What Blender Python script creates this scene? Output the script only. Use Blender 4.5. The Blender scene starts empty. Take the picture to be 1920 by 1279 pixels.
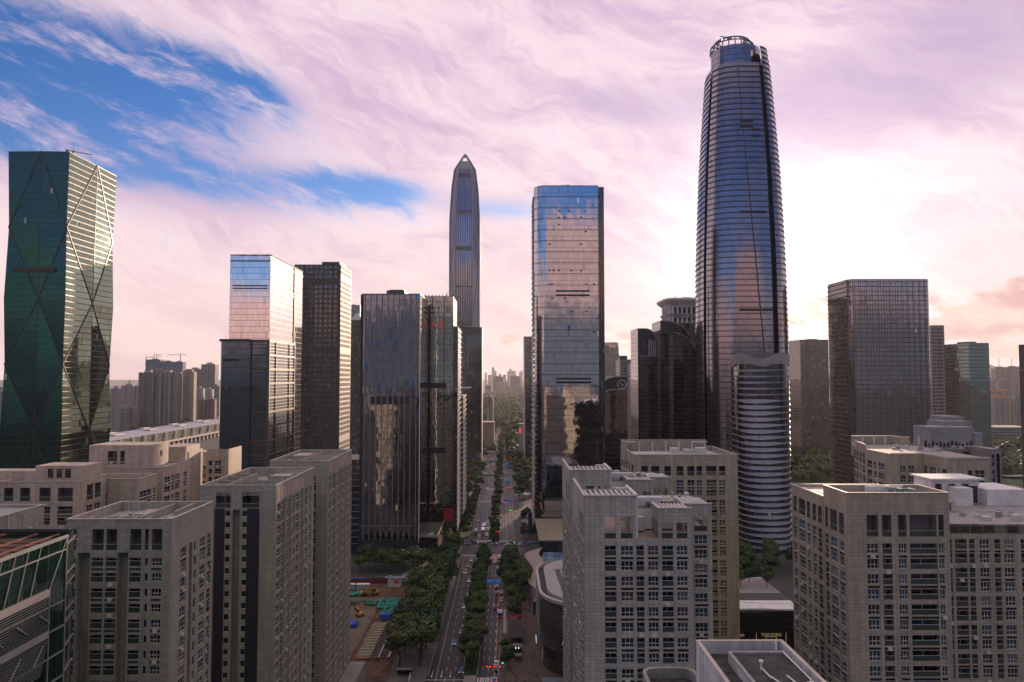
import bpy, math, random
from mathutils import Vector, Matrix, Euler
R = math.radians
random.seed(11)
sc = bpy.context.scene
C = sc.collection

# ------------------------------------------------------------------ camera
HC = 120.0
CAM_ROT = Euler((R(90) + math.atan(66.5 / 1400), 0, -math.atan(10 / 1400)), 'XYZ')
cam_data = bpy.data.cameras.new('camera')
cam_data.sensor_width = 36
cam_data.lens = 36 * 1400 / 1920
cam_data.clip_start = 1
cam_data.clip_end = 60000
cam = bpy.data.objects.new('camera', cam_data)
cam.location = (0, 0, HC)
cam.rotation_euler = CAM_ROT
C.objects.link(cam)
sc.camera = cam
CM = CAM_ROT.to_matrix()
CAMP = Vector((0, 0, HC))
def ray(px, py):
    return CM @ Vector((px - 960, 639.5 - py, -1400))
def at(px, py, Y):                     # the world point at depth Y seen at photo pixel (px, py)
    d = ray(px, py)
    return CAMP + d * (Y / d.y)
def gp(px, py, z=0):                   # the point of height z seen there
    d = ray(px, py)
    return CAMP + d * ((z - HC) / d.z)
def X(px, Y, py=800): return at(px, py, Y).x
def Z(py, Y, px=960): return at(px, py, Y).z
def proj(p):
    q = CM.transposed() @ (Vector(p) - CAMP)
    if q.z > -1: return None
    return (960 + q.x / -q.z * 1400, 639.5 - q.y / -q.z * 1400)

# ------------------------------------------------------------------ node helper
class NT:
    def __init__(s, tree):
        s.t = tree; s.n = tree.nodes; s.l = tree.links
    def nd(s, typ, **kw):
        n = s.n.new(typ)
        for k, v in kw.items(): setattr(n, k, v)
        return n
    def put(s, sock, v):
        if isinstance(v, bpy.types.NodeSocket): s.l.new(v, sock)
        elif v is not None:
            try: sock.default_value = v
            except Exception: sock.default_value = tuple(v) + (1,)
    def m(s, op, a, b=None, c=None, clamp=False):
        n = s.nd('ShaderNodeMath', operation=op, use_clamp=clamp)
        for i, v in enumerate((a, b, c)):
            if v is not None: s.put(n.inputs[i], v)
        return n.outputs[0]
    def vm(s, op, a, b=None, sc_=None):
        n = s.nd('ShaderNodeVectorMath', operation=op)
        s.put(n.inputs[0], a)
        if b is not None: s.put(n.inputs[1], b)
        if sc_ is not None: s.put(n.inputs['Scale'], sc_)
        return n.outputs['Value'] if op in ('DOT_PRODUCT', 'LENGTH') else n.outputs[0]
    def mix(s, f, a, b, blend='MIX'):
        n = s.nd('ShaderNodeMix', data_type='RGBA', blend_type=blend)
        s.put(n.inputs[0], f); s.put(n.inputs[6], a); s.put(n.inputs[7], b)
        return n.outputs[2]
    def ss(s, x, lo, hi, a=0.0, b=1.0):
        n = s.nd('ShaderNodeMapRange', interpolation_type='SMOOTHSTEP')
        s.put(n.inputs[0], x); s.put(n.inputs[1], lo); s.put(n.inputs[2], hi); s.put(n.inputs[3], a); s.put(n.inputs[4], b)
        return n.outputs[0]
    def lin(s, x, lo, hi, a=0.0, b=1.0):
        n = s.nd('ShaderNodeMapRange')
        s.put(n.inputs[0], x); s.put(n.inputs[1], lo); s.put(n.inputs[2], hi); s.put(n.inputs[3], a); s.put(n.inputs[4], b)
        return n.outputs[0]
    def noise(s, v, scale, detail=4, rough=.55, dist=0.0, col=False):
        n = s.nd('ShaderNodeTexNoise')
        if v is not None: s.put(n.inputs['Vector'], v)
        n.inputs['Scale'].default_value = scale; n.inputs['Detail'].default_value = detail
        n.inputs['Roughness'].default_value = rough; n.inputs['Distortion'].default_value = dist
        return n.outputs['Color' if col else 'Fac']
    def xyz(s, x, y, z=0.0):
        n = s.nd('ShaderNodeCombineXYZ')
        s.put(n.inputs[0], x); s.put(n.inputs[1], y); s.put(n.inputs[2], z)
        return n.outputs[0]
    def sep(s, v):
        n = s.nd('ShaderNodeSeparateXYZ'); s.put(n.inputs[0], v)
        return n.outputs

# ------------------------------------------------------------------ sky, sun
sd = ray(1462, 480).normalized()
SUN_EL = math.asin(sd.z); SUN_AZ = math.atan2(sd.x, sd.y)
world = bpy.data.worlds.new('World'); sc.world = world; world.use_nodes = True
W = NT(world.node_tree); W.n.clear()
def skydeg(px, py):
    d = ray(px, py).normalized()
    return math.degrees(math.atan2(d.x, d.y)), math.degrees(math.asin(d.z))
tc = W.nd('ShaderNodeTexCoord').outputs['Generated']
dn = W.vm('NORMALIZE', tc)
dx, dy, dz = W.sep(dn)
az = W.m('MULTIPLY', W.m('ARCTAN2', dx, dy), 57.2958)
el = W.m('MULTIPLY', W.m('ARCSINE', dz), 57.2958)
ang = W.m('MULTIPLY', W.m('ARCCOSINE', W.m('MINIMUM', W.vm('DOT_PRODUCT', dn, tuple(sd)), .99999)), 57.2958)
def rot2(x, y, deg):
    c, s_ = math.cos(R(deg)), math.sin(R(deg))
    return (W.m('ADD', W.m('MULTIPLY', x, c), W.m('MULTIPLY', y, s_)), W.m('SUBTRACT', W.m('MULTIPLY', y, c), W.m('MULTIPLY', x, s_)))
def blob(px, py, ra, re, deg=0):
    a0, e0 = skydeg(px, py)
    x, y = rot2(W.m('SUBTRACT', az, a0), W.m('SUBTRACT', el, e0), deg)
    q = W.m('ADD', W.m('POWER', W.m('ABSOLUTE', W.m('DIVIDE', x, ra)), 2.0), W.m('POWER', W.m('ABSOLUTE', W.m('DIVIDE', y, re)), 2.0))
    return W.m('EXPONENT', W.m('MULTIPLY', q, -1.0))
def addall(*a):
    r = a[0]
    for b in a[1:]: r = W.m('ADD', r, b)
    return r
sx, sy = rot2(az, el, -14)
warp = W.noise(W.xyz(W.m('MULTIPLY', az, .05), W.m('MULTIPLY', el, .08), 3.1), 1.0, 4, .6)
wy = W.m('ADD', sy, W.m('MULTIPLY', W.m('SUBTRACT', warp, .5), 9.0))
fine = W.noise(W.xyz(W.m('MULTIPLY', sx, .07), W.m('MULTIPLY', wy, .26), 0.3), 1.0, 12, .66, .35)
tx, ty = rot2(az, W.m('ADD', el, W.m('MULTIPLY', W.m('SUBTRACT', warp, .5), 14.0)), -30)
wisp = W.noise(W.xyz(W.m('MULTIPLY', tx, .13), W.m('MULTIPLY', ty, .62), 5.3), 1.0, 9, .68, .4)
wn_ = W.m('MULTIPLY', W.m('SUBTRACT', wisp, .5), 2.4)
big = W.noise(W.xyz(W.m('MULTIPLY', sx, .03), W.m('MULTIPLY', wy, .085), 7.7), 1.0, 6, .55, .3)
fn = W.m('MULTIPLY', W.m('SUBTRACT', fine, .5), 2.1)
bn = W.m('MULTIPLY', W.m('SUBTRACT', big, .5), 1.2)
front = W.ss(dy, -.15, .25)
blueF = addall(blob(150, 120, 12, 3.7, -9), blob(20, 205, 9, 3.2, 0), W.m('MULTIPLY', blob(440, 155, 5, 1.5, -9), .75),
               W.m('MULTIPLY', blob(680, 350, 5.0, 1.15, -3), 1.0), W.m('MULTIPLY', blob(940, 392, 4.5, .9, -2), .55),
               W.m('MULTIPLY', blob(250, 310, 9, 2.2, -12), .62), W.m('MULTIPLY', blob(500, 355, 8, 1.6, -6), .5))
blueB = W.ss(W.m('ADD', W.m('ADD', el, W.m('ADD', W.ss(dx, -.10, .04, 4.6, 0.0), W.ss(dx, .28, .44, 0.0, 6.0))), W.m('MULTIPLY', bn, 9.0)), 9.8, 15.0)
bsrc = W.m('ADD', W.m('MULTIPLY', blueF, front), W.m('MULTIPLY', blueB, W.m('SUBTRACT', 1.0, front)))
clear = W.ss(W.m('ADD', bsrc, W.m('ADD', W.m('ADD', W.m('MULTIPLY', fn, .62), W.m('MULTIPLY', wn_, .55)), W.m('MULTIPLY', bn, .2))), .06, .98)
st_x, st_y = rot2(az, W.m('ADD', el, W.m('MULTIPLY', W.m('SUBTRACT', warp, .5), 5.0)), -16)
streak = W.noise(W.xyz(W.m('MULTIPLY', st_x, .13), W.m('MULTIPLY', st_y, .50), 9.0), 1.0, 10, .70, .0)
clear = W.m('MULTIPLY', clear, W.ss(streak, .47, .74, 1.0, .18))
# cloud colours
tone = W.ss(W.m('ADD', W.m('ADD', W.m('MULTIPLY', fn, .8), W.m('MULTIPLY', wn_, .42)), W.m('ADD', W.m('MULTIPLY', bn, .8), .56)), .1, .95)
ccol = W.mix(tone, (.66, .48, .67, 1), (1.05, .83, .87, 1))
purple = addall(blob(1800, 95, 15, 5.0, 10), W.m('MULTIPLY', blob(1330, 190, 10, 2.4, -6), .6), W.m('MULTIPLY', blob(1120, 195, 5, 1.4, -16), .6))
ccol = W.mix(W.m('MULTIPLY', W.ss(W.m('ADD', purple, W.m('MULTIPLY', bn, .45)), .2, 1.0), .65), ccol, (.52, .37, .60, 1))
low = W.ss(el, 1.0, 15.0, 1.0, 0.0)
ccol = W.mix(W.m('MULTIPLY', low, .72), ccol, (1.08, .82, .75, 1))
strat = W.ss(W.m('ADD', W.noise(W.xyz(W.m('MULTIPLY', sx, .045), W.m('MULTIPLY', wy, .36), 21.0), 1.0, 6, .5), 0.0), .50, .68)
ccol = W.mix(W.m('MULTIPLY', W.m('MULTIPLY', strat, W.ss(el, .5, 10, 1, 0)), .34), ccol, (.62, .40, .50, 1))
glow = W.m('ADD', W.m('MULTIPLY', W.m('EXPONENT', W.m('MULTIPLY', W.m('POWER', W.m('DIVIDE', ang, 5.6), 1.25), -1.0)), 1.15),
           W.m('MULTIPLY', W.m('EXPONENT', W.m('MULTIPLY', ang, -.075)), .15))
gl = W.vm('SCALE', (1.0, .86, .76), sc_=glow)
# small heaped clouds low on the horizon
cu = W.noise(W.xyz(W.m('MULTIPLY', az, .33), W.m('MULTIPLY', el, .55), 40.0), 1.0, 8, .58, .2)
cband = addall(blob(1520, 590, 2.6, 1.5), blob(1795, 588, 3.0, 1.7), blob(1910, 585, 2.0, 1.9), W.m('MULTIPLY', blob(1180, 632, 2, .8), .8), W.m('MULTIPLY', blob(960, 635, 1.2, .6), .8), W.m('MULTIPLY', blob(1870, 665, 6, .8), .7))
cum = W.ss(W.m('ADD', W.m('MULTIPLY', cband, .8), W.m('MULTIPLY', W.m('SUBTRACT', cu, .5), 2.2)), 0.36, .60)
cum = W.m('MULTIPLY', cum, W.ss(cband, .05, .3))
ccol2 = W.vm('ADD', ccol, gl)
cucol = W.mix(W.ss(cu, .48, .66), (1.0, .72, .62, 1), (.78, .46, .46, 1))
ccol2 = W.mix(W.m('MULTIPLY', cum, .9), ccol2, W.vm('ADD', cucol, W.vm('SCALE', gl, sc_=.12)))
# away from the sun the clouds are duller, and grey near the horizon
back = W.ss(dy, .3, -.5)
ccol3 = W.mix(back, ccol2, W.vm('MULTIPLY', W.mix(W.ss(W.m('SUBTRACT', W.m('ADD', el, W.m('MULTIPLY', fn, 2.2)), W.ss(dx, -.32, -.12, 1.2, 4.8)), -1.2, 1.8), (.24, .235, .28, 1), (1.08, .66, .60, 1)), W.vm('SCALE', (1, 1, 1), sc_=W.lin(W.m('ADD', bn, W.m('MULTIPLY', fn, .5)), -.8, .8, .5, 1.15))))
# unseen cream band added overhead and behind the viewer as fill for the facades
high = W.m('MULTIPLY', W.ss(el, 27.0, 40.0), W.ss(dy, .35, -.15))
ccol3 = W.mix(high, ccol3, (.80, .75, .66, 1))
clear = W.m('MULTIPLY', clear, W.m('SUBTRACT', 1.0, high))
sky = W.nd('ShaderNodeTexSky', sky_type='NISHITA', sun_disc=False)
sky.sun_elevation = SUN_EL; sky.sun_rotation = SUN_AZ; sky.altitude = 50; sky.air_density = 1.0; sky.dust_density = .6; sky.ozone_density = 2.0
blue = W.vm('MULTIPLY', sky.outputs[0], W.mix(W.ss(el, 4, 22), (.75, .85, 1.35, 1), (.27, .66, 1.28, 1)))
b1 = W.nd('ShaderNodeBackground'); W.put(b1.inputs[0], blue); b1.inputs[1].default_value = .125
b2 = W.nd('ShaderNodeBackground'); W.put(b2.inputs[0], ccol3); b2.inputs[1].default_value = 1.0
mx = W.nd('ShaderNodeMixShader')
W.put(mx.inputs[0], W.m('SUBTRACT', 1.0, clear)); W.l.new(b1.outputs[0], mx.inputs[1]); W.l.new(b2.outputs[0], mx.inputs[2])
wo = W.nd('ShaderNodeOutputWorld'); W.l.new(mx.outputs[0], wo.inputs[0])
world.cycles.sampling_method = 'MANUAL'; world.cycles.sample_map_resolution = 1024

sun_d = bpy.data.lights.new('sun', 'SUN'); sun_d.energy = 5.0; sun_d.angle = R(.53); sun_d.color = (1, .73, .52)
sun = bpy.data.objects.new('sun', sun_d); C.objects.link(sun)
sun.rotation_euler = (-sd).to_track_quat('-Z', 'Y').to_euler(); sun.location = (200, 500, 700)

sc.view_settings.view_transform = 'Standard'; sc.view_settings.look = 'None'
sc.view_settings.exposure = 0.0; sc.view_settings.gamma = 1.0
sc.render.engine = 'CYCLES'
cy = sc.cycles
cy.max_bounces = 6; cy.diffuse_bounces = 2; cy.glossy_bounces = 4; cy.transmission_bounces = 2; cy.volume_bounces = 0; cy.transparent_max_bounces = 6
cy.use_denoising = True; cy.caustics_reflective = False; cy.caustics_refractive = False; cy.sample_clamp_indirect = 4.0
cy.use_adaptive_sampling = True; cy.adaptive_threshold = .02

# ------------------------------------------------------------------ mesh helpers
class MB:
    def __init__(s): s.v = []; s.f = []; s.m = []; s.uv = []
    def poly(s, pts, m=0, uv=None):
        i = len(s.v); s.v.extend(tuple(p) for p in pts); s.f.append(tuple(range(i, i + len(pts)))); s.m.append(m)
        if uv is None:
            p0 = Vector(pts[0]); a = Vector(pts[1]) - p0; n = a.cross(Vector(pts[2]) - p0)
            if abs(n.z) > .7 * (n.length or 1): uv = [(p[0], p[1]) for p in pts]
            else:
                t = Vector((-n.y, n.x, 0)); t = t.normalized() if t.length > 1e-6 else Vector((1, 0, 0))
                uv = [(p[0] * t.x + p[1] * t.y, p[2]) for p in pts]
        s.uv.extend(uv)
    def box(s, x0, x1, y0, y1, z0, z1, m=0, top=None, bottom=True):
        s.poly([(x0, y0, z0), (x1, y0, z0), (x1, y0, z1), (x0, y0, z1)], m)
        s.poly([(x1, y0, z0), (x1, y1, z0), (x1, y1, z1), (x1, y0, z1)], m)
        s.poly([(x1, y1, z0), (x0, y1, z0), (x0, y1, z1), (x1, y1, z1)], m)
        s.poly([(x0, y1, z0), (x0, y0, z0), (x0, y0, z1), (x0, y1, z1)], m)
        s.poly([(x0, y0, z1), (x1, y0, z1), (x1, y1, z1), (x0, y1, z1)], m if top is None else top)
        if bottom: s.poly([(x0, y1, z0), (x1, y1, z0), (x1, y0, z0), (x0, y0, z0)], m)
        return s
    def bar(s, p, q, w, h=None, m=0):
        p = Vector(p); q = Vector(q); d = (q - p); L = d.length
        if L < 1e-6: return s
        d /= L; up = Vector((0, 0, 1)) if abs(d.z) < .95 else Vector((0, 1, 0))
        a = d.cross(up).normalized() * (w / 2); b = a.cross(d).normalized() * ((h or w) / 2)
        P = [p - a - b, p + a - b, p + a + b, p - a + b]; Q = [c + d * L for c in P]
        for i in range(4):
            j = (i + 1) % 4
            s.poly([P[i], P[j], Q[j], Q[i]], m)
        s.poly(P[::-1], m); s.poly(Q, m)
        return s
    def loft(s, rings, m=0, cap=True, mcap=None, us=None, mf=None):
        n = len(rings[0])
        if us is None:
            us = [0]
            for i in range(n):
                a = rings[0][i]; b = rings[0][(i + 1) % n]
                us.append(us[-1] + math.hypot(b[0] - a[0], b[1] - a[1]))
        for k in range(len(rings) - 1):
            A, B = rings[k], rings[k + 1]
            for i in range(n):
                j = (i + 1) % n
                s.poly([A[i], A[j], B[j], B[i]], m if mf is None else mf(i, k), [(us[i], A[i][2]), (us[i + 1], A[j][2]), (us[i + 1], B[j][2]), (us[i], B[i][2])])
        if cap: s.poly(rings[-1], m if mcap is None else mcap)
        return s
    def prism(s, pts, z0, z1, m=0, cap=True, mcap=None, mf=None):
        return s.loft([[(p[0], p[1], z0) for p in pts], [(p[0], p[1], z1) for p in pts]], m, cap, mcap, mf=mf)
    def cyl(s, x, y, z0, z1, r0, r1=None, n=10, m=0):
        r1 = r0 if r1 is None else r1
        c = [(math.cos(2 * math.pi * i / n), math.sin(2 * math.pi * i / n)) for i in range(n)]
        return s.loft([[(x + a * r0, y + b * r0, z0) for a, b in c], [(x + a * r1, y + b * r1, z1) for a, b in c]], m)
    def mesh(s, name, mats, smooth=False):
        me = bpy.data.meshes.new(name)
        me.from_pydata(s.v, [], s.f)
        for mt in mats: me.materials.append(mt)
        me.polygons.foreach_set('material_index', s.m)
        u = me.uv_layers.new(name='UVMap')
        u.data.foreach_set('uv', [c for p in s.uv for c in p])
        if smooth: me.polygons.foreach_set('use_smooth', [True] * len(s.f))
        me.update()
        return me
    def each(s, name, mats, parent=None, n=6):
        out = []
        for k in range(0, len(s.f), n):
            q = MB()
            for i in range(k, min(k + n, len(s.f))): q.poly([s.v[j] for j in s.f[i]], s.m[i])
            out.append(q.build(name, mats, parent))
        return out
    def build(s, name, mats, parent=None, smooth=False):
        if not isinstance(mats, (list, tuple)): mats = [mats]
        o = bpy.data.objects.new(name, s.mesh(name, mats, smooth)); C.objects.link(o)
        if parent is not None:
            o.parent = parent; o.location = -world_loc(parent)
        return o
def world_loc(o):
    v = o.location.copy()
    while o.parent is not None: o = o.parent; v += o.location
    return v
def thing(name, label, cat, loc=(0, 0, 0), group=None):
    o = bpy.data.objects.new(name, None); C.objects.link(o); o.location = loc; o.empty_display_size = 1
    return tag(o, label, cat, group)
def tag(o, label, cat, group=None, kind=None):
    o['label'] = label; o['category'] = cat
    if group: o['group'] = group
    if kind: o['kind'] = kind
    return o
def setk(o, kind): o['kind'] = kind; return o
def rrect(x0, x1, y0, y1, r=0, n=5, corners='1111'):
    """rounded rectangle, counter-clockwise from front left; corners = FL FR BR BL"""
    out = []
    for k, (cx, cy, a0) in enumerate(((x0, y0, 180), (x1, y0, 270), (x1, y1, 0), (x0, y1, 90))):
        if r and corners[k] == '1':
            ox = cx + (r if k in (0, 3) else -r); oy = cy + (r if k in (0, 1) else -r)
            for i in range(n + 1):
                a = R(a0 + 90 * i / n); out.append((ox + r * math.cos(a), oy + r * math.sin(a)))
        else: out.append((cx, cy))
    return out

# ------------------------------------------------------------------ materials
MATS = {}
def newmat(name):
    m = bpy.data.materials.new(name); m.use_nodes = True
    t = NT(m.node_tree); b = t.n['Principled BSDF']
    MATS[name] = m
    return m, t, b
def mat(name, col, rough=.6, metal=0.0, var=.18, scale=.35, emit=None, es=1.0):
    if name in MATS: return MATS[name]
    m, t, b = newmat(name)
    g = t.nd('ShaderNodeNewGeometry').outputs['Position']
    n = t.noise(g, scale, 6, .65)
    f = t.lin(n, .3, .7, 1 - var, 1 + var)
    c = t.vm('SCALE', col, sc_=f)
    t.put(b.inputs['Base Color'], c)
    b.inputs['Roughness'].default_value = rough; b.inputs['Metallic'].default_value = metal
    if emit:
        b.inputs['Emission Color'].default_value = tuple(emit) + (1,); b.inputs['Emission Strength'].default_value = es
    return m
def glass(name, pw, fh, col, frame=(.05, .055, .06), mu=.08, mv=.14, span=0.0, scol=(.03, .03, .03), ior=2.2, rough=.03,
          tilt=.008, wob=.012, blinds=.12, bcol=(.22, .20, .17), lit=.0, major=0, majw=.3, majcol=None, accent=0, tint=(1, 1, 1), refl=None):
    m, t, b = newmat(name)
    uv = t.nd('ShaderNodeUVMap').outputs[0]
    u, v, _ = t.sep(uv)
    U = t.m('DIVIDE', u, pw); V = t.m('DIVIDE', v, fh)
    fu = t.m('FRACT', U); fv = t.m('FRACT', V)
    fr = t.m('MAXIMUM', t.m('LESS_THAN', fu, mu / pw), t.m('LESS_THAN', fv, mv / fh))
    idv = t.xyz(t.m('FLOOR', U), t.m('FLOOR', V), 1.0)
    wn = t.nd('ShaderNodeTexWhiteNoise', noise_dimensions='3D'); t.put(wn.inputs[0], idv)
    r1, r2, r3 = t.sep(wn.outputs['Color'])
    c = t.vm('SCALE', col, sc_=t.lin(r1, 0, 1, .55, 1.45))
    c = t.mix(t.m('GREATER_THAN', r2, 1 - blinds), c, t.vm('SCALE', bcol, sc_=t.lin(r1, 0, 1, .4, 1.1)))
    if refl: c = t.vm('SCALE', refl, sc_=t.lin(r1, 0, 1, .92, 1.06)); c = t.mix(t.m('GREATER_THAN', r2, 1 - blinds), c, t.vm('SCALE', refl, sc_=.78))
    if accent: c = t.mix(t.m('GREATER_THAN', r3, 1 - accent), c, (.02, .22, .70, 1))
    if span:
        sp = t.m('GREATER_THAN', fv, 1 - span); c = t.mix(sp, c, scol)
    c = t.mix(fr, c, frame)
    msk = fr
    if major:
        mj = t.m('LESS_THAN', t.m('FRACT', t.m('DIVIDE', U, float(major))), majw / (pw * major))
        c = t.mix(mj, c, majcol or frame); msk = t.m('MAXIMUM', fr, mj)
    t.put(b.inputs['Base Color'], c)
    t.put(b.inputs['Roughness'], t.m('ADD', rough, t.m('MULTIPLY', msk, .38)))
    t.put(b.inputs['IOR'], t.m('ADD', ior, t.m('MULTIPLY', msk, 1.5 - ior)))
    b.inputs['Specular Tint'].default_value = tuple(tint) + (1,)
    if refl: t.put(b.inputs['Metallic'], t.m('SUBTRACT', 1.0, msk))
    geo = t.nd('ShaderNodeNewGeometry')
    wv = t.noise(geo.outputs['Position'], .22, 3, .5, col=True)
    nn = t.vm('ADD', geo.outputs['Normal'], t.vm('ADD', t.vm('SCALE', t.vm('SUBTRACT', wn.outputs['Color'], (.5, .5, .5)), sc_=tilt), t.vm('SCALE', t.vm('SUBTRACT', wv, (.5, .5, .5)), sc_=wob)))
    t.put(b.inputs['Normal'], t.vm('NORMALIZE', nn))
    if lit:
        e = t.m('MULTIPLY', t.m('GREATER_THAN', t.m('FRACT', t.m('MULTIPLY', t.m('ADD', r1, r3), 7.3)), 1 - lit * .4), t.m('SUBTRACT', 1.0, msk))
        b.inputs['Emission Color'].default_value = (1, .72, .42, 1)
        t.put(b.inputs['Emission Strength'], t.m('MULTIPLY', e, .16))
    return m
def tile(name, col, tw=1.2, th=.8, line=.05, lcol=.45, rough=.55, stain=.16):
    m, t, b = newmat(name)
    u, v, _ = t.sep(t.nd('ShaderNodeUVMap').outputs[0])
    U = t.m('DIVIDE', u, tw); V = t.m('DIVIDE', v, th)
    ln = t.m('MAXIMUM', t.m('LESS_THAN', t.m('FRACT', U), line / tw), t.m('LESS_THAN', t.m('FRACT', V), line / th))
    wn = t.nd('ShaderNodeTexWhiteNoise', noise_dimensions='3D'); t.put(wn.inputs[0], t.xyz(t.m('FLOOR', U), t.m('FLOOR', V), 3.0))
    pos = t.nd('ShaderNodeNewGeometry').outputs['Position']
    px, py, pz = t.sep(pos)
    st = t.noise(t.xyz(t.m('MULTIPLY', px, .8), t.m('MULTIPLY', py, .8), t.m('MULTIPLY', pz, .05)), 1.0, 5, .6)
    blot = t.noise(pos, .12, 4, .6)
    f = t.m('MULTIPLY', t.lin(wn.outputs['Value'], 0, 1, .88, 1.09), t.lin(st, .3, .7, 1 - stain * 1.5, 1 + stain * .6))
    f = t.m('MULTIPLY', f, t.lin(blot, .3, .7, .9, 1.08))
    f = t.m('MULTIPLY', f, t.m('SUBTRACT', 1.0, t.m('MULTIPLY', ln, 1 - lcol)))
    t.put(b.inputs['Base Color'], t.vm('SCALE', col, sc_=f)); b.inputs['Roughness'].default_value = rough
    return m
def flats(name, wall, win=(.03, .035, .045), pw=3.2, fh=3.0, wu=.55, wv=.5, rough=.7, bal=.35, pier=0, piercol=(.3, .25, .2), ior=1.6):
    """far housing wall: a grid of windows and balcony bands on a plastered wall"""
    m, t, b = newmat(name)
    u, v, _ = t.sep(t.nd('ShaderNodeUVMap').outputs[0])
    U = t.m('DIVIDE', u, pw); V = t.m('DIVIDE', v, fh)
    fu = t.m('FRACT', U); fv = t.m('FRACT', V)
    wn = t.nd('ShaderNodeTexWhiteNoise', noise_dimensions='3D'); t.put(wn.inputs[0], t.xyz(t.m('FLOOR', U), t.m('FLOOR', V), 5.0))
    cn = t.nd('ShaderNodeTexWhiteNoise', noise_dimensions='1D'); t.put(cn.inputs['W'], t.m('FLOOR', U))
    wide = t.lin(cn.outputs['Value'], 0, 1, wu * .55, min(.95, wu * 1.5))
    w = t.m('MULTIPLY', t.m('LESS_THAN', fu, wide), t.m('LESS_THAN', fv, wv))
    wc = t.vm('SCALE', win, sc_=t.lin(wn.outputs['Value'], 0, 1, .4, 2.2))
    base = t.vm('SCALE', wall, sc_=t.lin(cn.outputs['Value'], 0, 1, .82, 1.1))
    base = t.mix(t.m('MULTIPLY', t.m('GREATER_THAN', cn.outputs['Value'], 1 - bal), t.m('GREATER_THAN', fv, wv + .3)), base, (.12, .12, .13, 1))
    if pier: base = t.mix(t.m('LESS_THAN', t.m('FRACT', t.m('DIVIDE', U, float(pier))), .28), base, piercol)
    t.put(b.inputs['Base Color'], t.mix(w, base, wc))
    t.put(b.inputs['Roughness'], t.m('SUBTRACT', rough, t.m('MULTIPLY', w, rough - .12)))
    b.inputs['IOR'].default_value = ior
    return m

M = {}
M['roof'] = mat('roof_grey', (.30, .27, .27), .85)
M['dark_roof'] = mat('roof_dark', (.10, .10, .10), .9)
M['steel'] = mat('dark_steel', (.08, .085, .09), .45, .6)
M['white_metal'] = mat('white_metal', (.68, .66, .66), .45)
M['grey_metal'] = mat('grey_metal', (.32, .33, .34), .4, .5)
M['black'] = mat('black_recess', (.012, .012, .013), .6)
M['concrete'] = mat('concrete', (.34, .32, .30), .85, scale=.15)
M['red'] = mat('red_panel', (.45, .03, .04), .5)

# ------------------------------------------------------------------ ground, hills, haze
g = MB(); g.poly([(-20000, -6000, 0), (20000, -6000, 0), (20000, 26000, 0), (-20000, 26000, 0)])
M['ground'] = mat('city_ground', (.06, .058, .056), .9, scale=.02, var=.4)
setk(g.build('ground', M['ground']), 'structure')
def hill_strip(name, pts, Y, depth, col):
    mb = MB(); n = len(pts)
    for i in range(n - 1):
        (pa, ya), (pb, yb) = pts[i], pts[i + 1]
        a = at(pa, ya, Y); b_ = at(pb, yb, Y)
        rows = []
        for k, (fy, fz) in enumerate(((-.5, 0), (-.3, .45), (-.12, .85), (0, 1), (.5, .6), (1, 0))):
            rows.append(((a.x, Y + depth * fy, max(a.z, 1) * fz - .5), (b_.x, Y + depth * fy, max(b_.z, 1) * fz - .5)))
        for k in range(5): mb.poly([rows[k][0], rows[k][1], rows[k + 1][1], rows[k + 1][0]])
    return setk(mb.build(name, mat('hill_wood', (.05, .08, .04), .95, scale=.01, var=.4), smooth=True), 'structure')
rng = random.Random(3)
pts = [(1690 + 15 * i, 671 + 9 * math.sin(i * .55) + 4 * math.sin(i * 1.3 + 1) + (12 if i > 11 else 0) * 0 + i * 1.6) for i in range(24)]
hill_strip('hills', [(1560, 706)] + [(1620, 690)] + pts + [(2200, 704)], 8500, 2500, None)
hz = MB(); hz.box(-5200, 5200, -900, 11500, -1, 445)
hm = bpy.data.materials.new('haze'); hm.use_nodes = True
ht = hm.node_tree; ht.nodes.clear()
pv = ht.nodes.new('ShaderNodeVolumePrincipled'); ho = ht.nodes.new('ShaderNodeOutputMaterial')
pv.inputs['Color'].default_value = (.92, .86, .88, 1); pv.inputs['Density'].default_value = .00004; pv.inputs['Anisotropy'].default_value = .35
ht.links.new(pv.outputs[0], ho.inputs['Volume'])
HAZE = setk(hz.build('haze', hm), 'stuff')
# ================================================================== towers
def crane(name_parent, x, y, z, L=9, ang=0, h=4.0, tilt=10):
    """a small roof crane of mast, jib and counter-jib: one part of the tower it is fixed to"""
    mb = MB(); c, s_ = math.cos(R(ang)), math.sin(R(ang)); t = math.tan(R(tilt))
    mb.box(x - .6, x + .6, y - .6, y + .6, z, z + h)
    mb.bar((x - c * L * .35, y - s_ * L * .35, z + h), (x + c * L, y + s_ * L, z + h + L * t), .5)
    mb.bar((x, y, z + h), (x, y, z + h + 1.8), .35)
    mb.bar((x, y, z + h + 1.8), (x + c * L * .9, y + s_ * L * .9, z + h + L * t), .15)
    mb.box(x - c * L * .35 - .8, x - c * L * .35 + .8, y - s_ * L * .35 - .8, y - s_ * L * .35 + .8, z + h - .9, z + h + .5)
    return mb.build('roof_crane', M['steel'], name_parent)

def recess_lines(mb, x0, x1, y, zs, h=.9, m=0):
    for z in zs: mb.box(x0, x1, y - .12, y + .05, z, z + h, m)

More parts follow.
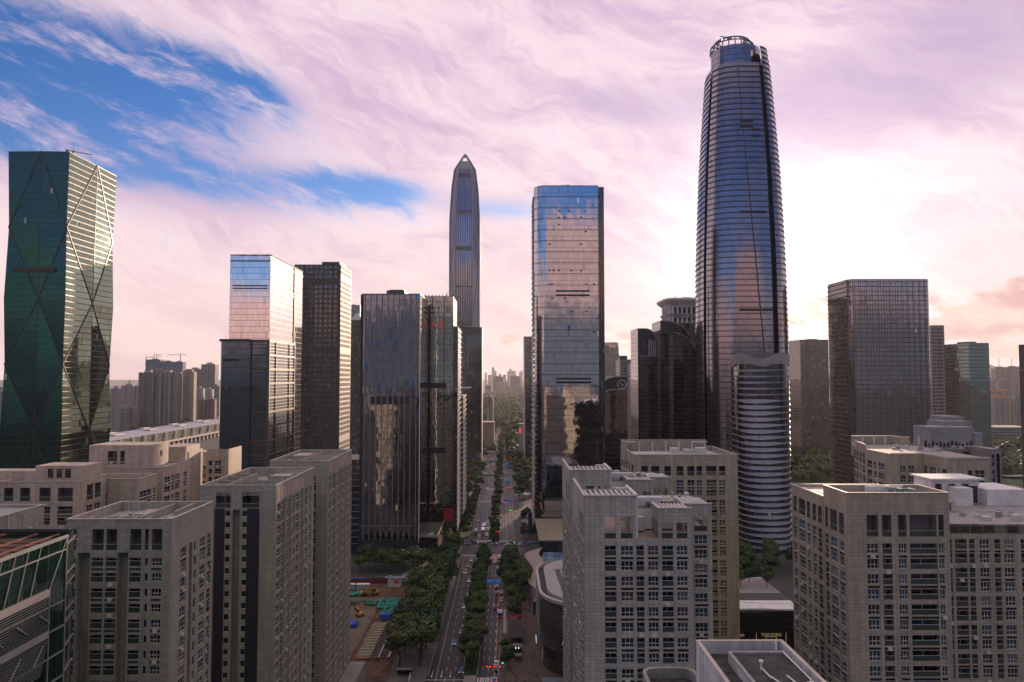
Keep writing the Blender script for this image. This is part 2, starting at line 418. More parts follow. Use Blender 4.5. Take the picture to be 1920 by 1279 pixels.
# ---- A: faceted teal tower on the left
YA = 520
ax0, ax1 = X(16, YA, 284), X(130.5, YA, 284)
aL, aw = ax1 - ax0, 0
ay0, ay1 = YA, YA * 820 / 731.
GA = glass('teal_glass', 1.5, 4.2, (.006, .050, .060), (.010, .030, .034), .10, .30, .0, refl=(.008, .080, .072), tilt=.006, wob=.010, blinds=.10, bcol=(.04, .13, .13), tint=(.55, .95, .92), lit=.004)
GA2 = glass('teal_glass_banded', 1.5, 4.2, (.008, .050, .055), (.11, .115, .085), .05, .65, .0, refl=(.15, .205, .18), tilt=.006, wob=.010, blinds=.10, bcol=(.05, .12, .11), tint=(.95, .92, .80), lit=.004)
A = thing('faceted_tower', 'tall dark teal glass tower folded into big diamond facets at the far left', 'tower', ((ax0 + ax1) / 2, (ay0 + ay1) / 2, 0))
za = [Z(284, YA, 75), Z(425, YA, 75), Z(560, YA, 75), Z(683, YA, 75), Z(815, YA, 75), Z(945, YA, 75), 0]
corner = {'FL': (ax0, ay0), 'FR': (ax1, ay0), 'BR': (ax1, ay1), 'BL': (ax0, ay1)}
cxA, cyA = (ax0 + ax1) / 2, (ay0 + ay1) / 2
def cpt(k, lev):
    x, y = corner[k]; ins = 1.2 if lev % 2 == 1 else 0
    return (x - math.copysign(ins, x - cxA), y - math.copysign(ins, y - cyA), za[lev])
def mpt(k1, k2, lev):
    a, b = corner[k1], corner[k2]; f = .55
    out = .5 if lev % 2 == 0 and lev > 0 else -.6
    nx, ny = b[1] - a[1], -(b[0] - a[0]); L = math.hypot(nx, ny)
    return (a[0] + (b[0] - a[0]) * f + nx / L * out * -1, a[1] + (b[1] - a[1]) * f + ny / L * out * -1, za[lev])
braces = {}
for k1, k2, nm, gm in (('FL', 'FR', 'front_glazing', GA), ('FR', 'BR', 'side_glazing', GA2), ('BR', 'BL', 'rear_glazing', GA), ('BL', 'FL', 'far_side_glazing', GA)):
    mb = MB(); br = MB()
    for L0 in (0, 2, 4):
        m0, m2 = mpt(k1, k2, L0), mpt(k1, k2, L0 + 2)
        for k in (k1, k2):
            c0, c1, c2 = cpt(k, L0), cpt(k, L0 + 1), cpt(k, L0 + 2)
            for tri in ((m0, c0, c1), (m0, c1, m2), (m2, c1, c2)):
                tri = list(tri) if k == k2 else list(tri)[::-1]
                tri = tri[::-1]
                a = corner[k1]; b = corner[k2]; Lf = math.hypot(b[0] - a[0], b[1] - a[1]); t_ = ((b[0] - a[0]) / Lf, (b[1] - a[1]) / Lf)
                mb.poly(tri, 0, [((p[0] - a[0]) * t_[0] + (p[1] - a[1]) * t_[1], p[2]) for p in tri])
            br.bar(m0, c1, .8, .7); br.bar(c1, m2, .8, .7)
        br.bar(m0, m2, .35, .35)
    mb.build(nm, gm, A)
    br.build('diagonal_brace', mat('brace_metal', (.018, .035, .038), .35, .3), A)
mb = MB(); mb.poly([cpt('FL', 0), cpt('FR', 0), cpt('BR', 0), cpt('BL', 0)])
mb.box(cxA - 12, cxA + 12, cyA - 20, cyA + 20, za[0], za[0] + 1.2); mb.build('roof', M['dark_roof'], A)
mb = MB(); mb.box(ax0 + 6, ax1 - 8, ay0 - 1.0, ay0 + 1, Z(510, YA, 75), Z(501, YA, 75)); mb.build('louver_band', mat('vent_band', (.03, .025, .022), .6), A)
crane(A, ax1 - .5, ay0 + 6, za[0], 12, 10, 2.5, -12)

# ---- generic box tower
def box_tower(name, label, px0, px1, pyt, Y, depth, gfront, gside, r=0, corners='1111', crown=None, group=None, cat='tower', roofbox=None, base=0, parapet=1.2, n=5, groof=None):
    x0, x1, z = X(px0, Y, pyt), X(px1, Y, pyt), Z(pyt, Y, (px0 + px1) / 2)
    t = thing(name, label, cat, ((x0 + x1) / 2, Y + depth / 2, base), group)
    pts = rrect(x0, x1, Y, Y + depth, r, n, corners)
    N_ = len(pts)
    fr = MB(); sd_ = MB()
    us = [0]
    for i in range(N_): us.append(us[-1] + math.hypot(pts[(i + 1) % N_][0] - pts[i][0], pts[(i + 1) % N_][1] - pts[i][1]))
    for i in range(N_):
        a, b = pts[i], pts[(i + 1) % N_]
        tgt = fr if abs(b[0] - a[0]) >= abs(b[1] - a[1]) else sd_
        tgt.poly([(a[0], a[1], base), (b[0], b[1], base), (b[0], b[1], z), (a[0], a[1], z)], 0, [(us[i], base), (us[i + 1], base), (us[i + 1], z), (us[i], z)])
    fr.build('front_glazing', gfront, t); sd_.build('side_glazing', gside, t)
    rf = MB(); rf.poly([(p[0], p[1], z - parapet) for p in pts]); rf.build('roof', M['dark_roof'], t)
    if roofbox:
        for (fx0, fx1, fy0, fy1, h) in roofbox:
            b_ = MB(); b_.box(x0 + (x1 - x0) * fx0, x0 + (x1 - x0) * fx1, Y + depth * fy0, Y + depth * fy1, z - parapet, z + h)
            b_.build('plant_room', M['steel'], t)
    t['dims'] = (x0, x1, z)
    return t, x0, x1, z

# ---- G: bright reflecting tower with the framed lower block
GG = glass('mirror_glass', 1.6, 4.2, (.035, .04, .05), (.05, .05, .055), .07, .22, 0, refl=(.72, .70, .72), tilt=.003, wob=.012, blinds=.015, tint=(1, .98, .97))
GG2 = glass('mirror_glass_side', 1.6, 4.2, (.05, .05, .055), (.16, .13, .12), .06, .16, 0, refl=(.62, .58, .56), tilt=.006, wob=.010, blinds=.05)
G, gx0, gx1, gz = box_tower('mirror_tower', 'glass tower mirroring pale clouds, rising behind the lower brown framed block', 432, 508, 480, 530, 83, GG, GG2)
mb = MB()
for z_ in (Z(490, 530, 470),): mb.box(gx0 - .15, gx1 + .15, 530 - .25, 530 + 83.2, z_, z_ + .7)
for z_ in (Z(537, 530, 470), Z(542, 530, 470)): mb.box(gx0 + 2, gx1 - 2, 530 - .2, 530, z_, z_ + .9)
for (ya, yb) in ((536, 545), (549, 574), (577, 590), (594, 606)):
    for z_ in (Z(537, 530, 470), Z(542, 530, 470)): mb.box(gx1 - .05, gx1 + .2, ya, yb, z_, z_ + 1.1)
mb.each('louver_band', M['steel'], G)
mb = MB(); mb.box(gx1 - .1, gx1 + .5, 588, 590.5, 0, gz + .5); mb.build('dark_joint', M['black'], G)  # plain black strip set on the side glazing
mb = MB()
for (a, b) in (((gx0, 530), (gx1, 530)), ((gx1, 530), (gx1, 613))):
    mb.bar((a[0], a[1], gz + .6), (b[0], b[1], gz + .6), .6, .8)
for k in range(9): mb.box(gx0 + 2 + k * 2.8, gx0 + 3.6 + k * 2.8, 533, 540, gz - 1, gz + .5 + .6 * (k % 3))
mb.build('roof_rail', mat('rust_brown', (.16, .09, .06), .7), G)
PG = glass('podium_glass', 1.5, 4.2, (.008, .018, .026), (.03, .035, .04), .08, .2, 0, refl=(.10, .14, .175), tilt=.01, wob=.02, blinds=.14)
PF, fx0, fx1, fz = box_tower('framed_office_block', 'brown framed glass block with a dark blue glass wing, lower part before the mirror tower', 470, 504.5, 637, 505, 60, PG, PG)
frame = mat('brown_frame', (.085, .062, .055), .5, .2)
mb = MB()
zb = [fz - 9.6 * k for k in range(16)]
for z_ in zb: mb.box(fx0 - .2, fx1 + .45, 505 - .6, 505, z_ - 1.5, z_)
for z_ in zb: mb.box(fx1, fx1 + .6, 505 - .6, 565, z_ - 1.5, z_)
for x_ in (fx0, fx1 - .9): mb.box(x_ - .2, x_ + .9, 505 - .75, 505 - .01, 0, fz - .01)
for y_ in (504.3, 519, 551, 564): mb.box(fx1 + .01, fx1 + .75, y_, y_ + 1.2, 0, fz - .01)
for k in range(15):
    for q in (3.0, 5.6): mb.box(fx0, fx1 + .25, 505 - .3, 505 - .01, fz - 9.6 * k - q - .35, fz - 9.6 * k - q)
    for q in (3.2, 5.4, 7.6): mb.box(fx1 + .01, fx1 + .3, 505, 565, fz - 9.6 * k - q - .45, fz - 9.6 * k - q)
mb.build('facade_frame', frame, PF)
mb = MB(); wx0, wx1 = X(412, 503, 640), X(470, 503, 640); wz = Z(636, 503, 440)
mb.prism(rrect(wx0, wx1 - .1, 503, 556, 3, 4, '1000'), 0, wz, 0, mcap=1); mb.build('glass_wing', [PG, M['dark_roof']], PF)
mb = MB(); mb.box(wx0 - .2, wx1, 502.7, 503, wz - 1.6, wz + .1); mb.box(wx0 + 3, wx1 - 8, 502.7, 503, Z(677, 503, 440), Z(673, 503, 440)); mb.each('louver_band', M['black'], PF)

# ---- H: black grid tower with lit side
H = thing('grid_tower', 'black tower with a deep square window grid and a sunlit side, behind the mirror tower', 'tower', (X(600, 850), 878, 0))
HY, HD = 850, 57
hx0, hx1, hz_ = X(552, HY, 496), X(639.5, HY, 496), Z(496, HY, 600)
gdark = glass('dark_pane', 30, 30, (.012, .022, .026), mu=0, mv=0, ior=1.9, tilt=.0, wob=.014, blinds=0)
gdark2 = glass('dark_pane_small', 1.7, 1.9, (.014, .030, .034), (.03, .035, .035), mu=.08, mv=.08, ior=1.9, tilt=.012, wob=.012, blinds=.12, lit=.01)
def grid_wall(mb, O, U, Wd, z0, z1, cols, fh, hw, dep, skip=()):
    """wall with punched openings on a grid: returns the openings (u0,u1,v0,v1)"""
    N = (U[1], -U[0]); ops = []
    P = lambda u, v, d=0: (O[0] + U[0] * u - N[0] * d, O[1] + U[1] * u - N[1] * d, v)
    def q(u0, u1, v0, v1): mb.poly([P(u0, v0), P(u1, v0), P(u1, v1), P(u0, v1)], 0, [(u0, v0), (u1, v0), (u1, v1), (u0, v1)])
    v = z1; rows = []
    while v - fh > z0: rows.append((v - fh + (fh - hw) / 2, v - (fh - hw) / 2)); v -= fh
    prev = z1
    for k, (a, b) in enumerate(rows):
        q(0, Wd, b, prev); prev = a
        if k in skip: q(0, Wd, a, b); continue
        u = 0
        for (c0, c1) in cols:
            q(u, c0, a, b); u = c1
            mb.poly([P(c0, a), P(c1, a), P(c1, a, dep), P(c0, a, dep)]); mb.poly([P(c0, b, dep), P(c1, b, dep), P(c1, b), P(c0, b)])
            mb.poly([P(c0, a, dep), P(c0, b, dep), P(c0, b), P(c0, a)]); mb.poly([P(c1, a), P(c1, b), P(c1, b, dep), P(c1, a, dep)])
            ops.append((c0, c1, a, b))
        q(u, Wd, a, b)
    q(0, Wd, z0, prev)
    return ops, P
def grid_tower_face(t, nm, wallm, O, U, Wd, z0, z1, cols, fh, hw, dep, skip=(), nwin=0):
    mb = MB(); ops, P = grid_wall(mb, O, U, Wd, z0, z1, cols, fh, hw, dep, skip)
    mb.build(nm, wallm, t)
    rest = MB(); k = 0
    for (c0, c1, a, b) in ops:
        w = MB() if k < nwin else rest
        w.poly([P(c0, a, dep), P(c1, a, dep), P(c1, b, dep), P(c0, b, dep)])
        if k < nwin: w.build('window', gdark2, t)
        k += 1
    if rest.f: setk(rest.build('windows', gdark2, t), 'stuff')
pc = hx1 - hx0
cols = []
u = 1.7
while u + 4.1 < pc: cols.append((u, u + 3.8)); u += 4.75 if len(cols) % 2 else 6.1
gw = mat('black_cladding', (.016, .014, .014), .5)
gws = mat('sunlit_side_cladding', (.34, .26, .22), .55)  # sunlight on this side is put into the pale cladding colour
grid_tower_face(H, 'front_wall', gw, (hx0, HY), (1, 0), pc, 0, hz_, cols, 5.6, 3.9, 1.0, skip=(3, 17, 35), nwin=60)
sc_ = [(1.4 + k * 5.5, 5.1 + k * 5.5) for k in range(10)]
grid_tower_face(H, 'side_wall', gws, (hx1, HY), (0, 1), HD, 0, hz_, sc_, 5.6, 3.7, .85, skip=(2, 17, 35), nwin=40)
mb = MB(); mb.poly([(hx0, HY + HD, 0), (hx0, HY, 0), (hx0, HY, hz_), (hx0, HY + HD, hz_)]); mb.poly([(hx1, HY + HD, 0), (hx0, HY + HD, 0), (hx0, HY + HD, hz_), (hx1, HY + HD, hz_)]); mb.build('rear_wall', gw, H)
mb = MB(); mb.poly([(hx0, HY, hz_ - .02), (hx1, HY, hz_ - .02), (hx1, HY + HD, hz_ - .02), (hx0, HY + HD, hz_ - .02)]); mb.build('roof', M['dark_roof'], H)
mb = MB(); mb.box(X(600, 858), X(634, 858), 858, 890, hz_ - .02, Z(491, 858, 610)); mb.build('plant_room', gw, H)

# ---- I: stepped grey tower in the gap
GI = glass('slate_glass', 1.6, 4, (.035, .05, .065), (.05, .06, .07), .2, .3, 0, ior=1.9, blinds=.1)
I_, ix0, ix1, iz = box_tower('stepped_tower', 'slate grey tower with a stepped pointed roof, in the gap beside the black grid tower', 657, 678, 600, 1000, 40, GI, GI)
mb = MB(); c = (ix0 + ix1) / 2
mb.box(ix0 - 3, c + 2, 1018, 1038, iz - 3, Z(572, 1018, 660)); mb.loft([[(ix0, 1000, iz), (ix1, 1000, iz), (ix1, 1017, iz), (ix0, 1017, iz)], [(c - 1, 1008, iz + 10), (c + 1, 1008, iz + 10), (c + 1, 1010, iz + 10), (c - 1, 1010, iz + 10)]])
mb.build('stepped_crown', M['grey_metal'], I_)
crane(I_, X(664, 1025), 1025, Z(572, 1018, 660), 9, 0, 1.5, -14)

# ---- J: glass tower with vertical light mullions, closest on the left kerb
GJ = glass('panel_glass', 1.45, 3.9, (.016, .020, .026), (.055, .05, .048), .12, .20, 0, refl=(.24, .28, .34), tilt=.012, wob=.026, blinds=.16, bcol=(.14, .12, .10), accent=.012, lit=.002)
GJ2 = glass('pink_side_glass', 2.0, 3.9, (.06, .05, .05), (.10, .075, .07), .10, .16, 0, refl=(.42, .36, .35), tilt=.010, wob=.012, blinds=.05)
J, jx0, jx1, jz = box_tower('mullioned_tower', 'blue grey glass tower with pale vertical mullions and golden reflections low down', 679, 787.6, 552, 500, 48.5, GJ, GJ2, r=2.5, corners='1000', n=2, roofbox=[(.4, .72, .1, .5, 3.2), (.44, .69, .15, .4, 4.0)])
mb = MB(); wJ = jx1 - jx0
z741, z757, z1000 = Z(743, 500, 730), Z(758, 500, 730), Z(998, 500, 730)
us_ = [.055 + k * .0985 for k in range(10)]
mu_ = mat('pale_mullion', (.20, .18, .175), .5, .3)
for f in us_: mb.box(jx0 + wJ * f - .28, jx0 + wJ * f + .28, 500 - .5, 500 - .01, Z(1012, 500, 730), jz + .4)
mb.box(jx0, jx1 + .1, 500 - .3, 500 - .02, jz - .5, jz + .5)
for f0, f1 in zip(us_[2:8], us_[3:9]):
    a, b = jx0 + wJ * f0, jx0 + wJ * f1; c = (a + b) / 2
    mb.bar((a, 499.8, z1000 - 3.5), (c, 499.8, z1000 + 3.5), .45, .2); mb.bar((c, 499.8, z1000 + 3.5), (b, 499.8, z1000 - 3.5), .45, .2)
mb.bar((jx0, 499.8, z1000 + 4), (jx1, 499.8, z1000 + 4), .3, .5)
mb.build('mullion', mu_, J)
mb = MB()
for f0, f1 in zip(us_[1:8], us_[2:9]): mb.box(jx0 + wJ * f0 + .5, jx0 + wJ * f1 - .5, 499.85, 500.05, z757, z741)
mb.box(jx0 - 1, jx0 + .8, 500.5, 503, 0, jz); mb.each('louver_band', M['black'], J)
mb = MB(); mb.bar((jx1 + .1, 499.9, 10), (jx1 + .1, 499.9, jz + .6), .35); mb.bar((jx1, 499.9, jz + .4), (jx1, 548.5, jz + .4), .5, .7); mb.build('corner_trim', M['white_metal'], J)
# podium with a roof garden on its street side
px1_ = X(821, 508, 1000); zpod = Z(1006, 508, 810)
mb = MB(); mb.box(jx1, px1_, 505, 560, 0, zpod, 0, 2); mb.box(jx0 - 1, jx1 - .2, 499.0, 499.8, 0, Z(1012, 500, 730), 1)
mb.build('podium', [glass('podium_dark', 2.4, 4.5, (.012, .012, .013), (.03, .03, .03), .2, .5, 0, ior=1.6), M['black'], M['dark_roof']], J)
mb = MB(); mb.bar((px1_, 505, zpod + .8), (px1_, 560, zpod + .8), .5, 1.8); mb.bar((jx1, 505, zpod + .8), (px1_, 505, zpod + .8), .4, 1.6)
for k in range(14): mb.box(px1_ - .05, px1_ + .35, 506 + k * 4, 507.2 + k * 4, 1, zpod - 1)
mb.build('podium_parapet', mat('bronze_trim', (.32, .24, .19), .5), J)

o = thing('dark_low_block', 'low dark glass block with pale floor lines in the gap left of the mullioned tower', 'building', (jx0 - 14, 545, 0))
MB().box(X(600, 525), jx0 - 3.5, 525, 560, 0, Z(862, 525, 668), 0, 1).build('glazing', [PG, M['dark_roof']], o)
mb = MB()
for k in range(13): mb.box(X(600, 525), jx0 - 3.4, 524.7, 524.99, 4 + k * 4.4, 4.45 + k * 4.4)
mb.build('floor_line', M['grey_metal'], o)
# ---- K: taller glass tower behind J, with saw-tooth crown
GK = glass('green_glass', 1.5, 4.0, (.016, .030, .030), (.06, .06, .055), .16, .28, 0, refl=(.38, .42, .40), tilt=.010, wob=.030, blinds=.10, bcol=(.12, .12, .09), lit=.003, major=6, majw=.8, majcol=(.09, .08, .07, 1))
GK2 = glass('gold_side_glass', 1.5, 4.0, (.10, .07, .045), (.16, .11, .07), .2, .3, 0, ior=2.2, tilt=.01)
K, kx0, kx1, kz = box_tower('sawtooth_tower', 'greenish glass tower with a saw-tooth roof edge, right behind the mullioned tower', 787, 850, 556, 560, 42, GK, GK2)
mb = MB()
for k in range(9):
    x_ = kx0 + 3 + k * 2.6
    mb.poly([(x_, 559.8, kz), (x_ + 2.4, 559.8, kz), (x_ + 1.2, 559.8, kz + 1.3)]); mb.poly([(x_ + 2.4, 562, kz), (x_, 562, kz), (x_ + 1.2, 562, kz + 1.3)])
    mb.poly([(x_, 559.8, kz), (x_ + 1.2, 559.8, kz + 1.3), (x_ + 1.2, 562, kz + 1.3), (x_, 562, kz)]); mb.poly([(x_ + 1.2, 559.8, kz + 1.3), (x_ + 2.4, 559.8, kz), (x_ + 2.4, 562, kz), (x_ + 1.2, 562, kz + 1.3)])
mb.build('sawtooth_crown', M['grey_metal'], K)
mb = MB(); mb.bar((X(839, 561), 561, kz), (X(839, 561), 561, kz + 5), .25); mb.bar((X(837, 561), 561, kz), (X(837, 561), 561, kz + 3), .6); mb.each('antenna', M['red'], K)
mb = MB(); recess_lines(mb, kx0 + 4, X(836, 560), 560, (Z(728, 560, 820), Z(850, 560, 820)), 4.0); recess_lines(mb, X(806, 560), X(812, 560), 560, (Z(579, 560, 810), Z(588, 560, 810)), 1.0); recess_lines(mb, X(820, 560), X(823, 560), 560, (Z(579, 560, 810),), 1.0)
mb.each('louver_band', M['black'], K)
# two red characters on the glass
def hanzi(strokes, x, z, s, y, mb):
    for (a, b, c, d) in strokes: mb.bar((x + a * s, y, z + b * s), (x + c * s, y, z + d * s), .12 * s, .3)
mb = MB(); zc = Z(615, 560, 815)
hanzi([(0, .72, 1, .72), (.5, 1, .5, .72), (.45, .72, .1, 0), (.45, .72, .9, 0), (.2, .4, .8, .4)], X(807, 560), zc, 4.6, 559.8, mb)
hanzi([(0, .95, 1, .95), (.2, .75, .8, .75), (.2, .5, .8, .5), (.2, .75, .2, .1), (.8, .75, .8, .1), (.2, .3, .8, .3), (0, .1, 1, .1), (.5, 1, .5, .1)], X(821, 560), zc, 4.6, 559.8, mb)
mb.build('sign_lettering', mat('sign_red', (.5, .03, .03), .5, emit=(.6, .03, .02), es=.35), K)
# white finned lower slab on the street side of K
kfx0, kfx1 = kx1 - 2, X(868, 566, 800)
K2 = thing('finned_annex', 'pink lit annex with slanting white fins down its street side, below the saw-tooth tower', 'building', ((kfx0 + kfx1) / 2, 600, 0))
mb = MB(); zK = Z(612, 562, 852); mb.box(kx1 + .1, X(857.5, 562), 562, 604, 0, zK, 0, 1); zK2 = Z(742, 600, 862); mb.box(kx1 + .1, X(868, 606), 606, 650, 0, zK2, 0, 1)
GKF = glass('annex_glass', 1.5, 4.0, (.03, .03, .03), (.10, .08, .07), .1, .5, 0, ior=2.0)
mb.build('annex_wall', [GKF, M['roof']], K2)
mb = MB(); fin = mat('white_fin', (.62, .55, .52), .5)
for z_ in range(6, int(zK), 4): mb.bar((X(857.5, 562) + .2, 560, z_), (X(857.5, 562) + .3, 604, z_ + 1.6), .9, .35)
for z_ in range(6, int(zK2), 4): mb.bar((X(868, 606) + .2, 604.5, z_), (X(868, 606) + .3, 650, z_ + 2.2), .9, .4)
mb.bar((X(857.5, 562) + .2, 561.9, 0), (X(857.5, 562) + .2, 561.9, zK + .5), .5); mb.bar((X(868, 606) - 6, 607, zK2 + 6), (X(868, 606) + 5, 640, zK2 + 6), .5, 1.0)
mb.build('slanting_fin', fin, K2)
o = MB().box(X(832, 556, 960), X(850, 556, 960), 555.4, 556.2, Z(977, 556, 840), Z(953, 556, 840)).build('advertising_board', mat('billboard_red', (.42, .015, .03), .5))
tag(o, 'large plain red advertising board at the foot of the saw-tooth tower', 'billboard')
# dark podium of K
o = MB().box(X(803, 555, 960), X(848, 555, 960), 556.6, 559.9, 0, Z(945, 556, 840)); o = o.build('shop_podium', glass('shop_dark', 2.5, 4, (.015, .012, .012), (.03, .03, .03), .15, .5, 0, ior=1.6))
o.parent = K; o.location = -world_loc(K); 

# ---- L: lower tower in front of the needle
GL = glass('petrol_glass', 1.5, 4.2, (.020, .034, .040), (.04, .05, .055), .16, .25, 0, refl=(.18, .24, .27), tilt=.006, wob=.028, blinds=.12, lit=.005, tint=(.9, 1, 1))
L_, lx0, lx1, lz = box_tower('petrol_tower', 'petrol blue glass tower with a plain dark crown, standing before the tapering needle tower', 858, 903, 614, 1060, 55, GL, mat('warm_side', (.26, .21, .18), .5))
mb = MB(); mb.box(lx0 - .3, lx1 + .3, 1059.4, 1059.99, Z(629, 1060, 880), lz + .4); mb.bar((X(872.5, 1059.5), 1059.5, 40), (X(872.5, 1059.5), 1059.5, Z(630, 1060, 880)), 1.6); mb.box(lx0 - .3, lx1, 1059.3, 1059.9, Z(696, 1060, 880), Z(691, 1060, 880)); mb.build('crown_band', mat('slate_band', (.045, .055, .06), .5), L_)
mb = MB(); mb.bar((lx1 + .3, 1059.3, 0), (lx1 + .3, 1059.3, lz + .5), 1.0); mb.build('corner_trim', mat('tan_trim', (.45, .34, .27), .5), L_)

# ---- needle: very tall tapering tower far down the avenue
YP = 1590
ncx = X(871.5, YP + 30, 600); npp = 1400 / (YP + 30)
NP = thing('needle_tower', 'very tall tapering steel and glass skyscraper with a pyramid tip, farthest down the avenue', 'skyscraper', (ncx, YP + 30, 0))
def nz(py): return Z(py, YP + 10, 871)
prof = [(706, 29.5), (620, 31), (500, 32), (411, 31.8), (350, 27.5), (317, 22.5)]
GNb = glass('needle_glass', 4.3, 4.5, (.028, .042, .062), (.025, .025, .03), 1.35, .35, 0, refl=(.22, .26, .35), tilt=.008, wob=.022, blinds=.05)
GNw = glass('needle_wing_glass', 4.3, 4.5, (.035, .042, .055), (.04, .04, .05), .9, .35, 0, refl=(.14, .18, .26), tilt=.008, wob=.02, blinds=.05)
rings = []; 
lv = [(0, 29)] + [(nz(p), w) for p, w in prof]
cyN = YP + 30
def nring(z, w):
    a, b = w, w * .56
    return [(ncx + x_, cyN + y_, z) for x_, y_ in ((-b, -a), (b, -a), (b * 1.08, -a * .93), (a * .93, -b * 1.08), (a, -b), (a, b), (a * .93, b * 1.08), (b * 1.08, a * .93), (b, a), (-b, a), (-b * 1.08, a * .93), (-a * .93, b * 1.08), (-a, b), (-a, -b), (-a * .93, -b * 1.08), (-b * 1.08, -a * .93))]
rings = [nring(z, w) for z, w in lv]
tip = nz(286)
mb = MB(); mb.loft(rings, mf=lambda i, k: 0 if i in (0, 4, 8, 12) else 1, cap=False); mb.build('shaft', [GNb, GNw], NP)
mb = MB(); mb.loft([nring(lv[-1][0], 22.5), nring(nz(300), 11.5)], cap=True); mb.build('pyramid_tip', GNw, NP)
stone = mat('needle_steel', (.20, .22, .27), .35, .6)
mb = MB()
for sx_ in (-1, 1):
    for (axis) in ('f', 's', 'b'):
        prev = None
        for z, w in lv + [(nz(300), 11.5), (tip, 2.0)]:
            off = w * .56 + .6
            p = {'f': (ncx + sx_ * off, cyN - w - .4, z), 's': (ncx + w + .4, cyN + sx_ * off, z), 'b': (ncx - w - .4, cyN + sx_ * off, z)}[axis]
            if prev: mb.bar(prev, p, 2.1, 1.8)
            prev = p
mb.loft([nring(nz(290), 4.6), nring(tip + 3, 1.0)], cap=True)
mb.bar((ncx - 9, cyN - 9, nz(300)), (ncx - 3, cyN - 3, nz(290)), 1.3); mb.bar((ncx + 9, cyN - 9, nz(300)), (ncx + 3, cyN - 3, nz(290)), 1.3)
for sx_ in (-1, 1):
    mb.bar((ncx + sx_ * 31.2, cyN - 20, nz(500)), (ncx + sx_ * 20, cyN - 31.6, nz(411)), 1.0); mb.bar((ncx + sx_ * 20, cyN - 31, nz(610)), (ncx + sx_ * 31.2, cyN - 20, nz(500)), 1.0)
mb.build('steel_column', stone, NP)
mb = MB()
for pa, pb in ((333, 327), (401, 396), (471, 464), (540, 537), (612, 603)):
    w = 24.5 if pa < 340 else 32.2
    mb.box(ncx - w * .52, ncx + w * .52, cyN - w - .5, cyN - w + 1.0, nz(pa), nz(pb))
mb.each('plant_floor_band', mat('needle_dark', (.03, .03, .035), .5), NP)

# ---- N: thin dark tower right of the avenue, far
GNt = glass('far_teal_glass', 1.6, 4, (.02, .035, .04), (.05, .06, .06), .2, .4, 0, ior=2.2, blinds=.1, lit=.004)
N_, nx0, nx1, nzz = box_tower('slim_tower', 'slim dark tower peeking out left of the big rounded glass tower', 984, 1010, 631, 1010, 60, GNt, mat('slim_side', (.05, .055, .06), .4))
mb = MB(); 
for z_ in range(8, int(nzz), 5): mb.box(nx0 - .9, nx0 - .01, 1011, 1068, z_, z_ + 2.2)
mb.bar((nx0 - .2, 1009.6, 0), (nx0 - .2, 1009.6, nzz + .3), 1.0)
mb.build('white_ledge', fin, N_)

# ---- O: rounded glass tower in the middle
YO = 571
GO = glass('curved_mirror_glass', 1.9, 4.3, (.018, .030, .046), (.02, .025, .03), .07, .16, 0, refl=(.50, .52, .56), tilt=.0025, wob=.030, blinds=.015, tint=(.97, 1, 1), accent=.0015, lit=.002)
GOs = glass('slot_glass', 1.6, 4.3, (.02, .03, .03), (.03, .035, .035), .5, .3, 0, ior=1.9, blinds=.1)
O, ox0, ox1, oz = box_tower('rounded_mirror_tower', 'big rounded glass tower mirroring blue sky and pink clouds, right of the avenue', 1002, 1121, 348, YO, 52, GO, GO, r=9, corners='1001', n=8)
mb = MB(); sx1 = X(1131, YO + 6, 348); mb.box(ox1, sx1, YO + 2.5, YO + 50, 0, oz - .4, 0, 1); mb.build('recessed_slot', [GOs, M['dark_roof']], O)
mb = MB(); k = 0
z_ = oz - 8.6
fp = rrect(ox0 - .22, ox1 + .22, YO - .22, YO + 52.2, 9, 8, '1001')
while z_ > 8:
    mb.prism(fp, z_, z_ + .35, 0, mcap=0); z_ -= 8.6
mb.build('floor_ledge', mat('ledge_dark', (.03, .032, .035), .4, .4), O)
mb = MB()
recess_lines(mb, X(1043, YO), X(1107, YO), YO, (Z(547, YO, 1070), Z(555, YO, 1070)), 1.2)
recess_lines(mb, X(1043, YO), X(1109, YO), YO, (Z(712, YO, 1070), Z(719, YO, 1070)), 1.4)
rr = random.Random(5)
for (a, y_) in ((1029, 507), (1037, 507), (1047, 507), (1070, 507), (1089, 507), (1029, 533), (1034, 533), (1099, 533), (1113, 533), (1034, 559), (1058, 559), (1071, 584), (1099, 584), (1029, 458), (1089, 458), (1047, 421), (1098, 434), (1113, 622), (1047, 408), (1058, 408), (1089, 408), (1048, 396), (1067, 396)):
    recess_lines(mb, X(a, YO), X(a + 4, YO), YO, (Z(y_ + 1.5, YO, a),), 1.1)
mb.each('open_vent', M['black'], O)
mb = MB(); z_ = 6
while z_ < oz - 4:
    mb.box(ox0 - .9, ox0 - .01, YO + 10, YO + 43, z_, z_ + 1.9); z_ += 4.3
mb.build('sun_fin', fin, O)
mb = MB(); mb.prism(rrect(ox0 + .3, ox1, YO + .3, YO + 52, 9, 8, '1001'), oz - .6, oz + .3); mb.box(X(1047, 590), X(1068, 590), 585, 600, oz, oz + 1.3); mb.build('roof_edge', M['steel'], O)
crane(O, X(1056, 580), 582, oz + .3, 6, 20, 1.2, 22); crane(O, X(1123, 590), 592, oz - .4, 3, 150, 2.0, 30)
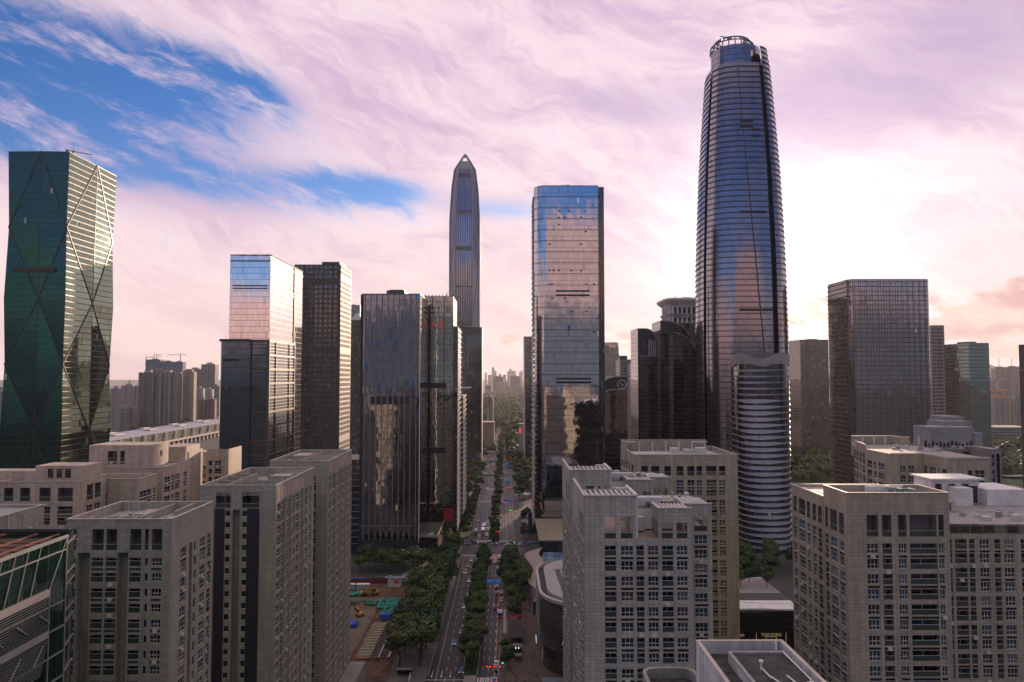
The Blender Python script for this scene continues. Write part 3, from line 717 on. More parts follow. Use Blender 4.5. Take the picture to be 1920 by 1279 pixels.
# low sand-roofed wing in front of it
o = thing('sand_roof_pavilion', 'low pavilion with a bare sand coloured roof at the foot of the rounded mirror tower', 'building', (30, 540, 0))
mb = MB(); x_ = X(1008, 520, 1000); mb.box(x_, x_ + 46, 492, YO - 2, 0, 13, 0, 1); mb.build('pavilion_wall', [glass('pav_glass', 3, 4, (.02, .03, .035), ior=1.7), mat('sand_roof', (.30, .24, .18), .9, scale=.2)], o)
mb = MB(); mb.bar((x_, 492, 13.3), (x_ + 46, 492, 13.3), .5, .8); mb.bar((x_, 492, 13.3), (x_, YO - 2, 13.3), .5, .8); mb.build('roof_kerb', M['concrete'], o)

# ---- V: the tallest tower, tapering, with corner slots and open crown
YV = 633
def vx(px, py): return at(px, py, YV).x
vprof = []
for py, a, b in ((990, 1306.5, 1475), (835, 1306, 1474.5), (650, 1304.5, 1473), (500, 1304, 1467), (420, 1305, 1461), (330, 1308, 1455), (250, 1312, 1447), (180, 1317.5, 1441), (139, 1321, 1437), (104, 1326, 1431)):
    vprof.append((Z(py, YV, 1389), (vx(a, py) + vx(b, py)) / 2, (vx(b, py) - vx(a, py)) / 2 / 1.075))
vprof[0] = (0, vprof[0][1], vprof[0][2])
vcx = vprof[2][1]
V = thing('tallest_tower', 'tallest tower, rounded and tapering with dark corner slots and an open crown, hiding the sun', 'skyscraper', (vcx, YV, 0))
def vw(z):
    for k in range(len(vprof) - 1):
        if z <= vprof[k + 1][0]:
            f = (z - vprof[k][0]) / (vprof[k + 1][0] - vprof[k][0]); f = max(0, f)
            return vprof[k][2] + (vprof[k + 1][2] - vprof[k][2]) * f
    return vprof[-1][2]
NV = 96; SLOT = 3.4
def vpt(deg, z, off=0.0, scale=1.0):
    t = R(deg); n = 3.0; c, s_ = math.cos(t), math.sin(t)
    r = vw(z) * (abs(c) ** n + abs(s_) ** n) ** (-1 / n) * scale + off
    return (vcx + r * c, YV + r * s_, z)
GV = glass('deep_blue_glass', 1.6, 4.6, (.022, .040, .075), (.03, .04, .05), .12, .45, 0, rough=.14, refl=(.34, .32, .34), tilt=.006, wob=.012, blinds=.08, bcol=(.10, .11, .13), tint=(.9, .96, 1), lit=0)
vtop = {'front': Z(139, YV, 1389), 'right': Z(106, YV, 1389), 'left': Z(139, YV, 1389), 'back': Z(106, YV, 1389)}
# bearings of the four slots: corners turned a little so that the front face sits between 1326 and 1452
petals = {'front': (-156 + SLOT, -62 - SLOT), 'right': (-62 + SLOT, 28 - SLOT), 'back': (28 + SLOT, 116 - SLOT), 'left': (116 + SLOT, 204 - SLOT)}
for nm, (a0, a1) in petals.items():
    top = vtop[nm]; mb = MB(); n = 26; zs = [0]
    while zs[-1] + 4.6 * 4 < top: zs.append(zs[-1] + 4.6 * 4)
    zs.append(top); u0 = 0
    for i in range(n):
        da, db = a0 + (a1 - a0) * i / n, a0 + (a1 - a0) * (i + 1) / n
        seg = math.dist(vpt(da, 60), vpt(db, 60))
        for k in range(len(zs) - 1):
            A_ = [vpt(da, zs[k]), vpt(db, zs[k]), vpt(db, zs[k + 1]), vpt(da, zs[k + 1])]
            mb.poly(A_, 0, [(u0, zs[k]), (u0 + seg, zs[k]), (u0 + seg, zs[k + 1]), (u0, zs[k + 1])])
        u0 += seg
    mb.build(nm + '_glazing', GV, V)
    fb = MB(); z = 4.6
    while z < top:
        for i in range(n):
            da, db = a0 + (a1 - a0) * i / n, a0 + (a1 - a0) * (i + 1) / n
            for dz_, e in ((0, .5), (.8, .35)):
                p, q = vpt(da, z + dz_), vpt(db, z + dz_); p2, q2 = vpt(da, z + dz_, e), vpt(db, z + dz_, e)
                up = lambda w_: (w_[0], w_[1], w_[2] + .26)
                fb.poly([p2, q2, up(q2), up(p2)]); fb.poly([up(p2), up(q2), up(q), up(p)]); fb.poly([p, q, q2, p2])
        z += 4.6
    fb.build('sunshade', mat('fin_grey', (.085, .088, .095), .45, .4), V)
core = MB(); zs = [0, 60, 120, 180, 240, 300, 350, Z(104, YV, 1389)]
zs[-1] = Z(141, YV, 1389)
core.loft([[vpt(360 * i / 64, z, -2.6) for i in range(64)] for z in zs], cap=False)
core.build('slot_core', mat('slot_dark', (.02, .022, .026), .5), V)
# a pale diagonal seam on the front face
mb = MB(); pv_ = None
for k in range(30):
    z = 90 + (vtop['front'] - 95) * k / 29; f = 1 - k / 29
    p = vpt(-104 + 32 * f, z, .7)
    if pv_: mb.bar(pv_, p, .5, .5)
    pv_ = p
mb.build('diagonal_seam', mat('seam', (.13, .14, .16), .4), V)
mb = MB()
for py, a, b in ((224, -103, -83), (234, -103, -83), (398, -105, -70), (583, -108, -66), (240, -86, -72), (252, -86, -72)):
    z = Z(py, YV - 35, 1389)
    for i in range(8):
        da, db = a + (b - a) * i / 8, a + (b - a) * (i + 1) / 8
        mb.poly([vpt(da, z, .8), vpt(db, z, .8), vpt(db, z + 1.6, .8), vpt(da, z + 1.6, .8)])
mb.each('louver_band', M['black'], V, 8)
# upper core with open crown
zc0, zc1, zc2 = Z(141, YV, 1380), Z(100, YV, 1380), Z(79, YV, 1380)
cxk = (vx(1334, 120) + vx(1424, 120)) / 2; rk = (vx(1424, 120) - vx(1334, 120)) / 2
def crn(z, sx_=1.0, n=40): return [(cxk + rk * sx_ * math.cos(2 * math.pi * i / n), YV + rk * sx_ * .95 * math.sin(2 * math.pi * i / n), z) for i in range(n)]
mb = MB(); mb.loft([crn(zc0 - 12, 1.0), crn(zc0 + 6, 1.0), crn(zc1 - 2, .99), crn(zc1, .985)], mcap=1); mb.build('upper_core', [GV, M['dark_roof']], V)
mb = MB()
cr2 = lambda z, s_, k: (cxk - 3 + rk * s_ * math.cos(2 * math.pi * k / 22), YV + rk * s_ * math.sin(2 * math.pi * k / 22), z)
for k in range(22):
    mb.bar(cr2(zc1 - 1, .88, k), cr2(zc1 + 4.5, .86, k), .75); mb.bar(cr2(zc1 + 4.5, .86, k), cr2(zc2 - 1.5, .70, k), .65); mb.bar(cr2(zc2 - 1.5, .70, k), cr2(zc2, .52, k), .6)
    for z, s_ in ((zc1 + 4.5, .86), (zc2 - 1.5, .70), (zc2, .52)): mb.bar(cr2(z, s_, k), cr2(z, s_, k + 1), .6, .8)
mb.build('open_crown', mat('crown_steel', (.10, .13, .19), .35, .5), V)
crane(V, vx(1356, 95), YV - 14, zc1 + 5, 7, 190, 1.8, 8); crane(V, vx(1398, 95), YV + 4, zc2 - 2, 4, 70, 4.0, 30)

# ---- U: fin tower
YU = 512
ux0, ux1 = X(1376, YU + 18, 850), X(1478, YU + 18, 850); ucx = (ux0 + ux1) / 2; uw = (ux1 - ux0) / 2 / 1.05; ucy = YU + uw
uz = Z(681, YU, 1425)
U_ = thing('wavy_fin_tower', 'shorter rounded tower wrapped in wavy white fins, in front of the tallest tower', 'tower', (ucx, ucy, 0))
def upt(deg, z, off=0):
    t = R(deg); n = 3.2; c, s_ = math.cos(t), math.sin(t)
    r = uw * (abs(c) ** n + abs(s_) ** n) ** (-1 / n) + off - .9
    return (ucx + r * c, ucy + r * s_, z)
GU = glass('navy_glass', 1.6, 4.15, (.012, .016, .026), (.03, .03, .04), .2, .3, 0, ior=1.9, tilt=.02, wob=.02, blinds=.14, bcol=(.10, .08, .06), lit=.003)
mb = MB(); mb.loft([[upt(360 * i / 72, z) for i in range(72)] for z in (0, uz)], mcap=1); mb.build('glazing', [GU, M['dark_roof']], U_)
mb = MB(); z = 4.0; lev = 0
while z < uz - 1:
    ph = lev * .05
    for i in range(96):
        pts4 = []
        for d in (360 * i / 96, 360 * (i + 1) / 96):
            wv = .5 + .5 * math.cos(R(d + 78) * 2.0 + ph) ; wv2 = .5 + .5 * math.sin(R(d) * 3 + 1.5 + ph)
            amp = .16 + 2.5 * wv ** 1.7 * (.45 if lev > 24 else 1.0) + .4 * wv2 ** 3
            out = .45 + 1.2 * wv + .4 * wv2
            pts4.append((upt(d, z + .25, .02), upt(d, z + .12 + amp * .25, out), upt(d, z - amp * .75, out * .35)))
        (a0, b0, c0), (a1, b1, c1) = pts4
        mb.poly([b0, b1, a1, a0]); mb.poly([c0, c1, b1, b0]); mb.poly([a0, a1, c1, c0])
    z += 4.15; lev += 1
mb.build('wavy_fin', mat('fin_white', (.70, .69, .74), .4), U_)
mb = MB()
for i in range(72):
    q = []
    for d in (360 * i / 72, 360 * (i + 1) / 72):
        top = uz + 5.2 + 2.1 * math.sin(R(d) * 4 - .4); bot = uz - .6 - 1.7 * max(0, math.sin(R(d) * 4 + 2.4))
        q.append((upt(d, bot, .9), upt(d, top, 1.2), upt(d, top, .6), upt(d, bot, .3)))
    (a0, b0, c0, d0), (a1, b1, c1, d1) = q
    mb.poly([a0, a1, b1, b0]); mb.poly([b0, b1, c1, c0]); mb.poly([c0, c1, d1, d0]); mb.poly([d0, d1, a1, a0])
mb.build('wave_parapet', mat('parapet_pale', (.33, .30, .30), .55), U_)
mb = MB(); mb.box(ucx - 8, ucx + 6, ucy - 8, ucy + 6, uz, uz + 7.0); mb.bar((X(1388, 525), 528, uz + 8.5), (X(1433, 525), 528, uz + 8.5), .9, .7); mb.box(X(1429, 525), X(1433, 525), 526, 530, uz, uz + 11); mb.box(X(1386, 525), X(1391, 525), 526, 530, uz + 7.5, uz + 9.8); mb.bar((X(1433, 525), 528, uz + 10), (X(1427, 525), 528, uz + 12.5), .5); mb.build('cleaning_crane', mat('crane_grey', (.16, .15, .15), .5), U_)

# ---- W: dark arch-roofed slabs
GW = glass('bronze_black_glass', 2.2, 4.0, (.010, .009, .009), (.16, .14, .13), 0.0, .22, 0, ior=1.75, tilt=.004, wob=.008, blinds=.04, bcol=(.05, .045, .04), lit=.0)
GWs = glass('pale_side_glass', 2.2, 4.0, (.18, .13, .12), (.22, .18, .17), .1, .3, 0, ior=2.2)
roofrib = mat('vault_metal', (.14, .145, .155), .35, .6)
def arch_slab(t, nm, x0, x1, z, r, y0, y1, flip=1, ribs=8):
    """vertical slab whose roof curves down in a quarter circle towards one side"""
    prof_ = []
    if flip > 0: prof_ = [(x0, z)] + [(x1 - r + r * math.sin(R(90 * k / 12)), z - r + r * math.cos(R(90 * k / 12))) for k in range(13)] + [(x1, 0)]
    else: prof_ = [(x1, z)] + [(x0 + r - r * math.sin(R(90 * k / 12)), z - r + r * math.cos(R(90 * k / 12))) for k in range(13)] + [(x0, 0)]
    bx_ = x0 if flip > 0 else x1
    poly_ = [(bx_, 0)] + prof_
    mb = MB()
    f = [(p[0], y0, p[1]) for p in poly_]; b = [(p[0], y1, p[1]) for p in poly_]
    mb.poly(f[::-1] if flip > 0 else f, 0, [(p[0], p[1]) for p in (poly_[::-1] if flip > 0 else poly_)])
    mb.poly(b if flip > 0 else b[::-1], 0, [(p[0], p[1]) for p in (poly_ if flip > 0 else poly_[::-1])])
    mb.poly([f[0], f[1], b[1], b[0]], 1)
    for k in range(1, len(poly_) - 1):
        mb.poly([f[k], f[k + 1], b[k + 1], b[k]], 2 if k < len(poly_) - 2 else 0)
    mb.build(nm, [GW, GWs, roofrib], t)
    rb = MB()
    for j in range(ribs):
        y = y0 + (y1 - y0) * (j + .0) / (ribs - 1)
        for k in range(len(prof_) - 2): rb.bar((prof_[k][0], y, prof_[k][1] + .25), (prof_[k + 1][0], y, prof_[k + 1][1] + .25), .7, .6)
    rb.build('roof_rib', mat('vault_rib', (.40, .40, .42), .4, .3), t)
YW = 690
W1 = thing('arched_slab_tower', 'near black slab tower with a hollowed arched roof and four upright white posts', 'tower', (X(1217, YW), YW + 20, 0))
w1a, w1b, w1z = X(1197.5, YW, 620), X(1238, YW, 620), Z(616, YW, 1217)
arch_slab(W1, 'front_slab', w1a, X(1230, YW, 620), w1z, 9, YW + 5, YW + 45, 1)
arch_slab(W1, 'rear_slab', w1a + 2, w1b + 3, Z(668, YW, 1217), .5, YW, YW + 4, 1, 2)
mb = MB()
for k in range(4): mb.bar((X(1219 + 4 * k, YW), YW + 2, Z(668, YW, 1217)), (X(1219 + 4 * k, YW), YW + 2, Z(637, YW, 1217)), .7)
mb.each('post', M['white_metal'], W1)
W2 = thing('vaulted_slab_tower', 'taller near black slab tower with stepped vaulted roofs, beside the tallest tower', 'tower', (X(1270, 660), 690, 0))
arch_slab(W2, 'rear_slab', X(1238, 675, 610), X(1300, 675, 610), Z(602, 675, 1260), 26, 675, 715, 1, 10)
arch_slab(W2, 'front_slab', X(1262, 655, 640), X(1306, 655, 640), Z(624, 655, 1280), 22, 655, 674, 1, 6)
W4 = thing('vaulted_hotel', 'dark vaulted hotel slab with a round white emblem near its top', 'hotel', (X(1150, 640), 660, 0))
arch_slab(W4, 'rear_slab', X(1105, 645, 720), X(1176, 645, 720), Z(706.5, 645, 1150), 26, 645, 690, -1, 12)
arch_slab(W4, 'front_slab', X(1116, 632, 720), X(1175, 632, 720), Z(731, 632, 1150), 17, 632, 644.5, -1, 4)
mb = MB(); ex, ez, ey = X(1166, 645, 721), Z(721, 645, 1166), 644.6; er = 3.9
for k in range(30):
    a, b = 2 * math.pi * k / 30, 2 * math.pi * (k + .62) / 30
    mb.bar((ex + er * math.cos(a), ey, ez + er * math.sin(a)), (ex + er * math.cos(b), ey, ez + er * math.sin(b)), .55, .3)
    if k % 2 == 0: mb.bar((ex + er * .84 * math.cos(a), ey, ez + er * .84 * math.sin(a)), (ex + er * .98 * math.cos(b), ey, ez + er * .98 * math.sin(b)), .3, .3)
pr = None
for k in range(13):
    u = -1 + 2 * k / 12; p = (ex + u * 1.9, ey, ez - .75 * math.sin(u * 2.6))
    if pr: mb.bar(pr, p, .5, .45)
    pr = p
mb.build('round_emblem', mat('emblem_white', (.6, .58, .56), .5, emit=(.8, .7, .65), es=.12), W4)

# ---- W3: white flared crown tower
YC = 800
W3 = thing('flared_crown_tower', 'white tower top with a flared cornice and pointed arches, above the dark vaulted slab', 'tower', (X(1275, YC), YC + 20, 0))
cx3 = X(1287, YC + 20, 580); pw_ = 1400 / (YC + 20)
def sq(hw, z, n=8): return [(p[0], p[1], z) for p in rrect(cx3 - hw, cx3 + hw, YC + 20 - hw, YC + 20 + hw, hw * .35, 4)]
zz = lambda py: Z(py, YC, 1275)
mb = MB(); mb.loft([sq(22, 0), sq(22, zz(606)), sq(20.5, zz(600)), sq(20.5, zz(574))], mcap=0); mb.build('drum', glass('crown_dark', 1.5, 4, (.03, .03, .03), ior=1.6), W3)
wm_ = mat('crown_white', (.76, .70, .66), .6)
mb = MB(); mb.loft([sq(22.5, zz(577)), sq(24, zz(572)), sq(27.5, zz(567)), sq(29.2, zz(563)), sq(29.0, zz(560.5)), sq(26, zz(559)), sq(24, zz(558.5))], mcap=0)
mb.loft([sq(22.5, zz(596)), sq(25.5, zz(590)), sq(26, zz(588.5)), sq(22.5, zz(588))], cap=False)
for side in range(2):
    for k in range(9):
        u = -20 + k * 5
        for (za_, zb_) in ((606, 589), (588, 573)):
            if side == 0: mb.bar((cx3 + u, YC - 2.2, zz(za_)), (cx3 + u, YC - 2.2, zz(zb_)), 1.7, 1.0); mb.bar((cx3 + u - .8, YC - 2.2, zz(zb_ + 4)), (cx3 + u + 2.4, YC - 2.2, zz(zb_)), .9, .9); mb.bar((cx3 + u + .8, YC - 2.2, zz(zb_ + 4)), (cx3 + u - 2.4, YC - 2.2, zz(zb_)), .9, .9)
            else: mb.bar((cx3 - 22.2, YC + 20 + u, zz(za_)), (cx3 - 22.2, YC + 20 + u, zz(zb_)), 1.7, 1.0)
mb.build('flared_cornice', wm_, W3)
mb = MB(); mb.box(cx3 - 6, cx3 + 3, YC + 10, YC + 25, zz(559), zz(555)); mb.bar((cx3 - 13, YC + 15, zz(559)), (cx3 - 13, YC + 15, zz(551)), .4); mb.build('roof_plant', M['steel'], W3)

# ---- T: dark glass block on the right
YT = 620
GT = glass('smoke_glass', 1.55, 3.9, (.022, .020, .020), (.05, .045, .042), .14, .35, 0, refl=(.30, .31, .35), tilt=.010, wob=.020, blinds=.14, bcol=(.09, .08, .065), lit=.0008, major=3, majw=.4, majcol=(.05, .045, .04, 1))
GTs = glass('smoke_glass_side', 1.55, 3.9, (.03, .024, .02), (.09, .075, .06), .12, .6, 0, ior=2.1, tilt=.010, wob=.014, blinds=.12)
tx0, tx1, tz = X(1591, YT, 523), X(1742, YT, 523), Z(523, YT, 1660)
T_ = thing('smoked_glass_block', 'broad smoked glass office block with a glowing edge, right of the sun', 'tower', ((tx0 + tx1) / 2, YT + 21, 0))
tpl = [(tx0 + 3.5, YT), (tx1 - 1.5, YT), (tx1, YT + 1.5), (tx1, YT + 41), (tx0, YT + 41), (tx0, YT + 4)]
mb = MB(); mb.prism(tpl, 0, tz, 0, cap=False, mf=lambda i, k: (0, 0, 1, 1, 1, 0)[i]); mb.build('glazing', [GT, GTs], T_)
mb = MB(); mb.poly([(p[0], p[1], tz - 6) for p in tpl]); mb.box(X(1662, YT + 12), X(1742, YT + 12), YT + 10, YT + 30, tz - 6, tz + 1.3); mb.build('roof', M['dark_roof'], T_)
mb = MB(); z_ = 3.9
while z_ < tz:
    mb.box(tx0 - 1.0, tx0 - .01, YT + 4, YT + 41, z_, z_ + .45); mb.box(tx0 + 3.5, tx1 - 1.5, YT - .5, YT - .01, z_, z_ + .55); z_ += 3.9
mb.build('sunshade', mat('bronze_fin', (.11, .09, .075), .35, .5), T_)
mb = MB()
for k in range(13): mb.box(tx0 + 5 + k * 4.85, tx0 + 5.3 + k * 4.85, YT - .2, YT - .02, 0, tz)
mb.build('mullion', mat('bronze_mullion', (.055, .045, .04), .4, .4), T_)

# ---- towers farther right and left of T
GR = glass('pink_far_glass', 2, 4, (.07, .05, .05), (.10, .075, .075), .25, .4, 0, ior=1.9, blinds=.1)
box_tower('hazy_tower', 'hazy pink brown tower just right of the tallest tower, sun behind it', 1500, 1553, 637, 1050, 45, GR, GR, parapet=2, roofbox=[(.4, .7, .2, .6, 1.5)])
GB = glass('brown_far_glass', 2, 4, (.05, .042, .04), (.08, .07, .065), .3, .4, 0, ior=1.7)
box_tower('brown_slab', 'low brown slab building in the haze below the hazy pink tower', 1470, 1501, 681, 1150, 50, GB, GB, cat='building', roofbox=[(.1, .6, .2, .8, 5)])
box_tower('brown_annex', 'darker brown building touching the hazy pink tower', 1485, 1512, 690, 1130, 40, GB, GB, cat='building', parapet=.5)
o, a_, b_, c_ = box_tower('dark_hall', 'long black hall with a thin red light strip along its lower edge, above the park', 1524, 1600, 760, 1200, 60, GB, GB, cat='building', base=32)
MB().box(a_, b_, 1199.4, 1199.9, 32, 34.2).build('red_light_strip', mat('red_strip', (.6, .02, .02), .5, emit=(1, .05, .03), es=.8), o)
mb = MB()
for k in range(6): mb.box(a_ + 4 + k * 11, a_ + 7 + k * 11, 1206, 1209, 0, 32)
mb.build('pillar', M['concrete'], o)
gl_ = flats('grid_far', (.30, .26, .24), (.02, .02, .022), 2.6, 3.9, .7, .62, bal=0)
box_tower('pale_grid_tower', 'slim pale grid tower tucked behind the right edge of the smoked glass block', 1747, 1770, 610, 830, 40, gl_, gl_)
GQ = glass('sea_glass', 1.8, 4.2, (.035, .060, .062), (.10, .11, .10), .25, .45, 0, refl=(.28, .38, .38), tilt=.01, wob=.02, blinds=.2, bcol=(.22, .20, .15))
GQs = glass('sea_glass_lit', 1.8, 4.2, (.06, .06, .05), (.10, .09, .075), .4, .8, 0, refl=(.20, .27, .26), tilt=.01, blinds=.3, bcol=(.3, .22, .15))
QT, qx0, qx1, qz = box_tower('sea_green_tower', 'sea green glass tower standing apart near the right edge', 1816, 1854, 643, 860, 60, GQ, GQs, roofbox=[(.2, .7, .2, .5, 2)])
mb = MB(); mb.poly([(X(1788, 885), 885, 0), (qx0, 860, 0), (qx0, 860, qz), (X(1788, 885), 885, qz - 1)], 0); mb.poly([(X(1788, 885), 885, 0), (X(1788, 885), 885, qz - 1), (X(1795, 920), 920, qz - 1), (X(1795, 920), 920, 0)], 0); mb.build('angled_glazing', GQs, QT)
o = thing('edge_tower', 'tall dark grey pillar-like tower cut by the right border of the view', 'tower', (X(1935, 400), 410, 0))
ex0 = X(1911.5, 424, 700)
mb = MB(); mb.box(ex0, ex0 + 24, 400, 424, 0, Z(643, 400, 1915), 0, 1); mb.build('tower_wall', [mat('edge_stone', (.10, .085, .08), .6), M['dark_roof']], o)
mb = MB()
for py in (664, 680): mb.box(ex0 + 1.5, ex0 + 22, 399.8, 400, Z(py + 9, 400, 1915), Z(py, 400, 1915))
mb.box(ex0 + 3, ex0 + 6, 399.8, 400, 0, Z(700, 400, 1915)); mb.build('window_strip', gdark, o)
mb = MB(); mb.box(ex0 - .5, ex0 + 24.4, 399.5, 424.4, Z(694, 400, 1915), Z(692, 400, 1915)); mb.build('ledge', M['concrete'], o)
GX = glass('ice_glass', 2.0, 4.2, (.07, .09, .12), (.12, .13, .15), .1, .3, 0, refl=(.6, .66, .75), tilt=.02, wob=.05)
x1t = thing('tapered_ice_tower', 'pale blue tapering glass tower seen just right of the rounded mirror tower', 'tower', (X(1146, 1150), 1165, 0))
mb = MB(); ring = lambda a, b, z: [(a, 1150, z), (b, 1150, z), (b, 1190, z), (a, 1190, z)]
mb.loft([ring(X(1126, 1150), X(1164, 1150), 0), ring(X(1127, 1150), X(1163.5, 1150), Z(690, 1150, 1146)), ring(X(1131, 1150), X(1160, 1150), Z(642, 1150, 1146))], mcap=1); mb.build('glazing', [GX, M['roof']], x1t)
fl2 = flats('stone_far', (.26, .24, .24), (.03, .03, .035), 2.2, 3.6, .6, .6, bal=0)
box_tower('stone_tower', 'grey stone tower with a brown roof box, between the ice tower and the dark slabs', 1163, 1188, 674, 960, 40, fl2, fl2, roofbox=[(.05, .6, .2, .6, 5)])
box_tower('pale_stepped_tower', 'narrow pale tower touching the left side of the near black slab', 1186, 1199, 683, 900, 40, fl2, fl2, roofbox=[(.2, .55, .2, .6, 11)])
# ================================================================== tiled apartment blocks
WG = [glass('pane_dark', 40, 40, (.012, .016, .02), mu=0, mv=0, ior=1.55, tilt=0, wob=.02, blinds=0),
      glass('pane_teal', 40, 40, (.016, .045, .052), mu=0, mv=0, ior=1.6, tilt=0, wob=.02, blinds=0),
      mat('pane_curtain', (.11, .105, .10), .35), mat('pane_red_curtain', (.06, .018, .024), .35),
      glass('pane_black', 40, 40, (.006, .007, .008), mu=0, mv=0, ior=1.5, tilt=0, wob=.02, blinds=0)]
FRM = mat('window_frame', (.46, .47, .48), .45)
RAIL = glass('rail_glass', 40, 40, (.03, .045, .043), mu=0, mv=0, ior=1.6, tilt=0, wob=.02, blinds=0)
LINT = mat('light_lintel', (.42, .41, .42), .6)
ACW = mat('ac_white', (.5, .49, .47), .6)
WMESH = {}
def window_mb(kind, w, h, var, dep):
    mb = MB(); g_ = 0; f = .10
    if kind in ('w3', 'w2', 'w1'):
        mb.poly([(0, 0, 0), (w, 0, 0), (w, 0, h), (0, 0, h)], 0)
        for z0, z1 in ((0, f), (h - f, h)): mb.box(0, w, -.06, -.005, z0, z1, 1)
        n = {'w3': 3, 'w2': 2, 'w1': 1}[kind]
        for k in range(n + 1):
            x = (w - f) * k / n; mb.box(x, x + f, -.06, -.004, f, h - f, 1)
        if kind == 'w3': mb.box(w / 3, w * 2 / 3, -.07, -.003, h * .38, h * .38 + .14, 1)
        if kind != 'w1': mb.box(0, w, -.07, -.003, h * .36, h * .36 + f, 1)
        mb.box(-.02, w + .02, -dep * .9, -.06, h - .16, h - .02, 2)
    else:                      # loggia: glazed back, glass rail in front, hand rail
        mb.poly([(0, 0, 0), (w, 0, 0), (w, 0, h), (0, 0, h)], 0)
        mb.box(w * .5 - .06, w * .5 + .06, -.06, -.004, 0, h, 1)
        if var in (1, 3): mb.box(w * .08, w * .45, -.35, -.01, .05, .75, 3)
        mb.poly([(0, -dep + .05, .02), (w, -dep + .05, .02), (w, -dep + .05, 1.0), (0, -dep + .05, 1.0)], 4)
        mb.box(0, w, -dep + .02, -dep + .1, 1.0, 1.07, 1)
        mb.box(-.02, w + .02, -dep * .9, -dep * .5, h - .16, h - .02, 2)
    return mb
class Block:
    """walls with real openings; windows become parts (those that show largest) or one remainder"""
    def __init__(s, name, label, loc, wallmat, cat='apartment block', group=None):
        s.root = thing(name, label, cat, loc, group); s.wall = MB(); s.wins = []; s.mats = [wallmat, M['black'], mat('loggia_plaster', (.17, .155, .14), .8), mat('dark_spandrel', (.035, .038, .048), .5)]
        s.rs = random.Random(len(label) * 7 + int(loc[1]))
    def face(s, O, U, Wd, ztop, zbot, cols, header=1.0, terrace=None, pair=6.0, slots=(), slot_mat=0, spandrel=False, start=.7, wh=2.0, nofill=False, single=False):
        N = (U[1], -U[0])
        P = lambda u, v, d=0: (O[0] + U[0] * u - N[0] * d, O[1] + U[1] * u - N[1] * d, v)
        def q(u0, u1, v0, v1, m=0, d=0):
            if u1 - u0 > .01 and v1 - v0 > .01: s.wall.poly([P(u0, v0, d), P(u1, v0, d), P(u1, v1, d), P(u0, v1, d)], m, [(u0, v0), (u1, v0), (u1, v1), (u0, v1)])
        def reveal(c0, c1, a, b, d, m=0):
            s.wall.poly([P(c0, a), P(c1, a), P(c1, a, d), P(c0, a, d)], m); s.wall.poly([P(c0, b, d), P(c1, b, d), P(c1, b), P(c0, b)], m)
            s.wall.poly([P(c0, a, d), P(c0, b, d), P(c0, b), P(c0, a)], m); s.wall.poly([P(c1, a), P(c1, b), P(c1, b, d), P(c1, a, d)], m)
        # full-height recessed slots split the face
        rows = []; v = ztop - header
        if terrace: rows.append((v - terrace, v, 'T')); v -= terrace
        v -= start; first = v; k = 0
        while v - wh > zbot + 1:
            rows.append((v - wh, v, 'W'))
            if (k % 2 == 0 and not single):
                rows.append((v - wh - .78, v - wh - .34, 'S')); v -= 3.0
            else: v -= pair - 3.0
            k += 1
        body = sorted([(c[0], c[1], c[2]) for c in cols])
        segs = []; u = 0
        for (a, b) in sorted(slots): segs.append((u, a)); u = b
        segs.append((u, Wd))
        for (a, b) in slots:
            st = ztop - header - (terrace or 0) - .5
            q(a, b, st, ztop); reveal(a, b, zbot, st, 1.8, slot_mat); q(a, b, zbot, st, slot_mat, 1.8)
        for (ua, ub) in segs:
            cs = [c for c in body if c[0] >= ua - .01 and c[1] <= ub + .01]; prev = ztop
            for (a, b, kind) in rows:
                q(ua, ub, b, prev); prev = a; u = ua
                for (c0, c1, ck) in cs:
                    if ck == 'x' and kind != 'T': continue
                    if ck == 'n' and kind == 'T': continue
                    if kind == 'S' and spandrel and ck[0] != 's':
                        q(u, c0, a, b); u = c1; q(c0, c1, a, b, 3, -.03); continue
                    if kind == 'S' and ck in ('s1',): continue
                    q(u, c0, a, b); u = c1
                    if kind == 'T':
                        reveal(c0, c1, a, b, 2.6, 2); q(c0, c1, a, b, 2, 2.6); s.wins.append(('terrace_rail', P(c0, a), U, c1 - c0, b - a, N))
                    elif kind == 'S': reveal(c0, c1, a, b, .45, 1); q(c0, c1, a, b, 1, .45)
                    else:
                        kk = 'w1' if ck == 's1' else ck; dep = 1.2 if kk == 'b' else .28
                        reveal(c0, c1, a, b, dep, 2 if kk == 'b' else 0); s.wins.append((kk, P(c0, a, dep), U, c1 - c0, b - a, N))
                q(u, ub, a, b)
            q(ua, ub, zbot, prev)
    def plain(s, O, U, Wd, z0, z1, m=0):
        s.wall.poly([(O[0], O[1], z0), (O[0] + U[0] * Wd, O[1] + U[1] * Wd, z0), (O[0] + U[0] * Wd, O[1] + U[1] * Wd, z1), (O[0], O[1], z1)], m, [(0, z0), (Wd, z0), (Wd, z1), (0, z1)])
    def top(s, x0, x1, y0, y1, z, par=1.6, t=.35, cope=True, roofm=None, skip=''):
        """parapet with inner faces, coping and sunken roof slab"""
        w = s.wall
        for (a, b, c, d, k) in ((x0, x1, y0, y0 + t, 'f'), (x0, x1, y1 - t, y1, 'b'), (x0, x0 + t, y0 + t, y1 - t, 'l'), (x1 - t, x1, y0 + t, y1 - t, 'r')):
            if k in skip: continue
            w.poly([(a, c, z), (b, c, z), (b, d, z), (a, d, z)], 0)
            if k == 'f': w.poly([(b, d, z - par), (a, d, z - par), (a, d, z), (b, d, z)], 0)
            if k == 'b': w.poly([(a, c, z - par), (b, c, z - par), (b, c, z), (a, c, z)], 0)
            if k == 'l': w.poly([(b, d, z - par), (b, c, z - par), (b, c, z), (b, d, z)][::-1], 0)
            if k == 'r': w.poly([(a, c, z - par), (a, d, z - par), (a, d, z), (a, c, z)][::-1], 0)
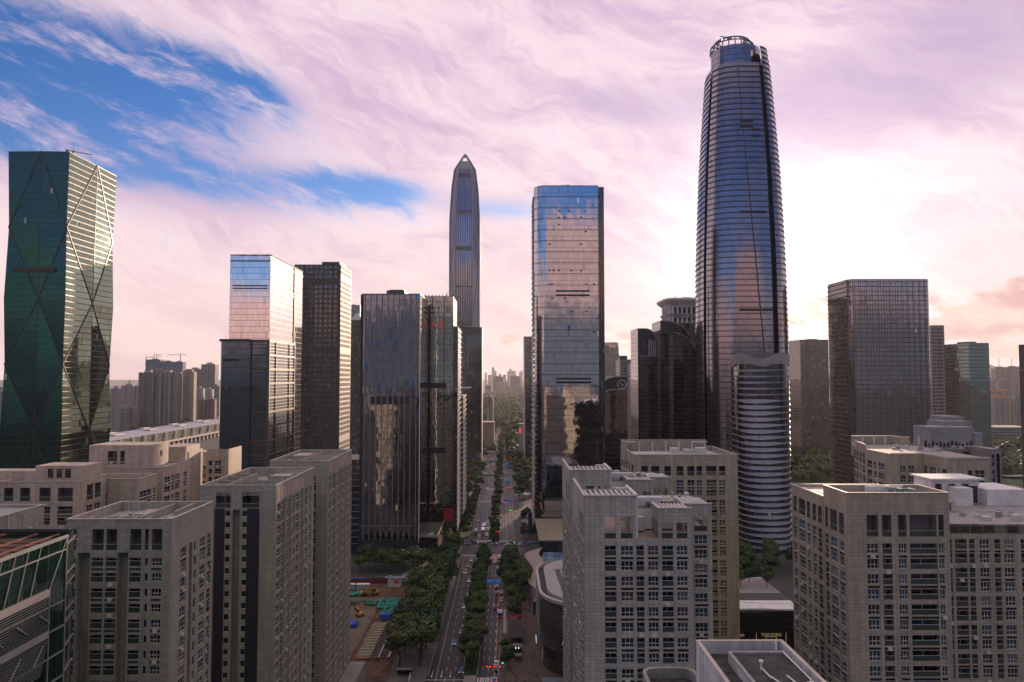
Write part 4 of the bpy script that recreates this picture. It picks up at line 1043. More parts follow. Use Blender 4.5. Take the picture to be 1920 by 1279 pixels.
        r = MB(); r.poly([(x0, y0, z - par), (x1, y0, z - par), (x1, y1, z - par), (x0, y1, z - par)]); r.build('roof', roofm or M['roof'], s.root)
        if cope:
            c = MB(); e = .12
            c.box(x0 - e, x1 + e, y0 - e, y0 + t, z, z + .14); c.box(x0 - e, x1 + e, y1 - t, y1 + e, z, z + .14); c.box(x0 - e, x0 + t, y0 + t, y1 - t, z, z + .14); c.box(x1 - t, x1 + e, y0 + t, y1 - t, z, z + .14)
            c.build('coping', mat('coping_stone', (.44, .38, .34), .6), s.root)
    def add(s, mb, name, m): return mb.build(name, m, s.root)
    def clutter(s, x0, x1, y0, y1, z, n=12):
        r_ = s.rs
        for k in range(n):
            x, y = r_.uniform(x0, x1), r_.uniform(y0, y1); q = k % 4; mb = MB()
            if q == 0: mb.box(x, x + r_.uniform(.8, 1.8), y, y + r_.uniform(.7, 1.4), z, z + r_.uniform(.6, 1.2)); s.add(mb, 'roof_unit', ACW)
            elif q == 1: mb.cyl(x, y, z, z + r_.uniform(.7, 1.5), r_.uniform(.3, .7)); s.add(mb, 'roof_tank', M['grey_metal'])
            elif q == 2: mb.bar((x, y, z + .2), (min(x1, x + r_.uniform(2, 6)), y, z + .2), .14); s.add(mb, 'roof_pipe', M['grey_metal'])
            else: mb.bar((x, y, z), (x, y, z + r_.uniform(1.2, 3.0)), .09); s.add(mb, 'roof_mast', FRM)
    def finish(s):
        s.wall.build('wall', s.mats, s.root)
        acs = [w for w in s.wins if w[0] in ('w2', 'w3', 's1', 'b')]; s.rs.shuffle(acs); k = 0
        for (kk, p, U, w, h, N) in acs:
            c = proj(p)
            if c is None or not (0 < c[0] < 1920 and 0 < c[1] < 1290) or N[0] * p[0] + N[1] * p[1] > 0: continue
            dep = 1.2 if kk == 'b' else .28; b0 = Vector(p) + Vector((N[0], N[1], 0)) * (dep - .05) + Vector((U[0], U[1], 0)) * (w * .3 if kk != 's1' else 0)
            mb = MB(); q = b0 + Vector((U[0], U[1], 0)) * .85; zc_ = b0.z - .62
            mb.bar((b0.x + N[0] * .2, b0.y + N[1] * .2, zc_), (q.x + N[0] * .2, q.y + N[1] * .2, zc_), .42, .6)
            s.add(mb, 'air_conditioner', ACW); k += 1
            if k >= 14: break
        ranked = []
        for (kk, p, U, w, h, N) in s.wins:
            c = Vector(p) + Vector((U[0] * w / 2, U[1] * w / 2, h / 2)); pp = proj(c)
            vis = pp is not None and -10 < pp[0] < 1930 and -10 < pp[1] < 1290 and (CAMP - c).dot(Vector((N[0], N[1], 0))) > 0
            ranked.append((0 if vis else 1, (CAMP - c).length, kk, p, U, w, h, N))
        ranked.sort(key=lambda r: (r[0], r[1]))
        cnt = {}; rest = {}
        for (nv, d, kk, p, U, w, h, N) in ranked:
            nm = {'b': 'balcony', 'terrace_rail': 'terrace_rail'}.get(kk, 'window')
            if nv and nm == 'terrace_rail': continue
            v = s.rs.choice((0, 0, 0, 1, 1, 1, 4, 4, 2, 0, 1, 0, 1, 1, 4, 0, 1, 3) if kk != 'b' else (4, 4, 0, 1, 3))
            if kk == 'w1': v = s.rs.choice((0, 0, 4))
            key = (kk, round(w, 1), round(h, 1), v)
            ang_ = math.atan2(U[1], U[0])
            if kk == 'terrace_rail':
                mb = MB(); mb.box(0, w, .12, .16, .02, 1.1, 0); mb.box(0, w, .10, .18, 1.1, 1.16, 1); mats_ = [RAIL, FRM, WG[0]]
            else:
                mb = window_mb(kk, w, h, v, 1.2 if kk == 'b' else .28); mats_ = [WG[v], FRM, LINT, ACW, RAIL]
            if not nv and cnt.get(nm, 0) < 100:
                cnt[nm] = cnt.get(nm, 0) + 1
                if key not in WMESH: WMESH[key] = mb.mesh(nm, mats_)
                o = bpy.data.objects.new(nm, WMESH[key]); C.objects.link(o); o.parent = s.root
                o.location = Vector(p) - s.root.location; o.rotation_euler = (0, 0, ang_)
            else:
                r = rest.setdefault((nm, v), (MB(), mats_))[0]; base = len(r.v); ca, sa = math.cos(ang_), math.sin(ang_)
                r.v.extend((p[0] + a * ca - b * sa, p[1] + a * sa + b * ca, p[2] + c) for a, b, c in mb.v)
                r.f.extend(tuple(i + base for i in f) for f in mb.f); r.m.extend(mb.m); r.uv.extend(mb.uv)
        for nm in ('window', 'balcony', 'terrace_rail'):
            big = MB(); ms = []
            for (n2, v), (r, mats_) in rest.items():
                if n2 != nm: continue
                base = len(big.v); off = len(ms); ms += mats_
                big.v += r.v; big.f += [tuple(i + base for i in f) for f in r.f]; big.m += [k + off for k in r.m]; big.uv += r.uv
            if big.f: setk(big.build(nm + 's', ms, s.root), 'stuff')
        return s.root

TW = tile('pale_tile', (.41, .385, .335), 1.05, .72, .06, .50)
TB = tile('beige_tile', (.37, .325, .25), 1.05, .72, .06, .55)
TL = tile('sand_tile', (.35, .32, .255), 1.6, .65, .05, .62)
WHITE = mat('white_paint', (.60, .57, .57), .6)

def pergola(b, x0, x1, y0, y1, z, n, cross=2, slab=None):
    mb = MB()
    for k in range(n): 
        x = x0 + (x1 - x0) * (k + .5) / n; mb.box(x - .14, x + .14, y0, y1, z - .35, z)
    for k in range(cross): 
        y = y0 + (y1 - y0) * (k + .5) / cross; mb.box(x0, x1, y - .12, y + .12, z - .55, z - .36)
    b.add(mb, 'pergola', WHITE)
    if slab is not None:
        m2 = MB(); m2.poly([(x0, y0, slab), (x1, y0, slab), (x1, y1, slab), (x0, y1, slab)]); b.add(m2, 'pergola_floor', mat('pale_floor', (.42, .39, .40), .8))
def fan_units(b, xs, y, z):
    for x in xs:
        mb = MB(); mb.box(x - .55, x + .55, y, y + 1.3, z, z + .95); mb.cyl(x, y + .65, z + .95, z + 1.2, .42, n=10, m=1)
        pts = [(x + .36 * math.cos(2 * math.pi * k / 10), y - .02, z + .5 + .36 * math.sin(2 * math.pi * k / 10)) for k in range(10)]; mb.poly(pts, 1)
        b.add(mb, 'fan_unit', [mat('fan_green', (.16, .24, .23), .5), mat('fan_red', (.16, .03, .04), .5)])

def twin(label, dx, dy, leftcols):
    b = Block('tiled_apartment_block', label, (26 + dx, 162 + dy, 0), TW, group='pale tiled apartment blocks right of the avenue')
    x0, x1, y0, y1 = 15.4 + dx, 36.9 + dx, 150 + dy, 175 + dy; zt = 87.8
    cols = [(4.1, 6.3, 'b'), (7.3, 9.8, 'w3'), (10.4, 11.9, 'b'), (12.7, 14.8, 'w3'), (15.5, 17.7, 'b'), (18.4, 20.6, 'w3')]
    b.face((x0, y0), (1, 0), x1 - x0, zt, 0, cols, header=.55, start=.75)
    b.face((x0, y1), (0, -1), y1 - y0, zt, 0, leftcols, header=.55, start=.75, wh=2.1)
    b.plain((x1, y1), (-1, 0), x1 - x0, 0, zt)
    wx1 = x1 + 5.9
    b.face((x1 + .0, y0 + 7), (1, 0), 5.9, zt, 0, [(.3, 1.6, 'b'), (2.2, 4.9, 'w3')], header=.35, start=.3)
    b.plain((x1, y0), (0, 1), 7, 0, zt); b.plain((wx1, y0 + 7), (0, 1), y1 - y0 - 7, 0, zt)
    r = MB(); r.poly([(x0 + .3, y0 + .3, zt - .3), (x1, y0 + .3, zt - .3), (x1, y1, zt - .3), (x0 + .3, y1, zt - .3)]); r.poly([(x1 - .1, y0 + 7.3, zt - .25), (wx1, y0 + 7.3, zt - .25), (wx1, y1, zt - .25), (x1 - .1, y1, zt - .25)]); b.add(r, 'terrace_floor', mat('terrace_tan', (.27, .22, .18), .8))
    def crown(cx0, cx1, cy0, cy1, z, zo, ops, lops, n, zb=zt):
        W_ = cx1 - cx0; t = .45
        def wallrun(O, U, L, o):
            N = (U[1], -U[0]); P = lambda u, v, d=0: (O[0] + U[0] * u - N[0] * d, O[1] + U[1] * u - N[1] * d, v)
            def q(u0, u1, v0, v1):
                for d, rv in ((0, 0), (t, 1)):
                    pts = [P(u0, v0, d), P(u1, v0, d), P(u1, v1, d), P(u0, v1, d)]; uv = [(u0, v0), (u1, v0), (u1, v1), (u0, v1)]
                    b.wall.poly(pts[::-1] if rv else pts, 0, uv[::-1] if rv else uv)
                b.wall.poly([P(u0, v1), P(u1, v1), P(u1, v1, t), P(u0, v1, t)])
            q(0, L, zo, z); u = 0
            for a, c in o:
                q(u, a, zb, zo); u = c
                for e in (a, c): b.wall.poly([P(e, zb), P(e, zb, t), P(e, zo, t), P(e, zo)])
                b.wall.poly([P(a, zo, t), P(c, zo, t), P(c, zo), P(a, zo)])
                b.wins.append(('terrace_rail', P(a, zb), U, c - a, zo - zb, N))
            q(u, L, zb, zo)
        wallrun((cx0, cy0), (1, 0), W_, ops); wallrun((cx0, cy1), (0, -1), cy1 - cy0, lops); 
        c = MB(); c.box(cx0 - .12, cx1 + .05, cy0 - .12, cy0 + t + .03, z, z + .16); c.box(cx0 - .12, cx0 + t + .03, cy0 + t + .03, cy1, z, z + .16); b.add(c, 'coping', mat('coping_stone', (.44, .38, .34), .6))
        pergola(b, cx0 + t, cx1 - .1, cy0 + t, cy0 + min(8.9, cy1 - cy0), z - .12, n, 2, z - .85)
    crown(x0, x0 + 10.3, y0, y1, 96.2, 92.2, [(4.1, 6.3), (7.3, 9.7)], [(14, 16.5), (18, 21), (22, 24)], 9)
    crown(x0 + 14.8, x1, y0, y0 + 7, 93.7, 90.9, [(.7, 2.9), (3.6, 5.8)], [(1, 3), (4, 6)], 8)
    crown(x1, wx1, y0 + 7, y0 + 17, 93.4, 90.7, [(.3, 1.7), (2.2, 4.9)], [], 7)
    m_ = MB(); m_.box(x0 + .45, x0 + 10.3, y0 + 9, y0 + 9.4, 92, 96.15); b.add(m_, 'crown_back_wall', TW)
    m_ = MB()
    for k in range(5): m_.box(x0 + .5, x0 + 1.3 - .1 * k * 0, y0 + 1.2 + k * 2.2, y0 + 2.6 + k * 2.2, 94.6 - .0 * k, 95.6)
    m_.box(x0 + 2.5, x0 + 2.7, y0 + 4, y0 + 4.2, 92.8, 97.2)
    m_.each('white_bracket', WHITE, b.root)
    m_ = MB(); xr = x0 + 10.3
    for y in (y0 + .3, y0 + 3.6, y0 + 6.8, y0 + 10, y0 + 13): m_.box(xr - .02, xr + .5, y, y + .5, zt, 96.0)
    m_.box(xr - .02, xr + .5, y0 + .2, y0 + 13.6, 96.0, 96.5); m_.box(xr - .02, xr + .5, y0 + .2, y0 + 13.6, 92.0, 92.4); m_.box(xr - 2.5, xr, y0 + 9.5, y0 + 10, 95.9, 96.5)
    b.add(m_, 'white_frame', WHITE)
    m_ = MB(); m_.box(xr + .6, x0 + 20.5, y0 + 9.5, y0 + 13.8, zt, 91.9); m_.box(xr + .8, x0 + 18.5, y0 + 13.8, y0 + 15.2, zt, 93.7); m_.box(xr + .6, x0 + 13.5, y0 + 7.6, y0 + 9.49, zt, 90.6); m_.each('stair_house', WHITE, b.root)
    m_ = MB(); m_.box(x0 + 10.9, x1 + 5, y0 + 17, y1 - .2, zt, 92.4); b.add(m_, 'lift_house', TW)
    m_ = MB(); m_.box(xr + .9, x0 + 20.2, y0 + 9.8, y0 + 13.7, 91.9, 91.96); b.add(m_, 'roof_membrane', M['dark_roof']); b.clutter(xr + 2, x1 + 4, y0 + 17.5, y1 - 1, 92.4, 10)
    pergola(b, x0 + 21, x1 + 5.5, y0 + 14, y0 + 16.8, 93.2, 9, 1, 92.5)
    fan_units(b, (x0 + 12, x0 + 15, x0 + 18), y0 + 11, 91.97)
    return b
lc = [(1.0, 3.2, 'w2'), (4.4, 5.4, 'b'), (6.6, 8.6, 'w2'), (10.2, 11.4, 'b'), (13.0, 15.4, 'w3'), (16.6, 17.8, 'b'), (19.0, 21.0, 'w2'), (22.2, 23.6, 'b')]
twin('pale tiled block with white roof frames and open terraces, nearest right of the avenue', 0, 0, lc).finish()
twin('pale tiled apartment block like its neighbour, half hidden right behind it', .6, 41, lc).finish()

# Q3
b = Block('tiled_apartment_block', 'wide beige tiled block with a striped pergola roof, left of the wavy fin tower', (54, 240, 0), TB, group='pale tiled apartment blocks right of the avenue')
x0, x1, y0, y1, z = 38.9, 70.2, 228, 256, 96.2
c3 = [(2, 4, 'w2'), (5, 7.5, 'b'), (9, 11, 'w3'), (12.7, 14.8, 'w3'), (16, 18.2, 'w2'), (18.8, 20.5, 'w2'), (21.7, 24.8, 'b'), (25.6, 27.5, 'w2')]
b.face((x0, y0), (1, 0), x1 - x0, z, 0, c3, header=3.4, terrace=2.8, start=1.2)
b.face((x0, y1), (0, -1), y1 - y0, z, 0, [(2, 5, 'w3'), (7, 9, 'b'), (12, 15, 'w3'), (18, 20, 'b'), (22, 26, 'w3')], header=3.4, terrace=2.8, start=1.2)
b.plain((x1, y0), (0, 1), y1 - y0, 0, z); b.plain((x1, y1), (-1, 0), x1 - x0, 0, z)
b.top(x0, x1, y0, y1, z, 1.4); pergola(b, x0 + .5, x1 - 5, y0 + .5, y0 + 14, z - .3, 34, 3)
m_ = MB()
for k in range(7): m_.box(x0 + 1 + k * 4.4, x0 + 1.4 + k * 4.4, y1 - 5, y1 - 4.6, z - 1.4, z + 2.0)
m_.box(x0 + .4, x0 + 4, y1 - 5, y1 - 4.6, z + 1.7, z + 2.1); m_.box(x1 - 8, x1 - 3, y1 - 5, y1 - 4.6, z + 1.7, z + 2.1)
b.add(m_, 'white_frame', WHITE)
m_ = MB(); m_.box(x0, x1 - 3, y1 - 3.5, y1 - 3.0, z - 1.4, z + 2.6); m_.box(x0 - .4, x0, y1 - 12, y1 - 3, z - 4, z + 2.6); b.add(m_, 'back_parapet', TB)
m_ = MB(); m_.box(x0 + 13, x0 + 15.5, y0 + 8, y0 + 11, z - .3, z + 1.2); m_.box(x0 + 21, x0 + 24, y0 + 8, y0 + 11, z - .3, z + 1.3); m_.cyl(x0 + 18, y0 + 9, z - .3, z + .9, 1.4); m_.cyl(x0 + 19.6, y0 + 9, z - .3, z + .9, .9); b.add(m_, 'roof_equipment', [ACW]); b.clutter(x0 + 3, x1 - 4, y0 + 16, y1 - 5, z - 1.4, 14)
b.finish()

# S1
b = Block('tiled_apartment_block', 'large beige tiled block with glowing roof terrace openings, front right corner of the view', (78, 165, 0), TB, group='beige tiled apartment blocks at the lower right')
x0, x1, y0, y1, z = 67.9, 88.4, 150, 179, 94.3
c1 = [(3.9, 6.2, 'w3'), (7.0, 8.9, 'b'), (10.2, 11.9, 'w3'), (12.5, 17.9, 'b'), (18.3, 19.4, 'w2')]
b.face((x0, y0), (1, 0), x1 - x0, 96.7, 0, c1, header=4.3, terrace=4.3, start=1.2, wh=2.15)
b.face((x0, 161), (0, -1), 11, 96.7, 0, [(.7, 2.2, 'b'), (3.2, 6.4, 'w3'), (7.4, 9.6, 'w2')], header=4.3, terrace=4.3, start=1.2, wh=2.15)
b.face((x0, y1), (0, -1), 17.9, z, 0, [(1, 3, 'w2'), (4.4, 8, 'w3'), (9, 10.8, 'w2'), (12, 14, 'w2'), (15, 17, 'b')], header=2.4, terrace=3.6, start=1.0, wh=2.15)
b.plain((x1, y0), (0, 1), y1 - y0, 0, z); b.plain((x1, y1), (-1, 0), x1 - x0, 0, z)
b.plain((x1, 161), (-1, 0), x1 - x0, z - 2, 96.7); b.plain((x1, y0), (0, 1), 11, z, 96.7)
b.top(x0, x1, y0, 161, 96.7, 1.3); b.top(x0 + .02, x1, 161.02, y1, z, 1.6); pergola(b, x0 + .5, x0 + 9, 162, y1 - .5, z - .5, 10, 2)
m_ = MB(); m_.box(x0 + 6.5, x0 + 14.2, 155.5, 155.9, 95.4, 97.3); m_.box(x1 - 9, x1 - 4, 152, 153, 95.4, 96.2); m_.each('roof_wall', WHITE, b.root)
m_ = MB()
for k, (dx_, dy_) in enumerate(((11, 154), (12.4, 153.4), (13.5, 154.5), (14.5, 153.2), (15.5, 154))): m_.cyl(x0 + dx_, dy_, 95.4, 96.9 + .3 * (k % 2), .55)
m_.bar((x0 + 10, 153.8, 97.2), (x0 + 17, 153.8, 96.6), .25); b.add(m_, 'roof_tank', mat('tank_green', (.12, .19, .18), .5)); b.clutter(x0 + 2, x1 - 2, 151, 160, 95.4, 14)
b.finish()
# S2
b = Block('tiled_apartment_block', 'lower wing with dark roof edge and white roof huts, at the right border', (105, 170, 0), TB, group='beige tiled apartment blocks at the lower right')
x0, x1, y0, y1, z = 88.45, 128, 160, 190, 86.6
cc = [(1.8, 4.0, 'w3'), (5.0, 6.2, 'b'), (6.9, 9.4, 'b'), (9.9, 11.1, 'b'), (12.2, 14.3, 'w3'), (15.3, 16.6, 'b'), (17.4, 19.6, 'w3'), (21, 24, 'b'), (26, 28, 'w3')]
b.face((x0, y0), (1, 0), x1 - x0, z, 0, cc, header=.5, start=.55, wh=2.15)
b.plain((x1, y0), (0, 1), y1 - y0, 0, z)
m_ = MB(); m_.box(x0 + .05, x1, y0 + .3, y0 + .6, z, z + 1.9); b.add(m_, 'dark_roof_edge', glass('edge_glass', 2.6, 9, (.012, .012, .013), (.10, .08, .07), .25, 0, ior=1.8, blinds=.3))
m_ = MB(); m_.poly([(x0, y0, z + 1.6), (x1, y0, z + 1.6), (x1, y1 + 20, z + 1.6), (x0, y1 + 20, z + 1.6)][:4]); b.add(m_, 'roof', mat('pale_roof', (.25, .235, .24), .7))
m_ = MB(); m_.box(x0 + 7, x0 + 17, 178, 184, z + 1.6, z + 3.6); b.add(m_, 'skylight', glass('sky_g', 1.0, 5, (.03, .04, .045), (.2, .2, .2), .2, .2, ior=2))
m_ = MB(); m_.poly([(x0 + 6.5, 177.4, z + 3.7), (x0 + 17.5, 177.4, z + 3.7), (x0 + 17.5, 185, z + 4.6), (x0 + 6.5, 185, z + 4.6)]); m_.box(x0 + 6.5, x0 + 17.5, 177.3, 177.5, z + 3.5, z + 3.8); b.add(m_, 'skylight_roof', mat('pale_roof', (.25, .235, .24), .7))
m_ = MB(); m_.box(x0 + 18, x0 + 30, 188, 196, z + 1.6, z + 7.5); m_.box(x0 + 22, x0 + 26, 184, 187.9, z + 1.6, z + 6.0); m_.box(x0 + 30.1, x0 + 40, 185, 197, z + 1.6, z + 5.5); m_.box(x0 + 17.5, x0 + 31, 187.2, 197, z + 7.5, z + 7.9); m_.box(x0 + 8, x0 + 17.9, 192, 196, z + 1.6, z + 4.5); b.clutter(x0 + 2, x0 + 30, 164, 178, z + 1.62, 22); m_.each('white_hut', mat('hut_white', (.66, .62, .62), .6), b.root)
m_ = MB()
for k in range(3): m_.box(x0 + 19 + 3.4 * k, x0 + 20.6 + 3.4 * k, 187.9, 187.95, z + 5, z + 6.5)
m_.box(x0 + 27, x0 + 29.6, 187.9, 187.95, z + 1.8, z + 6); m_.each('hut_window', WG[0], b.root)
b.finish()
# S3: three joined volumes, one thing
b = Block('tiled_apartment_block', 'beige tiled block with a pale angled roof, below the smoked glass block', (128, 235, 0), TB, group='beige tiled apartment blocks at the lower right')
A0 = (X(1600, 264), 264); xs1, xs2 = 118.0, 127.9; xp0, xp1 = 128.8, 140.8
b.face((xs1, 230), (1, 0), xs2 - xs1, 96.2, 0, [(2.9, 4.6, 'w2'), (5.4, 7.2, 'w2')], header=3.0, terrace=None, start=.3, single=True, wh=2.3)
d_ = math.hypot(xp0 - xs2, 12); ud = ((xp0 - xs2) / d_, -12 / d_)
b.face((xs2, 230), ud, d_, 96.2, 0, [(.5, 2, 'b'), (3.2, 6, 'w3'), (7, 8, 'w2'), (9, 11, 'b')], header=3.0, start=.3, single=True, wh=2.3)
b.face((xp0, 218), (1, 0), xp1 - xp0, 96.2, 0, [(5.5, 7, 'w1'), (7.6, 10.5, 'w2')], header=3.0, start=.3, single=True, wh=2.3)
b.face((xs1, 246), (0, -1), 16, 96.2, 0, [(1, 4, 'b'), (5, 7, 'w2'), (8, 12, 'w3')], header=3.0, start=.3, single=True, wh=2.3)
L_e = math.hypot(xs1 - A0[0], 246 - A0[1]); ue = ((xs1 - A0[0]) / L_e, (246 - A0[1]) / L_e)
b.face(A0, ue, L_e, 97.4, 0, [(1, 3.5, 'b'), (4.5, 7, 'b'), (9, 12, 'w3'), (14, 17, 'b')], header=3.0, terrace=3.2, start=.8, single=True, wh=2.2)
b.plain((xp1, 218), (0, 1), 40, 0, 96.2); b.plain((xp1, 262), (-1, 0), xp1 - A0[0], 0, 96.2)
m_ = MB(); m_.poly([(xs1, 230, 96.1), (xs2, 230, 96.1), (xp0, 218, 96.1), (xp1, 218, 96.1), (xp1, 262, 96.1), (A0[0], 264, 96.1), (xs1, 246, 96.1)]); b.add(m_, 'roof', mat('pale_roof', (.25, .235, .24), .7))
m_ = MB(); m_.bar((xs1, 230, 96.25), (xs2, 230, 96.25), .4, .5); m_.bar((xs2, 230, 96.25), (xp0, 218, 96.25), .4, .5); m_.bar((xp0, 218, 96.25), (xp1, 218, 96.25), .4, .5); m_.bar((A0[0], A0[1], 97.5), (xs1, 246, 97.5), .4, .5); b.add(m_, 'coping', mat('coping_stone', (.44, .38, .34), .6)); b.clutter(xs1 + 1, xp1 - 2, 236, 258, 96.1, 16)
m_ = MB(); m_.box(A0[0], xp1 - 4, 265, 266, 92, 99.0); m_.bar((xp1 - 4, 265, 97.5), (xp1 - 2, 258, 97.5), .8, 3); b.add(m_, 'back_parapet', TB)
m_ = MB()
for k in range(6): m_.box(A0[0] + 3 + k * 4, A0[0] + 3.5 + k * 4, 264, 264.5, 96, 98.8)
b.add(m_, 'white_frame', WHITE)
b.finish()
# S4
b = Block('grey_stepped_block', 'grey apartment block with stepped cluttered roof storeys, behind the beige block at the right', (182, 310, 0), tile('grey_tile', (.24, .22, .215), 1.6, .8, .05, .6), group=None)
x0, x1, y0, z = X(1738, 300), X(1845, 300), 300, Z(842, 300, 1790)
b.face((x0, y0), (1, 0), x1 - x0, z, 0, [(1, 2.6, 'w2'), (3.4, 4.8, 'w2'), (6, 9, 'b'), (10.5, 12, 'b'), (14, 17, 'b'), (18.5, 21, 'w2')], header=1.0, terrace=5.2, start=1.2)
b.face((x0, y0 + 25), (0, -1), 25, z, 0, [(2, 5, 'w2'), (8, 12, 'b')], header=1, start=1)
b.plain((x1, y0), (0, 1), 25, 0, z); b.top(x0, x1, y0, y0 + 25, z, 1)
xr0, xr1 = X(1848, 290), X(1870, 290)
b.face((xr0, 288), (1, 0), xr1 - xr0, Z(842, 288, 1860), 0, [(.8, 2.0, 'w1')], header=1.4, start=.4, slots=((2.6, 3.8),), slot_mat=1); b.plain((xr1, 288), (0, 1), 30, 0, Z(842, 288, 1860)); b.plain((xr0, 318), (0, -1), 30, 0, Z(842, 288, 1860))
m_ = MB(); m_.poly([(xr0, 288, Z(842, 288, 1860) - .1), (xr1, 288, Z(842, 288, 1860) - .1), (xr1, 318, Z(842, 288, 1860) - .1), (xr0, 318, Z(842, 288, 1860) - .1)]); b.add(m_, 'side_roof', M['roof'])
gp_ = mat('grey_paint', (.24, .24, .26), .7)
for (a, c, yy, pt, pb) in ((1742, 1826, 304, 801, 842), (1768, 1822, 312, 790, 801), (1772, 1808, 318, 781, 790), (1826, 1842, 303, 812, 842)):
    m_ = MB(); m_.box(X(a, yy), X(c, yy), yy, yy + 12, Z(pb, yy, 1790) - 1, Z(pt, yy, 1790)); b.add(m_, 'roof_storey', gp_)
m_ = MB(); rr = random.Random(2)
for k in range(14): 
    u = x0 + 1 + k * 1.55; m_.box(u, u + rr.uniform(.5, 1.1), 303.9, 303.99, Z(838, 303, 1790), Z(838, 303, 1790) + rr.uniform(1.2, 2.6))
m_.each('roof_window', WG[0], b.root)
m_ = MB()
for k in range(10): u = x0 + rr.uniform(1, 20); m_.box(u, u + rr.uniform(.6, 1.6), 301, 302, z - .9, z + rr.uniform(.3, 1.2))
m_.each('roof_clutter', ACW, b.root)
b.finish()

# R: near dark roof at the bottom edge
o = thing('stair_tower_roof', 'near white walled roof with dark stained deck and pipes, at the bottom edge', 'rooftop', (25, 70, 0))
zR = Z(1213, 80, 1400); xa, xb = X(1314, 80, 1213), X(1479, 80, 1213)
wst = tile('stained_white', (.50, .50, .51), 9, 9, 0, 1, .8, .28)
mb = MB(); t = .35
mb.poly([(xa, 82, 0), (xa, 55, 0), (xa, 55, zR), (xa, 82, zR)]); mb.poly([(xa, 55, 0), (xb, 55, 0), (xb, 55, zR), (xa, 55, zR)]); mb.poly([(xb, 55, 0), (xb, 82, 0), (xb, 82, zR), (xb, 55, zR)]); mb.poly([(xb, 82, 0), (xa, 82, 0), (xa, 82, zR), (xb, 82, zR)])
mb.poly([(xa + t, 55, zR - 1.3), (xa + t, 82, zR - 1.3), (xa + t, 82, zR), (xa + t, 55, zR)]); mb.poly([(xa + t, 81.6, zR - 1.3), (xb - t, 81.6, zR - 1.3), (xb - t, 81.6, zR), (xa + t, 81.6, zR)]); mb.poly([(xb - t, 82, zR - 1.3), (xb - t, 55, zR - 1.3), (xb - t, 55, zR), (xb - t, 82, zR)])
mb.build('wall', wst, o)
deck = mat('stained_deck', (.040, .038, .037), .9, scale=.9, var=.8)
mb = MB(); mb.poly([(xa, 55, zR - 1.3), (xb, 55, zR - 1.3), (xb, 82, zR - 1.3), (xa, 82, zR - 1.3)]); mb.build('roof', deck, o)
xi = xa + 2.6
mb = MB(); mb.box(xi, xb - .9, 56, 79, zR - 1.3, zR - .35, 0, 1, False); mb.build('raised_deck', [wst, deck], o)
mb = MB(); mb.box(xi - .05, xi + .3, 56, 79.2, zR - .34, zR - .12); mb.box(xi + .3, xb - .9, 78.8, 79.2, zR - .34, zR - .12); mb.build('deck_kerb', mat('kerb_grey', (.27, .26, .25), .9, scale=1.2, var=.4), o)
cop = mat('coping_stone', (.44, .38, .34), .6)
mb = MB(); mb.box(xa - .06, xa + t, 55, 82, zR, zR + .07); mb.box(xb - t, xb + .06, 55, 82, zR, zR + .07); mb.box(xa + t, xb - t, 81.6, 82.05, zR, zR + .07); mb.build('coping', cop, o)
mb = MB(); zp = zR - .15
for (p, q) in (((xb - 1.0, 79, zp), (xb - 1.0, 56, zp)), ((xi + 3.2, 70, zp), (xb - 1, 71.5, zp)), ((xi + 1.2, 69, zp), (xi + 3.0, 69, zp)), ((xi + 2.2, 72.5, zp), (xi + 3, 69, zp)), ((xi + 3.8, 72.8, zp), (xi + 4.6, 66.5, zp)), ((xi + 1.2, 66.6, zp), (xi + 4.6, 66.5, zp)), ((xi + 2.0, 74.6, zp), (xi + 2.2, 72.4, zp - .1))): mb.bar(p, q, .11)
mb.build('pipe', M['white_metal'], o)
mb = MB(); mb.cyl(xi + 2.0, 74.8, zR - .4, zR + .35, .10); mb.cyl(xi + 2.0, 74.8, zR + .35, zR + .55, .22); mb.cyl(xb - 1.35, 80, zR - 1.3, zR + .5, .12); mb.build('vent_pipe', M['white_metal'], o)
mb = MB(); mb.bar((xb - .5, 62, zR + .07), (xb - .5, 62, zR + .45), .16); mb.build('red_beacon', mat('beacon_red', (.5, .02, .02), .4, emit=(1, .05, .03), es=.5), o)
o = thing('rounded_parapet_roof', 'low stained roof parapet with rounded corners, bottom edge beside the near white walled roof', 'rooftop', (18, 92, 0))
zq = Z(1263, 88, 1260); mb = MB(); pa = rrect(X(1206, 88, 1263), X(1308, 88, 1263), 70, 90, 1.6, 4); pb_ = rrect(X(1206, 88, 1263) + .4, X(1308, 88, 1263) - .4, 70.4, 89.6, 1.3, 4)
mb.prism(pa, 0, zq, cap=False)
for i in range(len(pa)):
    j = (i + 1) % len(pa); mb.poly([(*pa[i], zq), (*pa[j], zq), (*pb_[j], zq), (*pb_[i], zq)]); mb.poly([(*pb_[j], zq - 1.2), (*pb_[i], zq - 1.2), (*pb_[i], zq), (*pb_[j], zq)])
mb.build('parapet', mat('stained_parapet', (.22, .21, .19), .9, scale=.8, var=.35), o)
mb = MB(); mb.poly([(p[0], p[1], zq - 1.2) for p in pb_]); mb.build('roof', deck, o)

